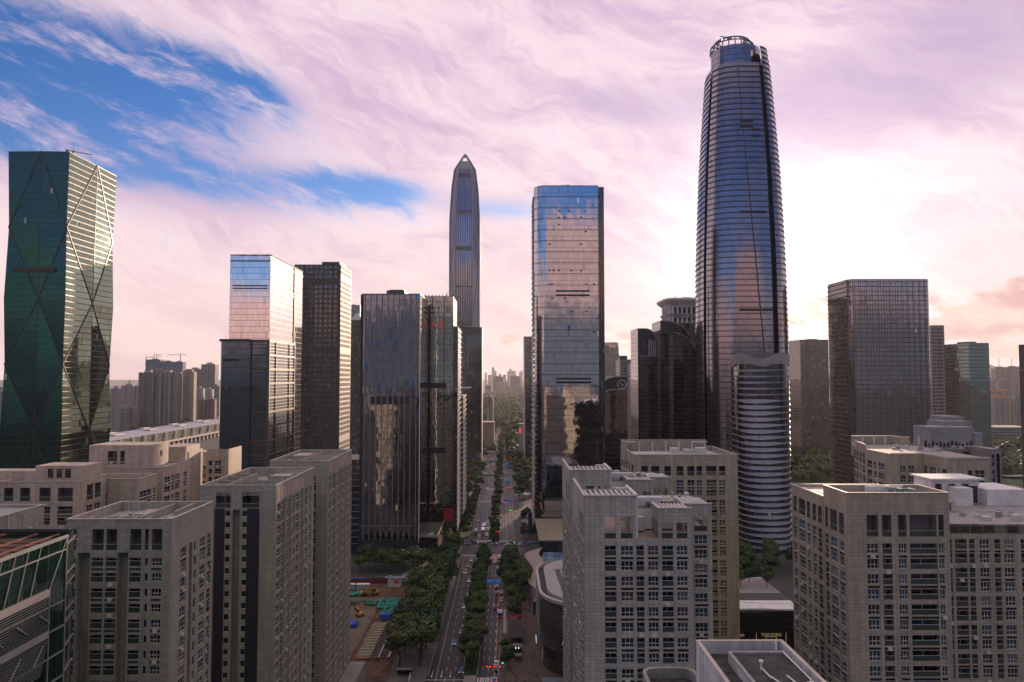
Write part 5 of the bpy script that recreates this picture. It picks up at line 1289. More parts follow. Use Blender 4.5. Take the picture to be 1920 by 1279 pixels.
# ---------------- left side
b = Block('tiled_apartment_block', 'sand tiled block with dark recessed strips, beside the green glass corner', (-76, 160, 0), TL, group='sand tiled apartment blocks left of the avenue')
x0, x1, y0, y1, z = -87.2, -66.4, 150, 171, 91.7
cb = [(.2, 2.1, 'b'), (5.2, 7.5, 'b'), (8.0, 10.1, 'b'), (12.7, 14.9, 'b'), (15.6, 16.3, 's1'), (17.0, 19.0, 'w3')]
b.face((x0, y0), (1, 0), x1 - x0, z, 0, cb, header=1.9, terrace=4.1, start=1.4, slots=((2.4, 4.9), (10.3, 12.4)), spandrel=True, wh=1.75)
b.face((x1, y0), (0, 1), y1 - y0, z, 0, [(4.5, 7.2, 'w2'), (11, 12.3, 's1'), (14, 17, 'w3'), (18, 20, 'n')], header=6.0, start=.6, slots=((8.6, 10.2),), wh=2.2)
b.plain((x1, y1), (-1, 0), x1 - x0, 0, z); b.plain((x0, y1), (0, -1), y1 - y0, 0, z)
b.top(x0, x1, y0, y1, z, 1.9, .4)
m_ = MB()
for k in range(7): m_.box(x0 + .4 + k * 2.9, x0 + .75 + k * 2.9, y0 + .4, y0 + 4, z - .5, z - .05)
m_.box(x0 + 5, x1 - 8, y0 + 5, y0 + 5.4, z - 1.9, z - .3); m_.box(x1 - 8.4, x1 - 8, y0 + 4, y1 - 1, z - 1.9, z - .2); m_.box(x0 + 9, x1 - 9, y0 + 9, y0 + 15, z - 1.9, z - .6); m_.box(x1 - 4, x1 - 3.6, y0 + 10, y1 - 1, z - 1.9, z - .1)
b.clutter(x0 + 1, x1 - 1, y0 + 6, y1 - 1, z - 1.9, 14)
m_.each('roof_upstand', TL, b.root); b.finish()

b = Block('tiled_apartment_block', 'tall sand tiled slab with two navy strips on its front, nearest left of the avenue', (-71, 220, 0), TL, group='sand tiled apartment blocks left of the avenue')
x0, x1, y0, y1, z = -81.2, -61.1, 200, 239.2, 91.1
navy = mat('navy_cladding', (.020, .024, .036), .5)
b.face((x0, y0), (1, 0), x1 - x0, z, 0, [(6.7, 8.1, 's1'), (11.2, 12.5, 's1'), (4.2, 6.6, 'x'), (12.5, 15.7, 'x')], header=1.8, terrace=4.0, start=.6, slots=((8.7, 10.7),), wh=1.7, single=True, pair=6)
m_ = MB(); m_.box(x0 + 4.0, x0 + 6.65, y0 - .12, y0 - .01, 0, z - 6); m_.box(x0 + 12.55, x0 + 15.8, y0 - .12, y0 - .01, 0, z - 6); m_.each('navy_strip', navy, b.root)
rc = [(1.0, 4.6, 'w3'), (5.4, 6.6, 'b'), (8.6, 9.6, 's1'), (10.4, 12.0, 'w2'), (14.4, 15.6, 's1'), (16.4, 18.2, 'w2'), (19.0, 22.4, 'w3'), (23.4, 24.4, 's1'), (27.0, 28.0, 's1'), (29, 31.6, 'w2'), (33.8, 36, 'w2')]
b.face((x1, y0), (0, 1), y1 - y0, z, 0, rc, header=.9, terrace=None, start=4.0, slots=((7.0, 8.2), (12.6, 13.8), (25, 26.4)), wh=2.3)
m_ = MB()
for k in range(9): m_.box(x1 + .01, x1 + .1, y0 + 1.2 + k * 2.9, y0 + 3.6 + k * 2.9, z - 4.4, z - 1.3)
m_.each('pink_panel', mat('pink_panel', (.46, .36, .33), .5), b.root)
b.plain((x1, y1), (-1, 0), x1 - x0, 0, z); b.plain((x0, y1), (0, -1), y1 - y0, 0, z); b.top(x0, x1, y0, y1, z, 2.6, .4)
m_ = MB()
for k in range(4): m_.box(x0 + .4, x0 + 5, y0 + 6 + k * 7, y0 + 6.5 + k * 7, z - 2.6, z - .4)
m_.box(x0 + 7, x1 - .4, y0 + 12, y0 + 12.4, z - 2.6, z - .2); m_.box(x1 - 7, x1 - 1.5, y0 + 17, y0 + 22, z - 2.6, z + .3); m_.box(x0 + 5, x0 + 5.4, y0 + .4, y0 + 30, z - 2.6, z - .5)
for k in range(5): m_.box(x1 - 6, x1 - .5, y0 + 25 + k * 2, y0 + 25.4 + k * 2, z - .4, z + .05)
b.clutter(x0 + 6, x1 - 1, y0 + 2, y1 - 2, z - 2.6, 16)
m_.each('roof_upstand', TL, b.root)
m_ = MB(); m_.box(x1 + .02, x1 + 6, y0 + 4, 297, 0, 9); b.add(m_, 'shop_podium', mat('podium_stone', (.22, .20, .18), .7))
m_ = MB(); m_.poly([(x1 + 6.02, 205, 9.2), (x1 + 13, 210, 4), (x1 + 13, 268, 4), (x1 + 6.02, 262, 9.2)]); m_.poly([(x1 + 13, 210, 4), (x1 + 13, 210, .5), (x1 + 13, 268, .5), (x1 + 13, 268, 4)]); m_.poly([(x1 + 6.02, 205, 9.1), (x1 + 6.02, 262, 9.1), (x1 + 13, 268, 3.9), (x1 + 13, 210, 3.9)]); b.add(m_, 'podium_canopy', mat('canopy_blue', (.17, .19, .24), .35, .3))
b.finish()
b = Block('tiled_apartment_block', 'sand tiled slab behind the navy striped one, in front of the mullioned tower', (-71, 278, 0), TL, group='sand tiled apartment blocks left of the avenue')
y0, y1 = 258, 297
b.face((x0, y0), (1, 0), x1 - x0, z, 0, [(3, 5, 'w2'), (14, 16, 'w2')], header=4, start=1)
b.face((x1, y0), (0, 1), y1 - y0, z, 0, [(1.2, 3.2, 'n'), (4.2, 6.0, 'w2'), (6.6, 9.6, 'w3'), (11.4, 12.6, 's1'), (14.0, 16.4, 'w2'), (17.2, 18.4, 's1'), (21, 24, 'w3'), (25.2, 26.2, 's1'), (29.6, 31.8, 'w2'), (33.4, 34.6, 's1'), (36, 38, 'w2')], header=4.5, start=.8, slots=((9.9, 11.0), (19.0, 20.2), (27, 28.4)), wh=2.3)
m_ = MB()
for k in (0, 4, 5, 6): m_.box(x1 + .01, x1 + .1, y0 + 1.5 + k * 4, y0 + 4.4 + k * 4, z - 4.2, z - .9)
m_.each('pink_panel', mat('pink_panel', (.46, .36, .33), .5), b.root)
b.plain((x1, y1), (-1, 0), x1 - x0, 0, z); b.plain((x0, y1), (0, -1), y1 - y0, 0, z); b.top(x0, x1, y0, y1, z, 2.4, .4)
b.face((-66, 240), (0, 1), 17.9, 84, 0, [(1, 3, 's1'), (4, 6.5, 'w2'), (9, 11, 'w2'), (13, 15, 's1')], header=1, start=1); m_ = MB(); m_.box(-80, -66.02, 239.3, 257.9, 0, 84); b.add(m_, 'link_wing', TL)
m_ = MB()
for k in range(6): m_.box(x1 - 8, x1 - .5, y0 + 8 + k * 2.4, y0 + 8.5 + k * 2.4, z - .5, z + .05)
m_.box(x0 + 2, x0 + 8, y0 + 20, y0 + 30, z - 2.4, z - .3); m_.box(x0 + 9, x0 + 9.4, y0 + .4, y1 - 1, z - 2.4, z - .4)
b.clutter(x0 + 1, x1 - 1, y0 + 2, y1 - 2, z - 2.4, 14)
m_.each('roof_upstand', TL, b.root); b.finish()

# B1 and the sunlit row behind
TP = tile('sunlit_sand_tile', (.50, .40, .31), 1.6, .65, .05, .62)  # sand tile lightened and warmed, sunlight put into its colour
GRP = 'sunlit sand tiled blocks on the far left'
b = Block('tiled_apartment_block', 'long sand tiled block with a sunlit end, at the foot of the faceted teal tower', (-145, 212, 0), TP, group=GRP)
x0, x1, y0, y1, z = -178, -116, 204, 219, 91.6
b.face((x0, y0), (1, 0), x1 - x0, z, 0, [(u, u + 3.6, 'b') for u in (22, 30)] + [(42.5, 45, 'b'), (46.8, 49.5, 'b'), (52, 55, 'b'), (57, 61, 'b'), (36, 40, 'b')], header=1.6, terrace=3.6, start=1.3, spandrel=True)
b.face((x1, y0), (0, 1), y1 - y0, z, 0, [(5, 8, 'w2'), (9, 12, 'w2')], header=1.6, terrace=4.2, start=1.3)
b.plain((x1, y1), (-1, 0), x1 - x0, 0, z); b.top(x0, x1, y0, y1, z, 1.4)
m_ = MB(); m_.box(-131, -117.5, 210, 218.5, z - 1.4, z + 3.6); m_.box(-150, -131.1, 213, 218.6, z - 1.4, z + 1.8); m_.box(-165, -150.1, 212, 218.6, z - 1.4, z + 1.0)
b.clutter(-160, -118, y0 + 1, y0 + 7, z - 1.4, 12)
for k in range(6): m_.box(-170 + k * 6.4, -169.4 + k * 6.4, y0 + .4, y0 + 8, z - 1.4, z - .1)
m_.each('roof_storey', TP, b.root)
m_ = MB()
for u in (0, 2.4, 4.8): m_.box(-127.5 + u, -126 + u, 209.9, 209.99, z + .3, z + 2.8)
m_.each('roof_window', WG[0], b.root); b.finish()
b = Block('tiled_apartment_block', 'grey shaded block end with air conditioners on its roof wall, at the left border', (-128, 163, 0), TL, group=GRP)
x0, x1, y0, y1, z = -150, -104.7, 155, 171.5, 91
b.face((x1, y0), (0, 1), y1 - y0, z, 0, [(3, 5, 'n')], header=8, start=3); b.face((x0, y0), (1, 0), x1 - x0, z, 0, [(36, 40, 'b'), (28, 32, 'b')], header=6, start=1)
b.plain((x1, y1), (-1, 0), x1 - x0, 0, z); b.top(x0, x1, y0, y1, z, .6)
for k in range(2): m_ = MB(); m_.box(x1 + .02, x1 + .5, y0 + 6.5 + k * 4, y0 + 7.6 + k * 4, z - 5.2 + k * .3, z - 4.3 + k * .3); b.add(m_, 'air_conditioner', ACW)
m_ = MB(); m_.bar((x1 + .15, y0 + 4, z - 8), (x1 + .15, y0 + 4, z), .2); m_.bar((x1 + .15, y0 + 9, z - 5), (x1 + .15, y0 + 9, z - .6), .15); m_.each('drain_pipe', FRM, b.root); b.finish()
o = thing('roof_terrace', 'low cluttered roof terrace with blue cover and vents, between two sand tiled blocks', 'rooftop', (-92, 145, 0))
m_ = MB(); m_.box(-103.5, -87.4, 138, 162, 0, 84.6); m_.build('wall', TL, o)
m_ = MB()
for k in range(9): u = rng.uniform(-103, -89); v_ = rng.uniform(139, 158); m_.box(u, u + rng.uniform(.5, 2), v_, v_ + 1, 84.6, 84.6 + rng.uniform(.4, 1.3))
m_.each('roof_clutter', ACW, o)
m_ = MB(); m_.box(-92.5, -90, 143, 146, 84.6, 85.5); m_.build('blue_cover', mat('cover_blue', (.03, .14, .32), .5), o)
m_ = MB(); m_.bar((-89.5, 140, 84.6), (-89.5, 140, 91), .14); m_.build('mast', M['white_metal'], o)
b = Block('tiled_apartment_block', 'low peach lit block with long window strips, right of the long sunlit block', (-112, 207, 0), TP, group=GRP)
x0, x1, y0, y1, z = -124, -107, 219.6, 231, 90.2
b.face((x0, y0), (1, 0), x1 - x0, z, 0, [(4, 8, 'w3')], header=3, start=1); b.face((x1, y0), (0, 1), y1 - y0, z, 0, [(.8, 8, 'w3'), (9, 10.6, 'w2')], header=3.2, start=.5)
b.plain((x1, y1), (-1, 0), x1 - x0, 0, z); b.top(x0, x1, y0, y1, z, 1.2); b.finish()
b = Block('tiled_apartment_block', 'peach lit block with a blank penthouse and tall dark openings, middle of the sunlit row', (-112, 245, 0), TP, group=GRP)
x0, x1, y0, y1, z = -135, -107.5, 236, 256, 91.5
b.face((x0, y0), (1, 0), x1 - x0, z, 0, [(12, 16, 'b'), (20, 24, 'b')], header=2, start=1); b.face((x1, y0), (0, 1), y1 - y0, z, 0, [(1, 5.4, 'w3'), (6.2, 8, 'w2'), (8.8, 12, 'w3'), (15, 17.5, 'w3')], header=2.5, start=.6)
b.plain((x1, y1), (-1, 0), x1 - x0, 0, z); b.top(x0, x1, y0, y1, z, .8)
b.face((-134, 242), (1, 0), 20, z + 6.5, z - .7, [(6, 9, 'b'), (10, 11.5, 'b')], header=1.6, start=.2, wh=3.4); b.face((-114, 242), (0, 1), 12, z + 6.5, z - .7, [(6, 7.5, 's1')], header=2, start=.2)
m_ = MB(); m_.poly([(-134, 242, z + 6.5), (-114, 242, z + 6.5), (-114, 254, z + 6.5), (-134, 254, z + 6.5)]); m_.poly([(-134, 254, z), (-134, 242, z), (-134, 242, z + 6.5), (-134, 254, z + 6.5)]); b.add(m_, 'penthouse_roof', TP); b.finish()
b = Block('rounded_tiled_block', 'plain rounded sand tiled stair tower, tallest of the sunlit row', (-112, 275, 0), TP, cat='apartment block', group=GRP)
za1 = Z(838, 262, 330)
m_ = MB(); pl_ = rrect(X(302, 262), X(345, 262), 262, 276, 3.0, 5, '0100'); m_.prism(pl_, 0, za1); m_.box(X(345, 268), X(360, 268), 266, 278, 0, Z(846, 268, 350)); b.add(m_, 'stair_tower', TP)
b.face((X(345, 266) + 3, 279), (1, 0), 8, Z(842, 279, 370), 0, [(.8, 2, 's1'), (3, 5.5, 'w2')], header=3.5, start=.6); b.plain((X(345, 266) + 11, 279), (0, 1), 14, 0, Z(842, 279, 370)); b.finish()
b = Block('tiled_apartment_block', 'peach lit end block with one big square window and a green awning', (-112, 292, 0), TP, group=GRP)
xq0, xq1 = X(372, 292), X(394, 292); zq1 = Z(848, 292, 390)
b.face((xq0, 292), (1, 0), xq1 - xq0, zq1, 0, [(1.2, 3.2, 'w2')], header=4, start=1); b.face((xq1, 292), (0, 1), 11, zq1, 0, [(1.5, 9, 'w3')], header=1.8, start=.3, wh=3.2, pair=9)
b.plain((xq1, 303), (-1, 0), xq1 - xq0, 0, zq1); b.top(xq0, xq1, 292, 303, zq1, .8)
m_ = MB(); m_.poly([(xq1 + .02, 293, zq1 - 8), (xq1 + 1.4, 293, zq1 - 9.4), (xq1 + 1.4, 301, zq1 - 9.4), (xq1 + .02, 301, zq1 - 8)]); b.add(m_, 'green_awning', mat('awning_green', (.03, .25, .14), .5)); b.finish()

# ---------------- E: green glass corner with white lines and louvres
E = thing('green_glass_corner', 'green glass building corner with white frame lines, louvres and rusty roof steelwork, lower left corner', 'building', (-70, 95, 0))
xE = -61.2; yA_, yB = 78, 105.5; zE = Z(1003, yB, 137)
GE = glass('green_curtain', 2.6, 60, (.008, .024, .020), (.03, .06, .05), .06, 0, ior=1.75, tilt=.02, wob=.04, blinds=.2, bcol=(.02, .04, .035), tint=(.7, 1, .9))
xr_ = X(133, yB + 3.2, 1003)
mb = MB(); mb.poly([(xE, yA_, 0), (xE, yB, 0), (xE, yB, zE), (xE, yA_, zE)]); mb.poly([(xE, yB, 0), (xE - 1.2, yB + 4, 0), (xE - 1.2, yB + 4, zE + .2), (xE, yB, zE)]); mb.poly([(xE - 1.2, yB + 4, 0), (-110, yB + 4, 0), (-110, yB + 4, zE), (xE - 1.2, yB + 4, zE)]); mb.build('glass_wall', GE, E)
wl = mat('frame_white', (.24, .25, .23), .45)
mb = MB(); e = xE + .12
mb.bar((e, yA_, zE - .15), (e, yB + .05, zE - .15), .3, .4)
for z_ in (zE - 1.9, zE - 8.8, zE - 12.2, zE - 15.6, zE - 19): mb.bar((e, yA_, z_), (e, yB, z_), .14, .16)
for z_ in (zE - 1.2, zE - 5.3, zE - 6.8, zE - 10.4, zE - 11.9, zE - 15.2, zE - 18.6): mb.bar((e, yB, z_), (e - 1.2, yB + 4, z_ + .3), .12, .14)
for k in range(8): y = yA_ + 2.4 + k * 2.55; mb.bar((e, y + 1.4, zE - .2), (e, y - .6, zE - 6.2), .11)
mb.bar((e, yB - .1, zE), (e, yB - .1, 30), .14); mb.bar((e, yB - 3.8, zE - 6.4), (e, yB - 3.8, 30), .14); mb.bar((e, yB - .2, zE - .5), (e, yB - 3.8, zE - 6.4), .13)
for z_ in (zE - 24, zE - 29, zE - 34): mb.bar((e, yA_, z_ - 2), (e, yB - 4, z_), .2); mb.bar((e, yB - 4, z_), (e, yB, z_ + 1), .2)
mb.build('white_frame', wl, E)
for zt_, zb_ in ((zE - 6.3, zE - 7.3), (zE - 11.8, zE - 12.7)): mb = MB(); mb.box(xE + .02, xE + .25, yA_, yB - 4, zb_, zt_); mb.build('pale_panel', mat('pale_cladding', (.30, .27, .25), .5), E)
mb = MB()
for k in range(13): z_ = zE - 7.55 - k * .32; mb.box(xE + .1, xE + .22, yA_, yB - 4, z_ - .09, z_)
for k in range(14): z_ = zE - 12.95 - k * .32; mb.box(xE + .1, xE + .22, yA_, yB - 4 - k * .1, z_ - .09, z_)
mb.build('louver', mat('louvre_grey', (.14, .14, .135), .5), E)
mb = MB()
for k in range(5):
    y = yA_ + 3 + k * 4.6; mb.bar((xE + .3, y, zE - 9.2), (xE + .3, y + 2.2, zE - 10.8), .16); mb.bar((xE + .3, y + 1, zE - 13.4), (xE + .3, y - 1, zE - 15.4), .16)
mb.each('brace', wl, E)
mb = MB(); mb.poly([(-110, 70, zE - 1.2), (xE - .2, 70, zE - 1.2), (xE - .2, yB + 3.5, zE - 1.2), (-110, yB + 3.5, zE - 1.2)]); mb.build('roof', mat('roof_maroon', (.10, .06, .055), .9), E)
mb = MB(); rr = random.Random(9)
for k in range(9): y = 82 + k * 2.6; mb.bar((-92, y, zE - .5), (xE - 1, y, zE - .5), .22)
for k in range(10): x = -90 + k * 2.9; mb.bar((x, 80, zE - .3), (x + rr.uniform(-2, 2), yB + 2, zE - .3), .2)
for k in range(18): x = rr.uniform(-90, -63); y = rr.uniform(84, 104); mb.bar((x, y, zE - 1.1), (x + rr.uniform(-3, 3), y + rr.uniform(-3, 3), zE + rr.uniform(-.3, .5)), .16)
mb.build('rusty_steelwork', mat('rust', (.17, .06, .03), .8, scale=1.5, var=.5), E)
mb = MB(); mb.bar((-92, yB + 3, zE + .1), (xE - 1.3, yB + 3, zE + .1), .35); mb.build('dark_beam', M['steel'], E)
# ================================================================== avenue
def strip(name, left, right, z, m, kind='structure'):
    mb = MB()
    for i in range(len(left) - 1):
        (xa, ya), (xb, yb) = left[i], left[i + 1]; (xc, yc), (xd, yd) = right[i], right[i + 1]
        mb.poly([(xa, ya, z), (xc, yc, z), (xd, yd, z), (xb, yb, z)])
    o = mb.build(name, m); setk(o, kind); return o
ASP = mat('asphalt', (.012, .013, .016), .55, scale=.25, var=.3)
MK = mat('paint_white', (.46, .46, .46), .6, scale=1.2, var=.25); MY = mat('paint_yellow', (.42, .25, .05), .6, scale=1.2, var=.25)
PAV = mat('pavement', (.10, .09, .085), .8, scale=.4, var=.25); PLZ = mat('plaza_brown', (.085, .058, .044), .75, scale=.35, var=.3)
SOIL = mat('planted_soil', (.018, .026, .012), .95, scale=.8, var=.5)
YN, YF0, YF1 = 512, 545, 2300
nb = [(140, -32.5, -17.3, -12.2, -3), (298, -32, -17, -12.1, -3), (443, -31.5, -19, -11.5, -2), (YN, -31, -19, -11.5, -2)]
fb_ = [(YF0, -27, -13.4, -5.4, 5.8), (900, -27, -13.4, -5.4, 5.8), (1400, -25, -12.5, -5.4, 5.0), (YF1, -22, -12.5, -7, 3.0)]
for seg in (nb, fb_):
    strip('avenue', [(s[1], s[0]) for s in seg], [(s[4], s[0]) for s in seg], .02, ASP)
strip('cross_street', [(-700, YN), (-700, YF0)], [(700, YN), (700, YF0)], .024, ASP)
strip('left_pavement', [(-60, 140), (-60, 298), (-47, 430), (-46, YN)], [(-32.6, 140), (-32.1, 298), (-31.6, 443), (-31.1, YN)], .14, PAV)
strip('left_pavement', [(-46, YF0), (-44, 1400)], [(-27.1, YF0), (-25.1, 1400)], .14, PAV)
strip('plaza', [(-2.9, 140), (-2.9, 298), (-1.9, 443), (-1.9, YN)], [(40, 140), (40, 298), (22, 443), (20, YN)], .14, PLZ)
strip('right_pavement', [(5.9, YF0), (5.1, 1400)], [(22, YF0), (20, 1400)], .14, PAV)
def median(a, b, z=.18):
    for seg in (nb, fb_):
        s2 = [(s[0], s[a] + .0, s[b]) for s in seg]
        mb = MB()
        for i in range(len(s2) - 1):
            (ya, xa, xb), (yb, xc, xd) = s2[i], s2[i + 1]
            if seg is nb and i == 0: ya, xa, xb = 306, -17.0, -12.1
            if seg is nb and i == 1: ya, xa, xb = 306, -17.0, -12.1
            if yb <= ya: continue
            mb.poly([(xa, ya, z), (xb, ya, z), (xd, yb, z), (xc, yb, z)]); mb.poly([(xa, ya, 0), (xa, ya, z), (xc, yb, z), (xc, yb, 0)]); mb.poly([(xb, ya, z), (xb, ya, 0), (xd, yb, 0), (xd, yb, z)]); mb.poly([(xa, ya, 0), (xb, ya, 0), (xb, ya, z), (xa, ya, z)])
        setk(mb.build('median_kerb', SOIL), 'structure')
median(2, 3)
setk(MB().box(-17.0, -12.1, 288, 305.8, .0, .17).build('median_kerb', mat('median_paving', (.2, .19, .185), .8)), 'structure')
# markings
mk = MB(); my = MB()
def lerp_edges(Y):
    seg = nb if Y <= YN else fb_
    for i in range(len(seg) - 1):
        if seg[i][0] <= Y <= seg[i + 1][0]:
            f = (Y - seg[i][0]) / (seg[i + 1][0] - seg[i][0]); return [seg[i][k] + (seg[i + 1][k] - seg[i][k]) * f for k in range(1, 5)]
    return seg[-1][1:]
def dash(Ya, Yb, side, f, mb, w=.16, step=12, ln=5):
    y = Ya
    while y < Yb:
        e = lerp_edges(y); e2 = lerp_edges(min(y + ln, Yb)); a = 0 if side == 'L' else 2
        x0 = e[a] + (e[a + 1] - e[a]) * f; x1_ = e2[a] + (e2[a + 1] - e2[a]) * f; y1_ = min(y + ln, Yb)
        mb.poly([(x0 - w, y, .034), (x0 + w, y, .034), (x1_ + w, y1_, .034), (x1_ - w, y1_, .034)]); y += step
for side in 'LR':
    for f in (.25, .5, .75): dash(300, 506, side, f, mk, .11, 11, 4.5); dash(560, 1300, side, f, mk, .12, 12, 5)
    for a, b in ((306, 500), (562, 1300)):
        dash(a, b, side, .03, mk, .09, 8.01, 8); dash(a, b, side, .97, mk, .09, 8.01, 8)
dash(300, 505, 'L', .26, my, .16, 9, 8.9); dash(430, 505, 'L', .05, my, .14, 7, 5); dash(305, 420, 'R', .80, my, .18, 9, 7.4); dash(330, 420, 'R', .97, my, .16, 6, 3.5); dash(455, 503, 'R', .78, my, .16, 9, 8.9)
dash(560, 720, 'R', .45, my, .16, 9, 6); dash(560, 720, 'R', .72, my, .16, 9, 6); dash(565, 720, 'L', .12, my, .16, 9, 8.8)
def zebra(x0, x1, y0, y1, n, w=.5):
    for k in range(n):
        x = x0 + (x1 - x0) * (k + .5) / n; mk.poly([(x - w / 2, y0, .036), (x + w / 2, y0, .036), (x + w / 2, y1, .036), (x - w / 2, y1, .036)])
zebra(-32, -17.4, 293, 299, 14, .62); zebra(-11.9, -3.4, 294.5, 304, 8, .62); mk.poly([(-32, 301.5, .035), (-17.2, 301.5, .035), (-17.2, 302, .035), (-32, 302, .035)])
zebra(-30.5, -19.5, 505, 510, 12, .5); zebra(-11.2, -2.3, 504, 509, 12, .5); zebra(-26.6, -13.8, 548, 553, 15, .5); zebra(-5.2, 5.4, 548, 553, 13, .5); zebra(-26.6, -13.8, 722, 728, 15, .5); zebra(-5.2, 5.4, 722, 728, 13, .5)
for (x, y) in ((-30, 306), (-26.2, 306), (-22.6, 306), (-22.0, 357), (-21.8, 420)):
    mk.poly([(x - .13, y, .036), (x + .13, y, .036), (x + .13, y + 5, .036), (x - .13, y + 5, .036)]); mk.poly([(x, y - 2.4, .036), (x + .5, y, .036), (x - .5, y, .036)])
setk(mk.build('lane_marking', MK), 'structure'); setk(my.build('lane_marking', MY), 'structure')
# checkered paving before the curved mall
ch = MB()
for i in range(34):
    for j in range(22):
        if (i + j) % 2: ch.poly([(14 + i * .8, 286 + j * .8, .155), (14.8 + i * .8, 286 + j * .8, .155), (14.8 + i * .8, 286.8 + j * .8, .155), (14 + i * .8, 286.8 + j * .8, .155)])
setk(ch.build('checkered_paving', mat('paving_blue_grey', (.24, .28, .31), .7)), 'structure')
strip('paving_base', [(13.5, 280), (13.5, 305)], [(42, 280), (42, 305)], .148, mat('paving_dark', (.04, .045, .05), .7))

# ---------------- trees
BARK = mat('bark', (.06, .045, .035), .9)
def leafmat(name, col, var=.45):
    m, t, b = newmat(name)
    pos = t.nd('ShaderNodeNewGeometry').outputs['Position']
    f = t.m('MULTIPLY', t.lin(t.noise(pos, .35, 4, .6), .3, .7, 1 - var, 1 + var), t.lin(t.noise(pos, 1.9, 2, .5), .3, .7, .75, 1.25))
    t.put(b.inputs['Base Color'], t.vm('SCALE', col, sc_=f)); b.inputs['Roughness'].default_value = .6
    b.inputs['Specular IOR Level'].default_value = .25
    return m
LEAF = [leafmat('leaf_dark', (.018, .042, .014)), leafmat('leaf_mid', (.038, .070, .018)), leafmat('leaf_olive', (.056, .078, .022))]
def crown_mb(seed, rx, rz, zc, n, leaf):
    rs = random.Random(seed); mb = MB(); cl = []
    for k in range(11):
        a = rs.uniform(0, 6.283); e = rs.uniform(-.5, 1.0); r = rs.uniform(.45, .78)
        cl.append((math.cos(a) * r * rx * math.cos(e), math.sin(a) * r * rx * math.cos(e), zc + rz * r * math.sin(e), rs.uniform(.30, .5)))
    cl.append((0, 0, zc, .55))
    for k in range(n):
        c = rs.choice(cl); R_ = c[3] * rx
        d = Vector((rs.gauss(0, 1), rs.gauss(0, 1), rs.gauss(.25, .8))).normalized()
        p = Vector(c[:3]) + Vector((d.x * R_, d.y * R_, d.z * R_ * rz / rx * .95)) * rs.uniform(.75, 1.08)
        nrm = (d + Vector((rs.uniform(-.6, .6), rs.uniform(-.6, .6), rs.uniform(-.2, .8)))).normalized()
        a = nrm.orthogonal().normalized(); a = Matrix.Rotation(rs.uniform(0, 6.28), 3, nrm) @ a; b_ = nrm.cross(a); s_ = leaf * rs.uniform(.6, 1.3)
        mb.poly([p - a * s_ - b_ * s_ * .55, p + a * s_ * .9 - b_ * s_ * .6, p + a * s_ + b_ * s_ * .6, p - a * s_ * .8 + b_ * s_ * .5])
    return mb
def trunk_mb(seed, h, r):
    rs = random.Random(seed); mb = MB(); pts = [(0, 0, 0), (.15, .1, h * .5), (.05, -.1, h)]
    for (p, q, r0, r1) in ((pts[0], pts[1], r, r * .75), (pts[1], pts[2], r * .75, r * .5)):
        n = 7; mb.loft([[(p[0] + r0 * math.cos(6.283 * i / n), p[1] + r0 * math.sin(6.283 * i / n), p[2]) for i in range(n)], [(q[0] + r1 * math.cos(6.283 * i / n), q[1] + r1 * math.sin(6.283 * i / n), q[2]) for i in range(n)]])
    for k in range(5):
        a = 6.283 * k / 5 + rs.uniform(-.4, .4); mb.bar((.08, 0, h * rs.uniform(.5, .9)), (math.cos(a) * h * .45, math.sin(a) * h * .45, h * rs.uniform(1.15, 1.5)), r * .5)
    return mb
TREES = []
for k in range(6):
    rx = (5.2, 4.6, 5.6, 4.2, 5.0, 4.8)[k]
    TREES.append((trunk_mb(k, 4.6, .28).mesh('trunk', [BARK]), crown_mb(40 + k, rx, rx * .85, 4.0 + rx * .75, 1700, .43).mesh('crown', [LEAF[k % 3]])))
def tree(x, y, s, label, group, kind=None, z=0, rs=random.Random(77)):
    k = rs.randrange(6) if kind is None else kind; tm, cm = TREES[k]
    t = thing('street_tree', label, 'tree', (x, y, z), group); t.rotation_euler = (0, 0, rs.uniform(0, 6.28)); s *= rs.uniform(.88, 1.12); t.scale = (s, s, s * rs.uniform(.9, 1.1))
    for nm, me in (('trunk', tm), ('crown', cm)):
        o = bpy.data.objects.new(nm, me); C.objects.link(o); o.parent = t
ORD = 'first second third fourth fifth sixth seventh eighth ninth tenth eleventh twelfth thirteenth fourteenth fifteenth sixteenth seventeenth eighteenth nineteenth twentieth'.split()
def ordw(k):
    return ORD[k] if k < 20 else ('twenty-' + ORD[k - 20] if k < 29 else 'thirtieth' if k == 29 else 'thirty-' + ORD[k - 30] if k < 39 else 'fortieth')
rs = random.Random(21)
def row(pts, s, what, ref, group, js=1.2):
    for k, (x, y) in enumerate(pts): tree(x + rs.uniform(-js, js), y + rs.uniform(-js, js), s, f'{what}, {ordw(k)} {ref}', group)
row([(-14.6 - (y - 312) * .004, y) for y in range(312, 502, 8)], .95, 'bushy median tree', 'counting from the near crossing up to the junction', 'trees in the planted median')
row([(-9.3, y) for y in range(558, 720, 9)], .80, 'trimmed median tree', 'counting beyond the junction', 'trees in the planted median')
row([(-9.2, y) for y in range(735, 1500, 22)], .95, 'far median tree', 'past the second junction', 'trees in the planted median', 2)
row([(-36, 505 - k * 9.5) for k in range(2)] + [(-33.5, 470), (-37, 461), (-39.5, 476)], 1.25, 'big round tree', 'in the clump at the left corner below the junction', 'trees along the left pavement')
row([(-36.5, y) for y in range(425, 305, -10)], 1.5, 'dark spreading kerb tree', 'down the left kerb beside the building site', 'trees along the left pavement')
row([(-44.5, y) for y in range(412, 312, -12)], 1.42, 'dark spreading tree', 'in the inner row against the building site', 'trees along the left pavement')
row([(3.5, y) for y in (476, 467, 458)] + [(1.5, 449), (6.5, 447), (1.5, 438), (7, 436), (2, 427), (7.5, 424), (2, 415), (8, 412)], 1.2, 'dark plaza tree', 'in the right hand clump below the junction', 'trees along the right pavement')
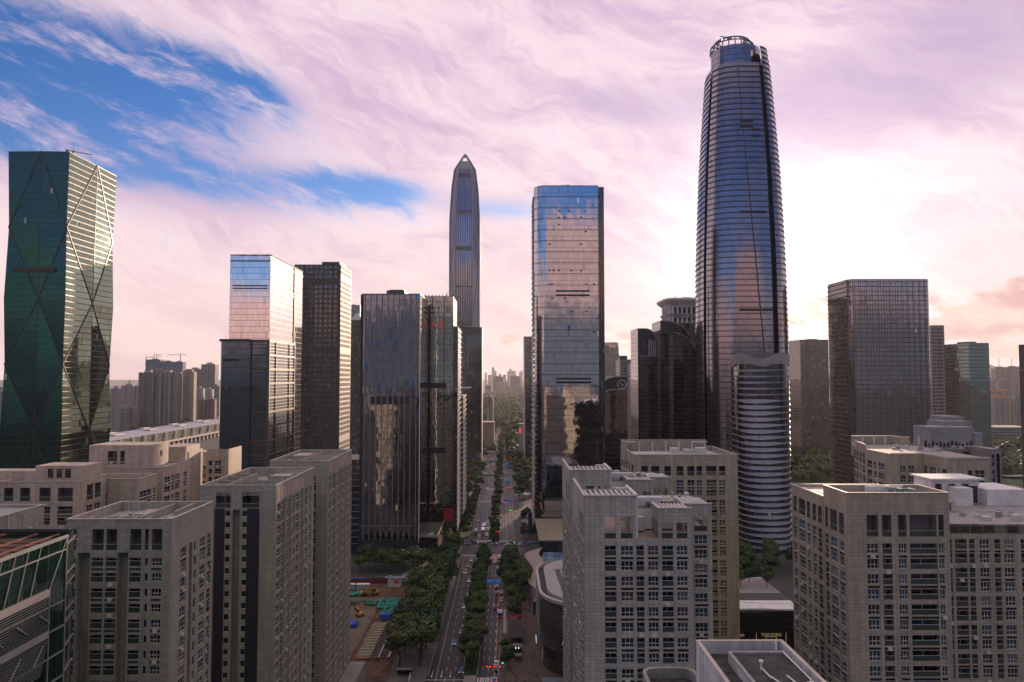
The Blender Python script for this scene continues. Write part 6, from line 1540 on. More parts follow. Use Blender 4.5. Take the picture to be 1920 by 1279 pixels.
row([(3.0, 398), (7, 392), (4, 383), (2.5, 372)], .75, 'lone plaza tree', 'below the right hand clump', 'trees along the right pavement')
row([(-.5, 330), (1.2, 322), (-.2, 313)], .62, 'small bushy tree', 'by the red stall at the plaza edge', 'trees along the right pavement')
row([(-30.5, y) for y in range(562, 715, 10)], .9, 'left kerb tree', 'above the junction', 'trees along the left pavement')
row([(-36.5, y) for y in range(600, 720, 11)], .85, 'second row tree', 'behind the left kerb above the junction', 'trees along the left pavement')
row([(-47, 548), (-50, 556), (-53, 563), (-46, 560)], .9, 'corner tree', 'below the red advertising board', 'trees along the left pavement')
row([(14, 556), (19, 560), (16, 568), (22, 575), (15, 630), (18, 640), (17, 655)], .75, 'small right pavement tree', 'before the rounded mirror tower', 'trees along the right pavement')
row([(14 + (k % 3) * 9, 735 + k * 9) for k in range(26)], 1.15, 'right side grove tree', 'going away past the second junction', 'trees along the right pavement', 3)
row([(-32 - (k % 4) * 9, 735 + k * 8) for k in range(32)], 1.15, 'left side grove tree', 'going away past the second junction', 'trees along the left pavement', 3)
row([(-90 + k * 3.8, 462 + (k % 3) * 8) for k in range(13)], 1.15, 'shaded tree', 'from the left at the foot of the mullioned tower', 'trees round the mullioned tower', 2)
row([(140 + k * 4.6, 455 + (k % 4) * 11) for k in range(14)], 1.2, 'dark garden tree', 'from the left below the wavy fin tower', 'trees below the wavy fin tower', 2)
for k in range(9): tree(-44 + (k % 3) * 2.2, 512 + k * 5.0, .32, f'small roof garden tree, {ordw(k)} along the podium of the mullioned tower', 'roof garden trees', z=zpod - 1.2)
for k, (x, y) in enumerate(((112, 362), (118, 368), (124, 360), (128, 371), (107, 372))): tree(x, y, .62, f'slender deck tree, {ordw(k)} on the curved terrace above the black shop', 'trees on the curved terrace', z=19.6)
for k in range(16): tree(102 + (k % 8) * 4.2, 384 + (k % 3) * 7 + (k // 8) * 20, 1.05, f'bushy tree, {ordw(k)} in the bed behind the curved terrace', 'trees on the curved terrace', z=14)

# low hedges on the lawns right of the avenue (ground cover)
def scatter(name, boxes, n, leaf, seed, m, h=1.0):
    r_ = random.Random(seed); mb = MB()
    for (xa, xb, ya, yb) in boxes:
        for k in range(n):
            p = Vector((r_.uniform(xa, xb), r_.uniform(ya, yb), .2 + r_.uniform(.1, h))); a = Vector((r_.uniform(-1, 1), r_.uniform(-1, 1), r_.uniform(-.5, .5))).normalized() * leaf; b_ = Vector((-a.y, a.x, r_.uniform(-.4, .4) * leaf))
            mb.poly([p - a - b_ * .6, p + a - b_ * .6, p + a + b_ * .6, p - a + b_ * .6])
    return setk(mb.build(name, m), 'stuff')
scatter('ground_cover', [(12, 16, 600, 616), (12, 16, 636, 648), (-17, -12.3, 307, 500), (-13.2, -5.7, 550, 720)], 900, .4, 5, LEAF[1], 1.1)
strip('lawn', [(11.8, 600), (11.8, 650)], [(16.5, 600), (16.5, 650)], .16, mat('lawn_green', (.06, .09, .02), .9, scale=.5, var=.4))
strip('white_plaza', [(11.8, 617), (12.5, 636)], [(18, 617), (17, 636)], .17, mat('white_paving', (.42, .37, .38), .6))

# far park: tree mass that reads as one wood
def wood(name, regions, seed, m):
    r_ = random.Random(seed); mb = MB()
    for (fx, ya, yb, step, q, sz) in regions:
        y = ya
        while y < yb:
            xa, xb = fx(y); x = xa; st = step * (1 + (y - ya) / (yb - ya))
            while x < xb:
                cx_, cy_ = x + r_.uniform(-.5, .5) * st, y + r_.uniform(-.5, .5) * st; R_ = sz * r_.uniform(.7, 1.35) * (1 + .5 * (y - ya) / (yb - ya)); H_ = R_ * r_.uniform(1.1, 1.6)
                for k in range(q):
                    d = Vector((r_.gauss(0, 1), r_.gauss(0, 1), abs(r_.gauss(.3, .8)))).normalized(); p = Vector((cx_ + d.x * R_, cy_ + d.y * R_, H_ * .5 + d.z * H_ * .75))
                    nn = (d + Vector((r_.uniform(-.5, .5), r_.uniform(-.5, .5), r_.uniform(0, .6)))).normalized(); a = nn.orthogonal().normalized(); b_ = nn.cross(a); s_ = R_ * r_.uniform(.25, .45)
                    mb.poly([p - a * s_ - b_ * s_, p + a * s_ - b_ * s_ * .7, p + a * s_ * .8 + b_ * s_, p - a * s_ * .7 + b_ * s_ * .8])
                x += st
            y += st
    return setk(mb.build(name, m), 'stuff')
WOODM = leafmat('wood_leaf', (.045, .072, .020), .5)
wood('park_wood', [(lambda y: (X(896, y) , X(992, y)), 1780, 4300, 13, 26, 8.0)], 1, WOODM)
wood('park_wood', [(lambda y: (X(1462, y), X(1575, y)), 860, 2250, 13, 26, 7.5), (lambda y: (X(1835, y), X(1960, y)), 900, 1320, 13, 26, 7)], 2, WOODM)
wood('park_wood', [(lambda y: (X(195, y), X(420, y)), 1585, 1640, 16, 24, 9)], 3, WOODM)
strip('park_lawn', [(X(896, 1700), 1700), (X(896, 4300), 4300)], [(X(992, 1700), 1700), (X(992, 4300), 4300)], .03, mat('park_green', (.05, .075, .022), .95, scale=.03, var=.5))
strip('park_lawn', [(X(1440, 700), 700), (X(1440, 2400), 2400)], [(X(2100, 700), 700), (X(2100, 2400), 2400)], .03, MATS['park_green'])
strip('park_road', [(X(1470, 1440), 1425), (X(1535, 1440), 1425)], [(X(1470, 1440), 1455), (X(1535, 1440), 1455)], 9, mat('road_pale', (.35, .33, .33), .7))
strip('park_road', [(X(1875, 890), 880), (X(1930, 890), 880)], [(X(1875, 890), 900), (X(1930, 890), 900)], 2.5, MATS['road_pale'])

# ---------------- footbridges
def footbridge(x0, x1, y, z, label):
    t = thing('footbridge', label, 'footbridge', ((x0 + x1) / 2, y, 0), 'footbridges over the avenue')
    MB().box(x0, x1, y - 2.2, y + 2.2, z - .9, z).build('deck', mat('bridge_deck', (.30, .29, .28), .7), t)
    for s_ in (-2.2, 2.05):
        mb = MB(); mb.box(x0, x1, y + s_, y + s_ + .15, z + .01, z + 1.1); mb.build('railing', mat('bridge_rail', (.20, .22, .20), .6), t)
    for x in (x0 + 2, (x0 + x1) / 2 + 1, x1 - 2): MB().cyl(x, y, 0, z - .9, .7).build('pillar', M['concrete'], t)
    for x, s_ in ((x0, -1), (x1, 1)):
        mb = MB(); mb.bar((x, y + 1, z - .5), (x + s_ * 1.0, y + 14, .4), 2.4, .5); mb.build('stair', M['concrete'], t)
footbridge(-38, 22, 866, 6.5, 'nearer grey footbridge across the whole avenue between trees'); footbridge(-38, 22, 1000, 6.5, 'farther grey footbridge across the avenue with a gap hidden by trees')

# ---------------- vehicles
def car_mb(L=4.6, Wd=1.8, H=1.45, suv=False):
    hw = Wd / 2; body = MB(); cab = MB()
    prof = [(-L / 2, .35), (-L / 2, .78), (-L / 2 + .15, .92), (L / 2 - .9, .88), (L / 2 - .12, .70), (L / 2, .55), (L / 2, .35)]
    for s_ in (1, -1):
        f = [(s_ * hw, y, z) for y, z in prof]; body.poly(f if s_ > 0 else f[::-1])
    for i in range(len(prof)):
        (ya, za_), (yb, zb_) = prof[i], prof[(i + 1) % len(prof)]; body.poly([(hw, yb, zb_), (hw, ya, za_), (-hw, ya, za_), (-hw, yb, zb_)][::-1])
    c0 = [(-L / 2 + .25, .9), (L / 2 - 1.0, .88)]; c1 = [(-L / 2 + (.45 if suv else .85), H), (L / 2 - 1.9, H)]; iw = hw - .08; tw = hw - .28
    A_ = [(iw, c0[0][0], c0[0][1]), (iw, c0[1][0], c0[1][1]), (-iw, c0[1][0], c0[1][1]), (-iw, c0[0][0], c0[0][1])]; B_ = [(tw, c1[0][0], H), (tw, c1[1][0], H), (-tw, c1[1][0], H), (-tw, c1[0][0], H)]
    for i in range(4): j = (i + 1) % 4; cab.poly([A_[i], A_[j], B_[j], B_[i]])
    body.poly(B_); body.box(-tw, tw, c1[0][0], c1[1][0], H, H + .03)
    return body, cab
PAINT = {}
def paint(nm, col):
    if nm not in PAINT:
        m, t, b = newmat('paint_' + nm); b.inputs['Base Color'].default_value = tuple(col) + (1,); b.inputs['Roughness'].default_value = .3; b.inputs['Metallic'].default_value = .1; b.inputs['Coat Weight'].default_value = .6; PAINT[nm] = m
    return PAINT[nm]
COLS = {'white': (.62, .61, .60), 'silver': (.36, .37, .38), 'black': (.015, .015, .017), 'blue': (.03, .15, .42), 'red': (.35, .02, .02), 'grey': (.12, .125, .13), 'light blue': (.25, .45, .60)}
TYRE = mat('tyre', (.012, .012, .012), .9); CGL = glass('car_glass', 40, 40, (.01, .012, .014), mu=0, mv=0, ior=1.6, tilt=0, wob=0, blinds=0)
TAIL = mat('tail_light', (.35, .01, .01), .4, emit=(1, .03, .02), es=1.4); HEAD = mat('head_light', (.6, .58, .5), .3, emit=(1, .85, .6), es=.9)
VM = {}
def parts_of(kind, col):
    k = (kind, col)
    if k in VM: return VM[k]
    P = paint(col, COLS.get(col, (.3, .3, .3))); out = []
    if kind in ('car', 'suv'):
        body, cab = car_mb(4.9, 1.9, 1.75, True) if kind == 'suv' else car_mb()
        out = [('body', body.mesh('body', [P])), ('window_glass', cab.mesh('window_glass', [CGL]))]; L, hw = (4.9, .95) if kind == 'suv' else (4.6, .9)
        for x in (-hw + .1, hw - .1):
            for y in (-L / 2 + .8, L / 2 - .85):
                w = MB(); n = 10; rg = [[(x + dx_, y + .33 * math.cos(6.283 * i / n), .33 + .33 * math.sin(6.283 * i / n)) for i in range(n)] for dx_ in (-.12, .12)]; w.loft(rg); w.poly(rg[0][::-1]); out.append(('wheel', w.mesh('wheel', [TYRE])))
            t_ = MB(); t_.box(x - .18, x + .18, -L / 2 - .03, -L / 2 + .04, .62, .80); out.append(('tail_light', t_.mesh('tail_light', [TAIL])))
            h_ = MB(); h_.box(x - .18, x + .18, L / 2 - .08, L / 2 + .02, .55, .68); out.append(('head_light', h_.mesh('head_light', [HEAD])))
    else:
        L, Wd, H = (11.0, 2.5, 3.1) if kind == 'bus' else (6.0, 2.1, 2.6)
        b_ = MB(); b_.prism(rrect(-Wd / 2, Wd / 2, -L / 2, L / 2, .35, 3), .4, 1.25, 0, cap=False); b_.prism(rrect(-Wd / 2, Wd / 2, -L / 2, L / 2, .35, 3), 2.3, H, 0); b_.box(-Wd / 2 + .4, Wd / 2 - .4, -L / 4, L / 4, H, H + .2)
        g_ = MB(); g_.prism(rrect(-Wd / 2 + .03, Wd / 2 - .03, -L / 2 + .03, L / 2 - .03, .35, 3), 1.25, 2.3, 0, cap=False)
        out = [('body', b_.mesh('body', [P])), ('window_glass', g_.mesh('window_glass', [CGL]))]
        for x in (-Wd / 2 + .15, Wd / 2 - .15):
            for y in (-L / 2 + 1.6, L / 2 - 1.8):
                w = MB(); n = 10; rg = [[(x + dx_, y + .48 * math.cos(6.283 * i / n), .48 + .48 * math.sin(6.283 * i / n)) for i in range(n)] for dx_ in (-.14, .14)]; w.loft(rg); w.poly(rg[0][::-1]); out.append(('wheel', w.mesh('wheel', [TYRE])))
            t_ = MB(); t_.box(x - .15, x + .15, -L / 2 - .03, -L / 2 + .05, .7, 1.0); out.append(('tail_light', t_.mesh('tail_light', [TAIL])))
    VM[k] = out; return out
COLS.update({'orange': (.55, .22, .02), 'teal': (.06, .22, .22)})
NAMES = {'car': ('parked_car', 'car'), 'suv': ('suv', 'car'), 'bus': ('city_bus', 'bus'), 'van': ('delivery_van', 'van')}
ONE = {}
def vehicle(kind, col, x, y, ang, label, group, full=True):
    nm, cat = ('car', 'car') if kind == 'car' else NAMES[kind]
    if full:
        t = thing(nm, label, cat, (x, y, .03), group)
        for pn, me in parts_of(kind, col):
            o = bpy.data.objects.new(pn, me); C.objects.link(o); o.parent = t
    else:
        k = (kind, col)
        if k not in ONE:
            import bmesh
            bm = bmesh.new(); ms = []
            for pn, me in parts_of(kind, col):
                n0 = len(bm.faces); bm.from_mesh(me); bm.faces.ensure_lookup_table()
                for f in bm.faces[n0:]: f.material_index = len(ms)
                ms.append(me.materials[0])
            m2 = bpy.data.meshes.new(nm); bm.to_mesh(m2); bm.free()
            for q in ms: m2.materials.append(q)
            ONE[k] = m2
        t = bpy.data.objects.new(nm, ONE[k]); C.objects.link(t); t.location = (x, y, .03); tag(t, label, cat, group)
    t.rotation_euler = (0, 0, R(ang)); return t
def z1(cx, cy): return (840 + cx / 10.66, 960 + cy / 10.66)
def z2(cx, cy): return (820 + cx / 6.425, 1080 + cy / 6.425)
def z3(cx, cy): return (850 + cx / 7.106, 780 + cy / 7.106)
def put(zf, cx, cy, kind, col, ang, label, group, full=True):
    p = gp(*zf(cx, cy), .7); vehicle(kind, col, p.x, p.y, ang, label, group, full)
GQ_ = 'cars queuing below the junction'
lanes = [('in the lane along the median', [(795, 850, 'white'), (795, 900, 'red'), (772, 985, 'white'), (780, 1035, 'silver')]),
         ('in the second lane from the median', [(870, 885, 'white'), (862, 935, 'red'), (853, 1010, 'silver')]),
         ('in the middle lane', [(955, 878, 'silver'), (940, 935, 'white'), (938, 1000, 'light blue')]),
         ('in the fourth lane from the median', [(1035, 885, 'white'), (1032, 930, 'grey'), (1022, 990, 'white'), (1015, 1045, 'white'), (1008, 1105, 'white')]),
         ('in the kerb lane', [(1225, 895, 'light blue'), (1210, 970, 'white')])]
lane_f = [.10, .31, .51, .71, 1.12]
for li, (ln, cs) in enumerate(lanes):
    for k, (a, b_, c) in enumerate(cs):
        p = gp(*z1(a, b_), .7); e = lerp_edges(min(p.y, 511)); vehicle('car', c, p.x, p.y, 0, f'{c} car with red tail lights, {ordw(k)} {ln}', GQ_)
put(z1, 1120, 900, 'bus', 'orange', 0, 'orange bus waiting at the crossing below the junction', 'buses')
put(z1, 1108, 1080, 'van', 'white', 0, 'white van with red lights behind the orange bus', 'vans')
GX_ = 'cars crossing the junction'
for k, (a, b_, c) in enumerate(((165, 597, 'blue'), (450, 582, 'black'), (515, 604, 'blue'), (400, 624, 'white'), (670, 628, 'red'), (735, 612, 'white'), (800, 588, 'white'), (905, 583, 'black'), (930, 632, 'white'), (1095, 605, 'white'), (1250, 592, 'silver'), (1190, 648, 'white'), (1500, 612, 'blue'), (1470, 644, 'white'), (1600, 612, 'light blue'), (1700, 598, 'white'))):
    put(z1, a, b_, 'car', c, 90 + (8 if k % 2 else -6), f'{c} car driving across the junction, {ordw(k)} from the left', GX_)
GD = 'traffic coming down the left carriageway'
for (zf, a, b_, kd, c, lb) in ((z1, 555, 420, 'bus', 'silver', 'silver bus at the kerb above the junction'), (z1, 718, 310, 'bus', 'light blue', 'pale blue bus behind the white bus above the junction'), (z1, 705, 395, 'bus', 'white', 'white bus at the stop line above the junction'), (z1, 852, 410, 'bus', 'teal', 'teal bus beside the median above the junction'),
        (z1, 803, 235, 'car', 'blue', 'blue car at the back of the queue above the junction'), (z1, 795, 335, 'car', 'white', 'white car behind another white car between two buses'), (z1, 780, 450, 'car', 'white', 'white car at the stop line between white and teal buses'), (z1, 630, 470, 'car', 'silver', 'silver car between the kerb bus and the white bus'), (z1, 596, 160, 'car', 'white', 'white car under the left kerb trees above the junction'),
        (z1, 460, 955, 'car', 'white', 'white car just below the junction on the left carriageway'), (z1, 390, 1065, 'car', 'grey', 'grey car with lit lamps below the big round trees'), (z1, 487, 1085, 'car', 'black', 'black car by the median below the junction'), (z1, 330, 1110, 'car', 'black', 'black car under the big round trees'), (z1, 275, 1195, 'suv', 'black', 'black suv pulling out under the left trees'), (z1, 345, 1200, 'suv', 'silver', 'silver suv beside the black suv'),
        (z2, 380, 52, 'car', 'white', 'white car beside the yellow line, upper left carriageway'), (z2, 375, 243, 'car', 'silver', 'silver car beside the median, middle of the left carriageway'), (z2, 320, 365, 'car', 'white', 'white car half under the spreading kerb trees'), (z2, 342, 515, 'car', 'grey', 'grey car ahead of the black one on the left carriageway'), (z2, 328, 583, 'car', 'black', 'black car with a bright roof spot on the left carriageway'), (z2, 205, 800, 'car', 'blue', 'blue taxi near the yellow line with open road ahead'), (z2, 292, 1135, 'car', 'blue', 'blue taxi stopping at the near zebra crossing')):
    put(zf, a, b_, kd, c, 180, lb, GD)
GUp = 'traffic going up the right carriageway'
for (zf, a, b_, kd, c, lb) in ((z1, 1050, 88, 'car', 'white', 'white car alone beside the median far above the junction'), (z1, 1255, 228, 'car', 'light blue', 'pale blue car alone at the right kerb above the junction'), (z2, 718, 125, 'car', 'black', 'black car just below the blue road sign'), (z2, 722, 205, 'car', 'black', 'black car on the bright stretch of road'), (z2, 776, 235, 'van', 'silver', 'silver van at the kerb beside the bright road'), (z2, 774, 285, 'car', 'light blue', 'pale blue car parked behind the silver van'), (z2, 692, 375, 'suv', 'black', 'black suv at the lower end of the bright road'), (z2, 757, 470, 'van', 'blue', 'blue truck-like van at the right kerb'), (z2, 710, 1045, 'car', 'white', 'white car entering the near crossing from below'), (z2, 706, 1110, 'car', 'black', 'black car on the near right zebra crossing'), (z2, 685, 1245, 'car', 'blue', 'blue taxi at the very bottom of the right carriageway')):
    put(zf, a, b_, kd, c, 0, lb, GUp)
for k, (a, b_, c) in enumerate(((622, 1112, 'red'), (620, 1145, 'white'), (617, 1182, 'red'), (612, 1212, 'white'), (660, 1112, 'silver'), (658, 1150, 'white'), (692, 1160, 'white'), (745, 960, 'red'), (785, 965, 'grey'))):
    put(z3, a, b_, 'car', c, 0, f'{c} car, {ordw(k)} of the far queue below the second junction', 'cars queuing below the second junction', False)
for k, (a, b_, c) in enumerate(((442, 968, 'white'), (503, 992, 'blue'), (510, 905, 'white'), (470, 880, 'silver'), (205, 1045, 'white'), (225, 1012, 'silver'), (100, 1250, 'white'), (140, 1245, 'red'))):
    put(z3, a, b_, 'car', c, 180, f'{c} car, {ordw(k)} round the second junction on the left', 'cars round the second junction', False)
rs = random.Random(8)
for k in range(58):
    y = 905 + (k ** 1.22) * 9.0; e = lerp_edges(y); x = e[0] + (e[1] - e[0]) * ((k * 37 % 100) / 100 * .84 + .08)
    if 990 < y < 1010: y += 20
    vehicle('car' if k % 9 else 'bus', rs.choice(['white', 'white', 'silver', 'white', 'grey', 'red', 'light blue']), x, y, 180, 'tiny car in the dense far traffic coming down the avenue', 'far traffic coming down the avenue', False)
for k in range(26):
    y = 905 + (k ** 1.25) * 17; e = lerp_edges(y); x = e[2] + (e[3] - e[2]) * ((k * 53 % 100) / 100 * .84 + .08)
    vehicle('car' if k % 7 else 'bus', rs.choice(['white', 'silver', 'red', 'grey', 'light blue']), x, y, 0, 'tiny car in the sparse far traffic going up the avenue', 'far traffic going up the avenue', False)
for k in range(9):
    x = -75 + k * 5.2; vehicle('car', rs.choice(['white', 'silver', 'white', 'blue']), x, 449 + (k % 2) * 2.5, 92, f'parked car, {ordw(k)} from the left in the row behind the building site', 'cars parked behind the building site', k > 4)
for k in range(7): vehicle('car', rs.choice(['white', 'red', 'silver', 'black']), -50 - (k % 3) * 3.2, 500 + (k // 3) * 6, 10, f'parked car, {ordw(k)} in the side lane under the mullioned tower podium', 'cars parked by the podium', False)

# ---------------- road signs and signals
SB = mat('sign_blue', (.02, .14, .50), .5, emit=(.02, .25, .9), es=.12)
def gantry(px, py, Y, w, h, side, label, n=1, led=False):
    p = at(px, py, Y); t = thing('road_sign' if not led else 'message_sign', label, 'road sign', (p.x + side * 7, Y, 0), 'blue road signs over the avenue' if not led else None)
    xx = p.x + side * 7
    mb = MB(); mb.cyl(xx, Y, 0, p.z + 1, .18, .12); mb.bar((xx, Y, p.z + .3), (p.x - n * w / 2, Y, p.z + .3), .16); mb.build('pole', M['grey_metal'], t)
    for k in range(n):
        x = p.x + (k - (n - 1) / 2) * (w + .4); mb = MB(); mb.box(x - w / 2, x + w / 2, Y - .25, Y - .12, p.z - h / 2, p.z + h / 2); pn = mb.build('sign_panel', M['black'] if led else SB, t)
        mk_ = MB(); y = Y - .27
        if led:
            for j in range(2):
                for q in range(5): mk_.box(x - w * .42 + q * w * .17, x - w * .42 + q * w * .17 + w * .12, y, y + .01, p.z - h * .25 + j * h * .35, p.z - h * .25 + j * h * .35 + h * .2)
        else: mk_.box(x - .06, x + .06, y, y + .01, p.z - h * .3, p.z + h * .2); mk_.box(x - w * .3, x + w * .3, y, y + .01, p.z - .06, p.z + .06); mk_.box(x - w * .38, x - w * .12, y, y + .01, p.z + h * .2, p.z + h * .32); mk_.box(x + w * .12, x + w * .38, y, y + .01, p.z + h * .2, p.z + h * .32)
        o = mk_.build('sign_marking', mat('led_green', (.1, .5, .05), .5, emit=(.25, 1, .1), es=1.0) if led else M['white_metal'], pn); o.parent = pn; o.location = (0, 0, 0)
gantry(926, 1090, 415, 3.8, 2.3, 1, 'nearest pair of blue overhead road signs at the top of the bright road', 2)
gantry(953, 939, 685, 3.8, 2.0, 1, 'pair of blue overhead road signs before the second junction', 2); gantry(952, 904, 806, 3.6, 3.0, 1, 'single square blue road sign below the nearer footbridge'); gantry(951.5, 892, 858, 5.5, 1.6, 1, 'wide blue sign against the nearer footbridge')
gantry(953, 873.5, 950, 3.6, 1.8, 1, 'pair of blue signs between the two footbridges', 2); gantry(951, 867, 992, 4.8, 2.0, 1, 'blue sign against the farther footbridge'); gantry(960, 844, 1150, 5, 2.2, 1, 'pair of blue signs beyond the farther footbridge', 2); gantry(959, 798, 1700, 6, 2.5, 1, 'second farthest pair of blue signs, under the park edge', 2); gantry(961.5, 790.5, 1850, 6, 2.5, 1, 'farthest pair of blue signs where the avenue enters the park', 2)
gantry(957.7, 957, 636, 4.4, 1.8, 1, 'black message board with green lit text above the right lanes', 1, True)
SIG = mat('signal_red', (.5, .01, .01), .4, emit=(1, .02, .01), es=3.0); SIGG = mat('signal_green', (.01, .5, .2), .4, emit=(.05, 1, .4), es=2.5)
def signal(px0, px1, py, Y, lights, label, xpole, green=False):
    a, b_ = at(px0, py, Y), at(px1, py, Y); t = thing('traffic_light', label, 'traffic light', (X(xpole, Y), Y, 0), 'traffic lights')
    xp = X(xpole, Y); mb = MB(); mb.cyl(xp, Y, 0, a.z + .5, .16, .10); mb.bar((xp, Y, a.z), (a.x if abs(a.x - xp) > abs(b_.x - xp) else b_.x, Y, a.z), .14); mb.build('pole', M['grey_metal'], t)
    for px in lights:
        c = at(px, py, Y); mb = MB(); mb.box(c.x - .5, c.x + .5, Y - .3, Y - .05, c.z - .35, c.z + .35); hd = mb.build('signal_head', M['black'], t)
        l_ = MB(); l_.poly([(c.x + .26 * math.cos(6.283 * i / 10), Y - .32, c.z + .26 * math.sin(6.283 * i / 10)) for i in range(10)]); o = l_.build('lamp', SIGG if green else SIG, hd); o.parent = hd; o.location = (0, 0, 0)
signal(929, 941, 996.5, 556, (930, 934, 937), 'traffic light arm with three red lamps above the junction', 957)
signal(912, 941, 1249.5, 300, (913, 919, 927, 937), 'traffic light arm with red lamps over the near zebra crossing', 946)
signal(943, 957, 915, 738, (943.5, 949, 956), 'traffic light arm with three red lamps at the second junction', 964)
signal(953.5, 957, 859, 1010, (954, 957), 'two red signal lamps beyond the farther footbridge', 966)
signal(964, 965, 1017, 520, (964.5,), 'green pedestrian signal on the right of the junction', 966, True); signal(965, 966, 1009, 535, (965.5,), 'red pedestrian signal on the right of the junction', 968); signal(942, 943, 1243, 302, (942.5,), 'small green signal right of the near zebra crossing', 945, True)
signal(971, 972, 921, 720, (971.7,), 'green signal at the right kerb of the second junction', 974, True)
o = thing('street_lamp', 'tall mast with a round lamp at the right kerb above the junction', 'street lamp', (X(957.5, 545), 545, 0), None)
mb = MB(); xl = X(957.5, 545); mb.cyl(xl, 545, 0, 13, .2, .12); mb.build('pole', M['grey_metal'], o); mb = MB(); mb.cyl(xl, 545, 12.6, 13.4, .6, .5); mb.build('lamp_head', M['white_metal'], o)
for k in range(14):
    side = k % 2; y = 330 + (k // 2) * 62; y += 40 if 490 < y < 560 else 0; e = lerp_edges(y); x = e[0] - .6 if side == 0 else e[3] + .6; s_ = 1 if side == 0 else -1
    o = thing('street_lamp', f'slim grey street lamp, {ordw(k // 2)} up the {"left" if side == 0 else "right"} kerb of the avenue', 'street lamp', (x, y, 0), 'street lamps along the avenue')
    mb = MB(); mb.cyl(x, y, 0, 9, .12, .08, 6); mb.bar((x, y, 9), (x + s_ * 2.4, y, 9.5), .1); mb.build('pole', M['grey_metal'], o); mb = MB(); mb.box(x + s_ * 2.4 - .5, x + s_ * 2.4 + .5, y - .15, y + .15, 9.4, 9.55); mb.build('lamp_head', M['white_metal'], o)

# ---------------- people
def person_mesh(top, legs, stride):
    mb = MB(); n = 8
    def ring(cx_, cy_, z, rx, ry): return [(cx_ + rx * math.cos(6.283 * i / n), cy_ + ry * math.sin(6.283 * i / n), z) for i in range(n)]
    for s_ in (-1, 1):
        f = s_ * stride; mb.loft([ring(s_ * .09, f * .32, .0, .05, .12), ring(s_ * .09, f * .28, .09, .05, .06), ring(s_ * .09, f * .12, .48, .07, .075), ring(s_ * .08, 0, .88, .095, .10)], 1, cap=False)
        mb.loft([ring(s_ * .27, -f * .18, .78, .035, .04), ring(s_ * .26, -f * .06, 1.08, .045, .05), ring(s_ * .21, 0, 1.40, .06, .065)], 2, cap=False)
    mb.loft([ring(0, 0, .84, .17, .12), ring(0, 0, 1.08, .15, .11), ring(0, 0, 1.32, .20, .12), ring(0, 0, 1.44, .17, .09), ring(0, 0, 1.49, .06, .06)], 0, cap=False)
    mb.loft([ring(0, 0, 1.48, .055, .055), ring(0, .02, 1.53, .075, .085), ring(0, .01, 1.63, .085, .10), ring(0, 0, 1.70, .06, .07), ring(0, 0, 1.73, .02, .02)], 3, mf=lambda i, k: 2 if k < 2 else 3)
    return mb.mesh('person', [top, legs, mat('skin', (.42, .27, .2), .6), mat('hair_black', (.012, .01, .01), .6)])
CL = {'white': (.6, .6, .6), 'black': (.015, .015, .017), 'blue': (.06, .12, .3), 'red': (.4, .04, .04), 'beige': (.4, .33, .25)}
PM = {(c, l): person_mesh(mat('cloth_' + c, CL[c], .8), mat('cloth_' + l, CL[l], .8), st) for c, l, st in (('white', 'black', .7), ('black', 'black', .5), ('blue', 'beige', .8), ('red', 'black', .6), ('beige', 'blue', .7), ('white', 'blue', .9), ('black', 'beige', .8))}
def person(x, y, key, label, z=.15):
    o = bpy.data.objects.new('person', PM[key]); C.objects.link(o); o.location = (x, y, z); o.rotation_euler = (0, 0, rs.uniform(0, 6.28)); tag(o, label, 'person', 'people walking on the plaza and pavements')
keys = list(PM)
for k in range(62):
    y = rs.uniform(395, 505); x = rs.uniform(9.0, 13.2 + (y - 395) * .03) if k % 3 else rs.uniform(10, 18)
    key = rs.choice(keys[:2] + keys); person(x, y, key, f'person in {key[0]} top and {key[1]} trousers in the crowd on the pale plaza')
for k in range(34):
    y = rs.uniform(296, 392); x = rs.uniform(6.5, 12.5); key = rs.choice(keys); person(x, y, key, f'person in {key[0]} top and {key[1]} trousers on the plaza beside the curved mall')
for k in range(22):
    y = rs.uniform(560, 720); key = rs.choice(keys); person(rs.uniform(7, 11.4), y, key, f'person in {key[0]} top and {key[1]} trousers on the right pavement above the junction')
for k in range(14): key = rs.choice(keys); person(rs.uniform(-45, -39), rs.uniform(575, 690), key, f'person in {key[0]} top and {key[1]} trousers on the left pavement above the junction')
for k in range(8): key = rs.choice(keys); person(rs.uniform(-44, -37), rs.uniform(500, 516), key, f'person in {key[0]} top and {key[1]} trousers at the left corner of the junction')
for k in range(7): key = rs.choice(keys); person(rs.uniform(-1.5, 5), rs.uniform(294, 306), key, f'person in {key[0]} top and {key[1]} trousers right of the near zebra crossing')

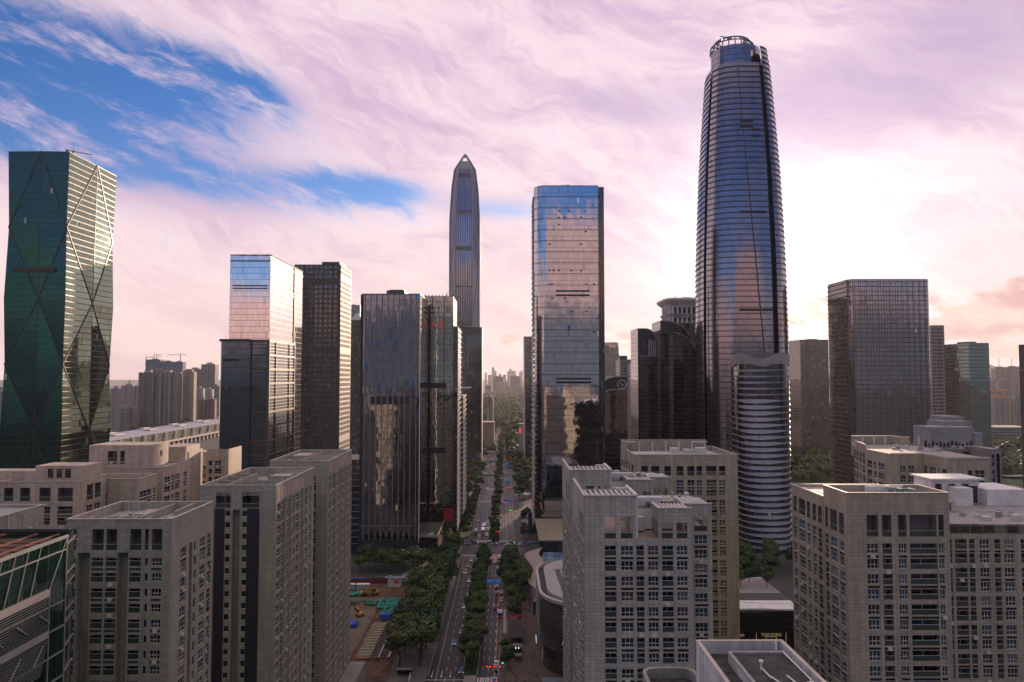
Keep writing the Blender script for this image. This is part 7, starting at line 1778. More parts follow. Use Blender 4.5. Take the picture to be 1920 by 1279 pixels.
# ---------------- stalls on the plaza
o = thing('red_kiosk', 'red banner kiosk with white writing on the brown plaza', 'kiosk', (4, 372, 0))
MB().box(1.2, 7.2, 370, 374, 0, 3.0).build('body', mat('kiosk_dark', (.05, .02, .02), .6), o); mb = MB(); mb.poly([(1.0, 369.6, .4), (7.4, 369.6, .4), (7.4, 370.4, 4.2), (1.0, 370.4, 4.2)]); bn_ = mb.build('banner', M['red'], o)
mb = MB()
for j in range(2):
    for q in range(6 - j): mb.box(1.6 + q * .62, 2.05 + q * .62, 369.75 + .1 * j * 0, 369.8, 2.5 - j * .8, 3.0 - j * .8)
x_ = mb.build('banner_lettering', M['white_metal'], bn_); x_.parent = bn_; x_.location = (0, 0, 0)
o = thing('dark_canopy', 'big dark canopy roof on the brown plaza below the red kiosk', 'canopy', (4, 350, 0))
mb = MB(); mb.poly([(.8, 340, 3.2), (7.5, 340, 3.2), (6.8, 362, 4.4), (1.2, 362, 4.4)]); mb.poly([(.8, 340, 3.0), (1.2, 362, 4.2), (6.8, 362, 4.2), (7.5, 340, 3.0)]); mb.poly([(.8, 340, 3.0), (7.5, 340, 3.0), (7.5, 340, 3.2), (.8, 340, 3.2)]); mb.build('canopy_top', mat('canopy_dark', (.02, .014, .014), .7), o)
for x in (1.2, 7): MB().bar((x, 341, .1), (x, 341, 3.1), .15).build('post', M['steel'], o); MB().bar((x * .9 + .3, 361, .1), (x * .9 + .3, 361, 4.3), .15).build('post', M['steel'], o)
o = thing('white_barrier', 'long pale low wall along the right kerb beside the kiosk', 'barrier', (0, 365, 0)); MB().box(-1.6, -.2, 352, 388, 0, 1.2).build('wall', mat('barrier_pale', (.28, .26, .25), .7), o); MB().box(.2, .35, 350, 372, 0, 1.6).build('handrail', M['white_metal'], o)
o = thing('food_stall', 'small stall with two bright lamps on the plaza edge', 'stall', (4.5, 334, 0)); MB().box(3, 6.4, 331, 334, 0, 2.4).build('body', mat('stall_black', (.02, .02, .02), .6), o); MB().box(2.6, 6.8, 330, 335, 2.42, 2.6).build('roof', M['steel'], o)
for x in (4.0, 5.3): MB().box(x - .22, x + .22, 330.6, 330.9, 1.9, 2.3).build('lamp', mat('stall_lamp', (.8, .78, .7), .3, emit=(1, .95, .85), es=2.5), o)
o = thing('red_stall', 'low red booth below the lamp lit stall', 'stall', (5, 323, 0)); MB().box(3.8, 6.2, 321, 324, 0, 2.0).build('body', mat('booth_red', (.18, .04, .03), .6), o); MB().box(3.5, 6.5, 320.6, 324.4, 2.0, 2.2).build('roof', M['steel'], o)

# ---------------- curved mall
MALL = thing('curved_mall', 'curved shopping mall with a scaly grey facade and slatted white roof, right of the plaza', 'shopping mall', (42, 335, 0))
def mallplan(off): return rrect(14.0 - off, 72 + off, 297 - off, 376 + off, 24 + off, 16, '1111')
zm = 30
mb = MB(); mb.prism(mallplan(-1.2), 0, 9.5, 0, cap=False); mb.build('lobby_glass', glass('lobby', 2.4, 4.5, (.02, .022, .022), (.06, .06, .06), .15, .3, ior=1.8, blinds=.2, bcol=(.10, .08, .04), lit=.12), MALL)
mb = MB(); mb.prism(mallplan(-.1), 9.5, zm - 1.2, 0, cap=False); mb.build('dark_backing', mat('mall_dark', (.016, .016, .018), .5), MALL)
pl = mallplan(0); per = [0]
for i in range(len(pl)): per.append(per[-1] + math.dist(pl[i], pl[(i + 1) % len(pl)]))
def on_plan(s, off):
    s %= per[-1]
    for i in range(len(pl)):
        if per[i] <= s <= per[i + 1]:
            a, b_ = pl[i], pl[(i + 1) % len(pl)]; f = (s - per[i]) / max(1e-6, per[i + 1] - per[i]); L = math.dist(a, b_) or 1; n = ((b_[1] - a[1]) / L, -(b_[0] - a[0]) / L)
            return (a[0] + (b_[0] - a[0]) * f + n[0] * off, a[1] + (b_[1] - a[1]) * f + n[1] * off)
    return pl[0]
mb = MB(); rows_ = 15; pw2 = 2.1; ph2 = (zm - 1.4 - 9.6) / rows_
for r_ in range(rows_):
    s = (r_ % 2) * pw2 / 2
    while s < per[-1]:
        wv = .35 + .55 * (.5 + .5 * math.sin(s * .16 + r_ * .5)); h = ph2 * wv; z0 = 9.6 + r_ * ph2 + (ph2 - h) * .5
        (xa, ya), (xb, yb) = on_plan(s, .12), on_plan(s + pw2 * .92, .12); (xc, yc), (xd, yd) = on_plan(s, .45), on_plan(s + pw2 * .92, .45)
        mb.poly([(xa, ya, z0), (xb, yb, z0), (xd, yd, z0 + h), (xc, yc, z0 + h)]); mb.poly([(xc, yc, z0 + h), (xd, yd, z0 + h), (xb, yb, z0 + h), (xa, ya, z0 + h)])
        s += pw2
setk(mb.build('scale_panels', mat('scale_panel', (.15, .145, .15), .35, .3), MALL), 'stuff')
mb = MB(); A1, A2, A3 = mallplan(.5), mallplan(-.6), mallplan(-3.2)
for i in range(len(A1)):
    j = (i + 1) % len(A1)
    mb.poly([(*A1[i], zm - 1.3), (*A1[j], zm - 1.3), (*A1[j], zm), (*A1[i], zm)]); mb.poly([(*A1[i], zm), (*A1[j], zm), (*A2[j], zm + .2), (*A2[i], zm + .2)]); mb.poly([(*A3[j], zm - 1.5), (*A3[i], zm - 1.5), (*A3[i], zm + .5), (*A3[j], zm + .5)][::-1])
    mb.poly([(*A2[i], zm + .2), (*A2[j], zm + .2), (*A2[j], zm - 1.5), (*A2[i], zm - 1.5)]); 
mb.build('roof_rim', mat('mall_rim', (.36, .33, .33), .5), MALL)
mb = MB()
for i in range(len(A2)): j = (i + 1) % len(A2); mb.poly([(*A2[i], zm - 1.4), (*A2[j], zm - 1.4), (*A3[j], zm - 1.4), (*A3[i], zm - 1.4)])
mb.build('roof_gutter', M['black'], MALL)
mb = MB(); mb.poly([(*p, zm + .5) for p in A3]); mb.build('roof', mat('mall_roof', (.30, .28, .285), .6), MALL)
for k in range(9):
    x = 21 + k * 3.1; ya_, yb_ = 308 + max(0, 6 - k) * 1.2, 352 + min(k, 8) * 1.8
    mb = MB(); mb.poly([(x + 2.2, ya_, zm + .6), (x + 4.3, ya_ - .4, zm + .6), (x + 3.6, yb_, zm + .6), (x + 1.3, yb_ - 1, zm + .6)]); mb.poly([(x + 2.2, ya_, zm + .5), (x + 4.3, ya_ - .4, zm + .5), (x + 4.3, ya_ - .4, zm + .6), (x + 2.2, ya_, zm + .6)]); mb.build('roof_louver', mat('roof_louvre', (.05, .05, .055), .6), MALL)
mb = MB(); mb.box(19, 70, 377.5, 400, 0, 27); mb.build('rear_wing', [glass('rear_glass', 3, 6, (.02, .03, .03), (.05, .09, .09), .1, .3, ior=1.7)], MALL)
mb = MB(); sg = [on_plan(s_, .5) for s_ in (per[-1] - 40, per[-1] - 36)]
mb.bar((13.2, 336, 3), (13.2, 342, 3), .2, 1.8); mb.build('lit_sign', mat('sign_cyan', (.5, .6, .65), .4, emit=(.6, .9, 1), es=.6), MALL)
WC = thing('wavy_canopy', 'wavy beige canopy along the plaza edge behind the curved mall', 'canopy', (12, 430, 0))
mb = MB(); pv_ = None
for k in range(25):
    y = 382 + k * 4.6; x = 13.5 + 2.2 * math.sin(k * .55); p = ((x, y, 6.5 + 1.5 * math.sin(k * .4)), (x + 9, y, 9), (x, y, 0))
    if pv_: mb.poly([pv_[0], pv_[1], p[1], p[0]][::-1]); mb.poly([pv_[2], pv_[0], p[0], p[2]][::-1])
    pv_ = p
mb.build('canopy_shell', mat('canopy_beige', (.30, .24, .21), .6), WC)
o = thing('shop_canopy', 'small round white canopy left of the rounded mirror tower, far end of the right pavement', 'canopy', (16, 735, 0))
MB().cyl(16, 735, 5.2, 5.6, 7, 7.5, 20).build('canopy_top', M['white_metal'], o); MB().cyl(16, 735, 0, 5.2, .4).build('post', M['grey_metal'], o)
for (x, z_, col, lb) in ((17.2, 12, (.05, .02, .12), 'tall purple banner board at the foot of the rounded mirror tower'), ):
    o = MB().box(x, x + 3, 600, 600.4, 0, z_).build('banner_board', mat('banner_purple', col, .5)); tag(o, lb, 'billboard')
o = MB().box(X(974, 1100), X(977, 1100), 1099.5, 1100, Z(813, 1100, 975), Z(802, 1100, 975)).build('red_screen', mat('screen_red', (.5, .02, .03), .4, emit=(1, .05, .08), es=1.0)); tag(o, 'small bright red screen on a pale block left of the slim dark tower', 'screen')
wood('avenue_wood', [(lambda y: (-190, -31), 1120, 1290, 13, 40, 6.0), (lambda y: (-190, -75), 1290, 1470, 13, 30, 6.0), (lambda y: (-200, -30), 1530, 1790, 13, 30, 6.5), (lambda y: (12, 80), 980, 1090, 12, 40, 5.5), (lambda y: (10, 90), 1130, 1790, 12.5, 30, 6.0)], 9, WOODM)
o = thing('pale_gatehouse', 'pale little block carrying the red screen beside the far right pavement', 'building', (20, 1110, 0)); MB().box(X(973, 1100) , X(985, 1100), 1100.2, 1120, 0, Z(796, 1100, 975)).build('wall', mat('gate_pale', (.35, .32, .31), .7), o); MB().box(X(973, 1100) - .4, X(985, 1100), 1099.9, 1120.4, Z(796, 1100, 975), Z(795, 1100, 975)).build('roof', M['roof'], o)

# ---------------- black shop with curved terraces (lower right)
SH = thing('black_shop', 'black shop with gold lettering under a rippled dark facade and curved terraces', 'shop', (115, 340, 0))
Ys = 330; sxa, sxb = X(1370, Ys, 1190), X(1500, Ys, 1190)
zs_ = lambda py: Z(py, Ys, 1435)
MB().box(sxa, sxb, Ys, 352, 0, zs_(1186)).build('shop_front', mat('shop_black', (.010, .010, .011), .25), SH)
mb = MB(); nr = 13
for r_ in range(nr):
    za0 = zs_(1186) + (zs_(1146) - zs_(1186)) * r_ / nr
    for q in range(40):
        x0_, x1_ = sxa + (sxb - sxa) * q / 40, sxa + (sxb - sxa) * (q + 1) / 40; f = lambda x: (.30 + .5 * abs(math.sin(x * .35 + r_ * .9))) ; o0, o1 = f(x0_), f(x1_); h = (zs_(1146) - zs_(1186)) / nr
        mb.poly([(x0_, Ys - .2, za0), (x1_, Ys - .2, za0), (x1_, Ys - .2 - o1, za0 + h * .75), (x0_, Ys - .2 - o0, za0 + h * .75)]); mb.poly([(x0_, Ys - .2 - o0, za0 + h * .75), (x1_, Ys - .2 - o1, za0 + h * .75), (x1_, Ys - .2, za0 + h), (x0_, Ys - .2, za0 + h)])
mb.box(sxa, sxb, Ys - .15, 352, zs_(1186), zs_(1144)); mb.build('rippled_facade', mat('ripple_grey', (.05, .052, .058), .4, .3), SH)
def arc_slab(name, pts, Yd, z0, z1, m, parent):
    mb = MB()
    for i in range(len(pts) - 1):
        (xa, ya), (xb, yb) = pts[i], pts[i + 1]; mb.poly([(xa, ya, z0), (xb, yb, z0), (xb, yb, z1), (xa, ya, z1)]); mb.poly([(xa, ya, z1), (xb, yb, z1), (xb, Yd, z1), (xa, Yd, z1)]); mb.poly([(xa, Yd, z0), (xb, Yd, z0), (xb, yb, z0), (xa, ya, z0)])
    return mb.build(name, m, parent)
arc = lambda y0, amp, ph: [(sxa + (sxb - sxa) * k / 14, y0 + amp * math.sin(k * .32 + ph)) for k in range(15)]
arc_slab('terrace_edge', arc(329.4, .7, 0), 345, zs_(1144) + .01, zs_(1141), M['white_metal'], SH)
MB().box(sxa, sxb, 341, 352, zs_(1141), 19.3).build('recessed_storey', mat('recess_grey', (.05, .05, .052), .6), SH)
arc_slab('terrace_edge', arc(338, 1.6, 1.2), 420, 18.6, 19.2, M['white_metal'], SH)
mb = MB(); mb.poly([(sxa, 341, 19.25), (sxb, 341, 19.25), (sxb, 378, 19.25), (sxa, 378, 19.25)]); mb.build('terrace_deck', mat('deck_pale', (.24, .22, .225), .7), SH)
arc_slab('garden_edge', arc(379, 2.0, 2.4), 420, 19.3, 20.1, SOIL, SH)
def text(body, x, y, z, size, m, name, parent, ext=.06):
    cu = bpy.data.curves.new(name, 'FONT'); cu.body = body; cu.size = size; cu.extrude = ext; cu.align_x = 'CENTER'; cu.align_y = 'CENTER'
    o = bpy.data.objects.new(name, cu); C.objects.link(o); o.rotation_euler = (R(90), 0, 0); o.location = (x, y, z); cu.materials.append(m)
    bpy.context.view_layer.update(); me = bpy.data.meshes.new_from_object(o.evaluated_get(bpy.context.evaluated_depsgraph_get())); bpy.data.objects.remove(o); me.name = name
    o = bpy.data.objects.new(name, me); C.objects.link(o); o.rotation_euler = (R(90), 0, 0); o.location = (x, y, z)
    if parent is not None: o.parent = parent; o.location = Vector((x, y, z)) - world_loc(parent)
    return o
GOLD = mat('gold_letters', (.50, .36, .17), .4, emit=(1, .7, .3), es=.18)
text('TOM FORD', X(1446, Ys - .3, 1190), Ys - .3, zs_(1190), 1.75, GOLD, 'sign_lettering', SH); text('DER', X(1390, Ys - .3, 1191), Ys - .3, zs_(1191), 1.5, GOLD, 'sign_lettering', SH)
mb = MB()
for (pa, ya, pb2, yb) in ((1418, 1184, 1474, 1184), (1418, 1184, 1418, 1212), (1474, 1184, 1474, 1212), (1436, 1194, 1456, 1194), (1436, 1194, 1436, 1212), (1456, 1194, 1456, 1212)): mb.bar(at(pa, ya, Ys - .2), at(pb2, yb, Ys - .2), .16)
mb.build('gold_frame', GOLD, SH)
mb = MB(); c0 = at(1412, 1206, 318)
for k in range(9): a = math.pi * k / 8; mb.bar((c0.x, 322, 0.2), (c0.x + 5 * math.cos(a), 322, .2 + 5.5 * math.sin(a)), .1)
pv_ = None
for r_ in (2.5, 4, 5.2):
    for k in range(13):
        a = math.pi * k / 12; p = (c0.x + r_ * math.cos(a), 322, .2 + r_ * 1.05 * math.sin(a))
        if k: mb.bar(pv_, p, .1)
        pv_ = p
o = mb.build('wire_dome', mat('dome_grey', (.18, .19, .21), .4, .4)); tag(o, 'round wire lattice sculpture in front of the black shop', 'sculpture')

# ---------------- construction site
EARTH = mat('site_earth', (.10, .052, .034), .95, scale=.12, var=.55); SAND = mat('site_sand', (.125, .098, .07), .95, scale=.15, var=.4)
def bumpy(name, x0, x1, y0, y1, z, h, m, seed, n=18, hole=None):
    r_ = random.Random(seed); G_ = [[z + h * r_.random() for i in range(n + 1)] for j in range(n + 1)]; mb = MB()
    P = lambda i, j: (x0 + (x1 - x0) * i / n + (r_.random() - .5) * .3 * 0, y0 + (y1 - y0) * j / n, G_[j][i])
    for j in range(n):
        for i in range(n):
            if hole and r_.random() < hole: continue
            mb.poly([P(i, j), P(i + 1, j), P(i + 1, j + 1), P(i, j + 1)])
    return mb.build(name, m)
setk(bumpy('earth', -100, -47.5, 300, 437, .10, .7, EARTH, 1, 30), 'structure')
setk(bumpy('sand_track', -80, -66, 318, 392, .85, .15, SAND, 2, 12), 'structure')
setk(bumpy('sand_track', -97, -62, 403, 409, .85, .3, SAND, 3, 10), 'structure')
NET = mat('green_net', (.015, .20, .155), .8, scale=.6, var=.5)
for k, (x0_, x1_, y0_, y1_, h, lb) in enumerate(((-67, -51, 388, 405, 1.6, 'large torn green net sheet over the earth of the building site'), (-63, -53, 374, 388, 1.3, 'ragged green net sheet running down to the blue covers'), (-97, -76, 412, 420, .8, 'long green net sheet by the site containers'), (-74, -68, 396, 401, 1.2, 'small green net heap beside the sand track'), (-94, -78, 398.5, 401, .6, 'thin green net strip along the sand track'), (-60, -49, 434, 437, 1.6, 'green fence net along the rear kerb of the site'))):
    o = bumpy('green_net', x0_, x1_, y0_, y1_, .95, h, NET, 20 + k, 14, .12); tag(o, lb, 'net', 'green nets on the building site')
for k, (x, y) in enumerate(((-92, 424), (-84, 424))):
    o = thing('site_container', f'{"left" if k == 0 else "right"} one of two grey site containers', 'container', (x, y, 0), 'grey site containers'); MB().box(x, x + 7.2, y, y + 3, .8, 3.7).build('body', mat('container_grey', (.26, .29, .30), .6), o)
    mb = MB(); 
    for q in range(12): mb.box(x + .3 + q * .58, x + .5 + q * .58, y - .06, y - .005, .9, 3.6)
    mb.build('corrugation', mat('container_grey2', (.22, .25, .26), .6), o); MB().box(x + .0, x + 7.2, y - .05, y + 3.05, 3.71, 3.85).build('roof', M['white_metal'], o)
o = thing('site_office', 'white site hut with a red and green sign at the rear of the building site', 'hut', (-65, 432, 0)); MB().box(-67.5, -60.5, 431, 435, 0, 5.2).build('wall', mat('hut_pale', (.42, .41, .40), .7), o); MB().box(-67.9, -60.1, 430.6, 435.4, 5.2, 5.45).build('roof', M['grey_metal'], o); MB().box(-64, -61, 430.9, 430.99, 2.4, 4.2).build('sign', M['red'], o)
o = thing('site_hoarding', 'long dark red hoarding with a blue panel along the rear of the site', 'fence', (-84, 440, 0)); MB().box(-105, -68, 440, 440.3, 0, 3.2).build('panel', mat('hoarding_red', (.12, .02, .025), .7), o); MB().box(-96, -82, 439.9, 439.99, 2.5, 3.2).build('blue_panel', mat('hoarding_blue', (.03, .17, .45), .6), o)
o = thing('blue_fence', 'slanting blue site fence beside the sand track', 'fence', (-84, 345, 0)); mb = MB(); mb.bar((-90.5, 318, 1.5), (-81, 375, 1.5), .15, 2.2); mb.build('panel', mat('fence_blue', (.04, .15, .38), .6), o); mb = MB(); [mb.bar((-90.5 + k * 1.9 - .2, 318 + k * 11.4, .2), (-90.5 + k * 1.9 - .2, 318 + k * 11.4, 3), .2) for k in range(6)]; mb.build('post', M['grey_metal'], o)
def redrail(x0, y0, x1, y1, lb):
    o = thing('red_barrier', lb, 'barrier', ((x0 + x1) / 2, (y0 + y1) / 2, 0), 'red and white site barriers'); n = max(3, int(math.dist((x0, y0), (x1, y1)) / 1.4)); mb = MB(); P = lambda f: (x0 + (x1 - x0) * f, y0 + (y1 - y0) * f)
    for z_ in (.95, 1.4, 1.9): mb.bar((x0, y0, z_), (x1, y1, z_), .12)
    mb.build('rail', mat('barrier_red', (.32, .04, .04), .6), o); mb = MB()
    for k in range(n + 1): x, y = P(k / n); mb.bar((x, y, .5), (x, y, 2.0), .14)
    mb.build('post', mat('barrier_white', (.45, .4, .4), .6), o)
redrail(-67, 322, -61, 372, 'long red railing on the left side of the excavated trench'); redrail(-66, 321, -53, 321, 'red railing across the near end of the trench'); redrail(-74, 310, -60, 306, 'red and white barrier at the near site gate'); redrail(-89, 338, -84, 339, 'bright red white barrier in the orange pit'); redrail(-68, 374, -53, 374, 'red railing below the blue covers')
o = thing('trench', 'excavated trench with pale struts between red railings', 'trench', (-58, 345, 0)); MB().box(-64, -58, 322, 368, .9, 1.05).build('pale_floor', mat('trench_pale', (.22, .19, .13), .9, scale=.5), o); MB().box(-57.5, -51, 322, 368, .9, 1.0).build('dark_floor', mat('trench_dark', (.045, .035, .03), .9, scale=.5), o)
for k in range(12): MB().box(-65, -57.6, 324 + k * 3.6, 324.4 + k * 3.6, 1.06, 1.5).build('strut', mat('strut_pale', (.3, .26, .2), .8), o)
MB().box(-54.5, -53.9, 322, 368, 1.01, 1.4).build('kerb_beam', M['concrete'], o); MB().box(-50.5, -49.5, 322, 436, .8, 1.5).build('site_wall', M['concrete'], o)
for k, (x, y, w, d, h) in enumerate(((-62, 372, 5.2, 3.2, 2.2), (-56.4, 372.5, 4.4, 3, 2.2), (-76, 360, 4.6, 6, 1.6))):
    o = thing('blue_cover', ('left blue tarpaulin over the head of the trench', 'right blue tarpaulin over the head of the trench', 'crumpled blue tarpaulin heap beside the sand track')[k], 'tarpaulin', (x, y, 0), 'blue tarpaulins on the building site')
    bb = bumpy('sheet', x, x + w, y, y + d, .9 + h, .7, mat('tarp_blue', (.01, .07, .38), .5), 50 + k, 7); bb.parent = o; bb.location = -o.location; mb = MB(); mb.poly([(x, y, .8), (x + w, y, .8), (x + w, y, 1.2 + h), (x, y, 1.2 + h)]); mb.poly([(x + w, y, .8), (x + w, y + d, .8), (x + w, y + d, 1.2 + h), (x + w, y, 1.2 + h)]); mb.build('skirt', MATS['tarp_blue'], o)
def excavator(x, y, a, lb):
    o = thing('excavator', lb, 'excavator', (x, y, .9), 'excavators on the building site'); o.rotation_euler = (0, 0, R(a)); ye = mat('digger_yellow', (.45, .22, .03), .5)
    def P(mb, nm, m): q = mb.build(nm, m); q.parent = o
    for s_ in (-1, 1): P(MB().box(s_ * 1.1 - .3, s_ * 1.1 + .3, -1.8, 1.8, 0, .8), 'track', TYRE)
    P(MB().box(-1.3, 1.3, -2.0, 1.2, .9, 2.0), 'body', ye); P(MB().box(-1.25, -.2, .0, 1.5, 2.0, 3.0), 'cab', CGL)
    P(MB().bar((.4, 1.0, 1.8), (.4, 3.6, 4.2), .5).bar((.4, 3.6, 4.2), (.4, 5.8, 2.6), .4), 'boom', ye); P(MB().box(-.1, .9, 5.5, 6.2, 1.6, 2.6), 'bucket', M['steel'])
excavator(-73, 378, 40, 'yellow excavator at the upper end of the sand track'); excavator(-78, 414, -60, 'yellow excavator beside the site containers'); excavator(-72, 415, 120, 'second excavator right of the container one, arm raised')
o = thing('spoil_heap', 'crumbled pale rubble heap along the right side of the site', 'rubble heap', (-49, 390, 0)); bb = bumpy('heap', -52, -47.5, 380, 404, .9, 1.6, mat('rubble', (.22, .19, .19), .9, scale=.8, var=.7), 61, 12); bb.parent = o; bb.location = -o.location
o = thing('bus_shelter', 'small glass bus shelter at the left kerb near the zebra crossing', 'bus shelter', (-40, 306, 0)); MB().box(-44, -38, 305, 307, 2.6, 2.75).build('roof', M['grey_metal'], o); MB().box(-44, -38, 306.9, 307, .2, 2.6).build('back_panel', CGL, o); MB().box(-38.4, -38.2, 298, 305, .2, 1.8).build('side_panel', M['white_metal'], o)

# ---------------- station hall on the left
ST = thing('elevated_station', 'long elevated hall with a pale curved roof and white ribs, behind the sunlit blocks', 'station', (-590, 1280, 0))
xs_ = -575; zst = Z(829, 1078, 206)
mb = MB(); y0, y1 = 1000, 1575
prof = [(-1.5, -13), (0, 0), (-8, 3.4), (-26, 5.2), (-50, 4.0), (-66, 0), (-68, -10)]
mb = MB()
for i in range(1, len(prof) - 2): a, b_ = prof[i], prof[i + 1]; mb.poly([(xs_ + a[0], y0, zst + a[1]), (xs_ + a[0], y1, zst + a[1]), (xs_ + b_[0], y1, zst + b_[1]), (xs_ + b_[0], y0, zst + b_[1])])
mb.build('roof', mat('station_roof', (.30, .30, .34), .5), ST)
mb = MB(); mb.poly([(xs_ - 1.5, y0, zst - 13), (xs_ - 1.5, y1, zst - 13), (xs_, y1, zst), (xs_, y0, zst)]); mb.build('side_glazing', glass('station_glass', 3, 2.2, (.02, .03, .03), (.18, .17, .13), .4, .7, ior=1.9), ST)
rw = mat('rib_white', (.55, .5, .48), .5); mb = MB(); k = 0; y = y0 + 8
while y < y1:
    for d in (0, 4):
        mb.bar((xs_ + .8, y + d, zst - 14), (xs_ + 2.0, y + d, zst - 3), 1.1); mb.bar((xs_ + 2.0, y + d, zst - 3), (xs_ - 2, y + d, zst + 1.4), 1.1)
    y += 37
mb.build('rib', rw, ST)
mb = MB(); y = y0 + 20
while y < y1: mb.box(xs_ - 22, xs_ - 12, y, y + 28, zst + 4.6, zst + 6.3); mb.box(xs_ - 46, xs_ - 38, y + 30, y + 54, zst + 5.2, zst + 6.5); y += 110
mb.build('roof_light', mat('roof_light_pale', (.5, .46, .44), .5), ST)
mb = MB(); mb.box(xs_ - 60, xs_ + 4, y0, y1, zst - 17.5, zst - 14.2); mb.build('platform', mat('platform_pale', (.42, .36, .33), .7), ST)
mb = MB(); y = y0 + 10
while y < y1: mb.box(xs_ - 4, xs_ + 1, y, y + 5, 0, zst - 17.6); y += 18
mb.box(xs_ - 56, xs_ - 10, y0, y1, 0, zst - 17.6); mb.build('pier', mat('pier_pale', (.36, .31, .29), .7), ST)
# ================================================================== far city
FM = {'beige': flats('far_beige', (.36, .30, .25), pw=3.4, pier=4), 'grey': flats('far_grey', (.26, .26, .28), pw=3.0, pier=3, piercol=(.34, .33, .33)), 'dark': flats('far_dark', (.10, .11, .13), pw=3.2, wu=.7, pier=4, piercol=(.26, .25, .25)), 'white': flats('far_white', (.45, .43, .43), pw=3.4, bal=.5),
      'brick': flats('far_brick', (.22, .11, .085), pw=3.2, pier=5, piercol=(.38, .26, .2)), 'gold': flats('far_sunlit_gold', (.46, .36, .26), (.05, .045, .04), pw=2.4, wu=.6, pier=2, piercol=(.5, .4, .3)), 'glass': glass('far_blue_glass', 2, 4, (.05, .07, .09), (.09, .11, .13), .2, .5, ior=1.9), 'sil': mat('far_plain', (.30, .27, .29), .8)}  # gold style: beige wall with golden sunlight put into its colour
def hirise(px0, px1, pyt, Y, style, label, group, cat='apartment tower', depth=None, crown=0, notch=True, wide=None):
    x0, x1, z = X(px0, Y, pyt), X(px1, Y, pyt), Z(pyt, Y, (px0 + px1) / 2); w = x1 - x0; d = depth or max(14, min(30, w * .7))
    t = thing('apartment_tower' if cat == 'apartment tower' else cat.replace(' ', '_'), label, cat, ((x0 + x1) / 2, Y + d / 2, 0), group)
    if notch and w > 12:
        n = 2.2; a, b_ = x0 + w * .36, x0 + w * .64
        pts = [(x0, Y + n), (x0 + w * .1, Y + n), (x0 + w * .1, Y), (a, Y), (a, Y + 3), (b_, Y + 3), (b_, Y), (x1 - w * .1, Y), (x1 - w * .1, Y + n), (x1, Y + n), (x1, Y + d), (x0, Y + d)]
    else: pts = [(x0, Y), (x1, Y), (x1, Y + d), (x0, Y + d)]
    mb = MB(); mb.prism(pts, 0, z - 1.5, 0, mcap=1); mb.build('tower_wall', [FM[style], M['roof']], t)
    mb = MB(); mb.box(x0 + w * .3, x0 + w * .7, Y + d * .3, Y + d * .7, z - 1.5, z + 3.5 + crown * 1.5); mb.build('roof_box', FM['sil'] if crown == 0 else FM[style], t)
    if crown:
        for k in range(3): mb = MB(); mb.box(x0 + w * (.08 + .31 * k), x0 + w * (.08 + .31 * k) + w * .2, Y + .5, Y + d * .5, z - 1.5, z + 3 * crown); mb.build('crown_pier', FM[style], t)
    return t, x0, x1, z, d
GL_ = 'far apartment towers behind the elevated station'
hirise(259, 288.5, 697, 1600, 'dark', 'dark far tower with pale edges, left half of the big pair behind the station', GL_)
hirise(289.5, 327, 697, 1605, 'dark', 'dark far tower with a grid facade, right half of the big pair behind the station', GL_)
hirise(330, 341, 700, 1660, 'grey', 'narrow shaded far tower joined to the golden sunlit one', GL_); hirise(342, 363, 696, 1650, 'gold', 'golden sunlit far tower with an arched crown, behind the station', GL_, crown=1)
for k, (a, b_, t_, nm) in enumerate(((274, 300, 674.5, 'leftmost and tallest'), (303, 322, 678, 'middle'), (324, 342.5, 679, 'right'))):
    t, x0, x1, z, d = hirise(a, b_, t_, 2150, 'glass', f'{nm} unfinished blue wrapped tower under cranes behind the dark pair', 'unfinished blue wrapped towers', 'unfinished tower', notch=False)
    mb = MB(); mb.box(x0 - 1.2, x1 + 1.2, 2148.5, 2150 + d + 1, z - 20, z + .5); mb.build('blue_wrap', mat('wrap_blue', (.05, .11, .17), .7), t)
def tower_crane(px, pyt, pyb, pl, pr, Y, label):
    p, q = at(px, pyt, Y), at(px, pyb, Y); t = thing('tower_crane', label, 'crane', (p.x, Y, 0), 'tower cranes'); m = mat('crane_red', (.30, .13, .10), .6)
    MB().box(p.x - 1.0, p.x + 1.0, Y - 1, Y + 1, q.z - 40, p.z).build('mast', m, t); mb = MB(); mb.bar((X(pl, Y), Y, p.z), (X(pr, Y), Y, p.z), 1.2); mb.bar((p.x, Y, p.z), (p.x, Y, p.z + 5), .8); mb.bar((p.x, Y, p.z + 5), (X(pr, Y), Y, p.z), .4); mb.bar((p.x, Y, p.z + 5), (X(pl, Y), Y, p.z), .4); mb.build('jib', m, t)
tower_crane(289, 665.5, 676, 286, 301, 2160, 'red tower crane over the tallest blue wrapped tower'); tower_crane(293.5, 669, 676, 292, 300, 2175, 'small red tower crane beside the larger one'); tower_crane(338.5, 665.5, 679, 311, 346, 2160, 'long armed red tower crane over the right blue wrapped tower'); tower_crane(274, 670, 680, 272, 286, 2180, 'red tower crane at the left edge of the blue wrapped towers')
hirise(349, 377, 691, 2350, 'dark', 'far dark slab behind the golden tower', GL_); hirise(377.5, 403.5, 682, 2050, 'glass', 'far blue grey slab with a flat top, tallest right of the golden tower', GL_, notch=False)
hirise(371, 386, 748, 1640, 'brick', 'reddish brown block, left of two behind the right end of the station', GL_); hirise(387, 402, 747, 1645, 'brick', 'reddish brown block, right of two behind the right end of the station', GL_); hirise(363, 380, 727, 1850, 'white', 'white block with dark balconies right of the golden tower', GL_); hirise(381, 397, 729, 1900, 'white', 'white block in the second row behind the reddish blocks', GL_); hirise(396, 411, 723, 2000, 'grey', 'grey block at the edge of the brown framed building', GL_)
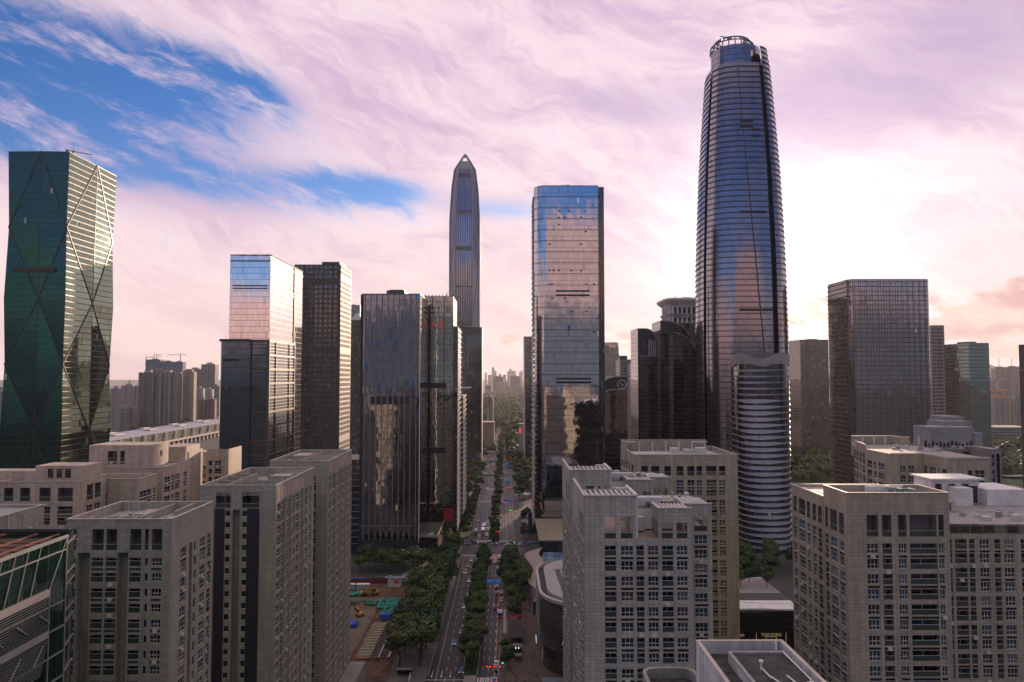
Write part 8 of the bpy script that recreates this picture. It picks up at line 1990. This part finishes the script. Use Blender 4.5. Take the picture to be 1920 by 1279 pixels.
hirise(226, 249, 722, 1980, 'grey', 'grey block under a lattice jib between the teal tower and the dark pair', GL_); hirise(249, 259, 724, 1900, 'beige', 'slim beige block just left of the dark pair', GL_); hirise(207, 221, 727, 1500, 'grey', 'grey tower touching the edge of the faceted teal tower', GL_, notch=False); hirise(221, 240, 763, 1570, 'grey', 'lower grey block, left of a low pair behind the station', GL_); hirise(240, 257, 764, 1580, 'beige', 'lower beige block, right of a low pair behind the station', GL_)
tower_crane(242.5, 715, 722, 241, 246, 1990, 'tiny crane on the grey block left of the dark pair'); hirise(-12, 5, 731, 950, 'grey', 'grey block at the extreme left border beside the teal tower', GL_, notch=False)
for k, (a, b_, t_) in enumerate(((206, 214, 744), (214, 224, 738), (258, 268, 730), (327, 333, 742), (364, 372, 716), (403, 412, 738), (236, 243, 729), (397, 404, 734))): hirise(a, b_, t_, 2600 + k * 60, ('white', 'beige', 'grey')[k % 3], f'small pale far block, {ordw(k)} from the nearest in the back rows', 'small far blocks')
GC_ = 'far city seen down the avenue'
for k, (a, b_, t_) in enumerate(((909, 912.5, 699), (915, 922, 703), (922, 927, 689), (927, 931, 695.5), (935, 940, 701), (943, 949, 702.5), (951, 955, 696.5), (955, 959, 692), (959.2, 967, 695.5), (973.5, 976.5, 698), (976.5, 980, 695))): hirise(a, b_, t_, 7600 + (k % 3) * 150, 'sil', f'hazy pink far skyscraper, {ordw(k)} from the left down the avenue', 'hazy pink skyscrapers', 'far skyscraper', depth=40, notch=False)
for (a, b_, t_, y, st, lb) in ((925, 943, 706, 4700, 'dark', 'dark stepped block left of centre beyond the park'), (929, 945, 718, 4500, 'grey', 'grey brown ribbed tower before the dark stepped block'), (957.6, 975, 705, 4700, 'dark', 'dark broad block with a roof turret beyond the park'), (910, 920, 722, 4600, 'dark', 'small dark block at the left of the avenue gap'), (909, 919, 733, 4420, 'white', 'low white block at the left of the avenue gap'), (919, 929, 734, 4430, 'beige', 'low beige block beside the low white block'), (946, 951, 716, 4600, 'grey', 'slender grey tower in the centre of the gap'), (950, 957, 724, 4500, 'beige', 'beige tower in the centre of the gap'), (957, 966, 727, 4480, 'white', 'pale block below the dark broad block'), (966, 973, 722, 4500, 'beige', 'tall beige block right of centre in the gap'), (973, 981, 725, 4450, 'beige', 'pinkish beige block at the right of the gap')):
    hirise(a, b_, t_, y, st, lb, GC_, depth=60)
t, x0, x1, z, d = hirise(909, 924.5, 743, 1480, 'beige', 'beige hotel with a sunlit windowed side at the left of the avenue, before the park', None, 'hotel', depth=40, notch=False)
MB().box(x0, x0 + 9, 1479, 1479.8, 30, 62).build('green_panel', mat('panel_green', (.03, .16, .13), .5), t); MB().box(x0 + 5, x0 + 8, 1478.5, 1478.98, 32, 60).build('sunlit_strip', mat('strip_sunlit', (.5, .38, .26), .6), t); MB().box(x0 + .8, x0 + 2, 1478.4, 1478.95, 48, 58).build('pink_sign', mat('sign_pink', (.5, .05, .15), .5, emit=(1, .1, .3), es=.4), t)  # gold strip's colour stands in for sunlight on the hotel wall
o = thing('low_podium', 'low beige podium building below the beige hotel', 'building', (-40, 1330, 0)); a_, b_ = X(908, 1300), X(926, 1300); MB().box(a_ - 10, b_, 1320, 1355, 0, Z(793, 1320, 917)).build('wall', mat('podium_tan', (.25, .20, .16), .7), o); MB().box(a_ - 11, b_ + .6, 1319.4, 1356, Z(793, 1320, 917), Z(791.5, 1320, 917)).build('roof', mat('roof_pink', (.4, .34, .32), .7), o)
GRr = 'far apartment towers at the right'
for (a, b_, t_, y, st, lb, cr) in ((1772.5, 1789, 682, 2700, 'grey', 'hazy far tower left of the sea green tower', 0), (1771, 1781, 723, 1700, 'beige', 'beige block, left of two tucked beside the sea green tower', 0), (1781, 1792, 721, 1720, 'beige', 'beige block, right of two tucked beside the sea green tower', 0), (1867.6, 1889, 690, 2450, 'beige', 'spired beige tower, left of the spired pair at the right', 1), (1891, 1914, 689, 2450, 'beige', 'spired beige tower, right of the spired pair at the right', 1), (1857, 1874, 713, 2200, 'white', 'pale block below the left spired tower', 0), (1858, 1889, 733, 1900, 'beige', 'broad block with orange lit roofs', 0), (1866, 1890, 746, 1700, 'grey', 'grey block before the orange roofed one', 0), (1891, 1903, 747, 1710, 'gold', 'golden sunlit block beside the grey block', 0), (1903, 1916, 740, 1730, 'grey', 'grey block at the foot of the right spired tower', 0), (1856, 1866, 709, 2500, 'grey', 'small hazy block right of the sea green tower', 0), (1874, 1893, 712, 2150, 'grey', 'grey block between the spired towers', 0), (1793, 1800, 735, 1500, 'grey', 'narrow grey block left of the sea green tower foot', 0)):
    t, x0, x1, z, d = hirise(a, b_, t_, y, st, lb, GRr, crown=cr)
    if cr: mb = MB(); mb.bar(((x0 + x1) / 2, y + d / 2, z), ((x0 + x1) / 2, y + d / 2, z + 32), 1.2); mb.build('spire', M['grey_metal'], t)
    if 'orange' in lb: mb = MB(); mb.box(x0, x0 + (x1 - x0) * .35, y - .5, y + d, z - 1.5, z + 5); mb.box(x0 + (x1 - x0) * .6, x1, y - .5, y + d, z - 1.5, z + 4); mb.build('orange_roof', mat('roof_orange', (.45, .2, .1), .7), t)
o = thing('long_low_hall', 'long low grey hall between park trees near the right border', 'building', (800, 1330, 0)); a_, b_ = X(1855, 1250), X(1935, 1250); MB().box(a_, b_, 1250, 1300, 0, Z(803, 1250, 1890)).build('wall', flats('hall_wall', (.16, .16, .17), pw=5, fh=5, wu=.8, wv=.45, bal=0), o); MB().box(a_ - 1, b_ + 1, 1249, 1301, Z(803, 1250, 1890), Z(801, 1250, 1890)).build('roof', mat('hall_roof', (.30, .29, .31), .7), o)
# invented blocks behind the viewpoint, added to give the glass towers golden reflections
GM = 'sunlit blocks behind the viewpoint, mirrored in the towers'
for k, (x, y, w, d, z, st) in enumerate(((-95, -300, 46, 30, 92, 'gold'), (-22, -260, 16, 30, 95, 'beige'), (24, -330, 30, 26, 84, 'dark'), (78, -280, 26, 30, 90, 'brick'), (-170, -330, 40, 30, 88, 'gold'), (150, -420, 50, 30, 96, 'beige'), (260, -380, 44, 30, 90, 'beige'), (-270, -420, 50, 30, 90, 'beige'))):
    t = thing('apartment_tower', f'reflected apartment block, {ordw(k)} of those mirrored low in the glass towers', 'apartment tower', (x, y, 0), GM)
    mb = MB(); mb.prism([(x - w / 2, y - d), (x + w / 2, y - d), (x + w / 2, y - 4), (x + w * .2, y - 4), (x + w * .2, y), (x - w * .2, y), (x - w * .2, y - 4), (x - w / 2, y - 4)], 0, z, 0, mcap=1); mb.build('tower_wall', [FM[st], M['roof']], t); MB().box(x - 5, x + 5, y - d + 5, y - 8, z, z + 5).build('roof_box', FM['sil'], t)
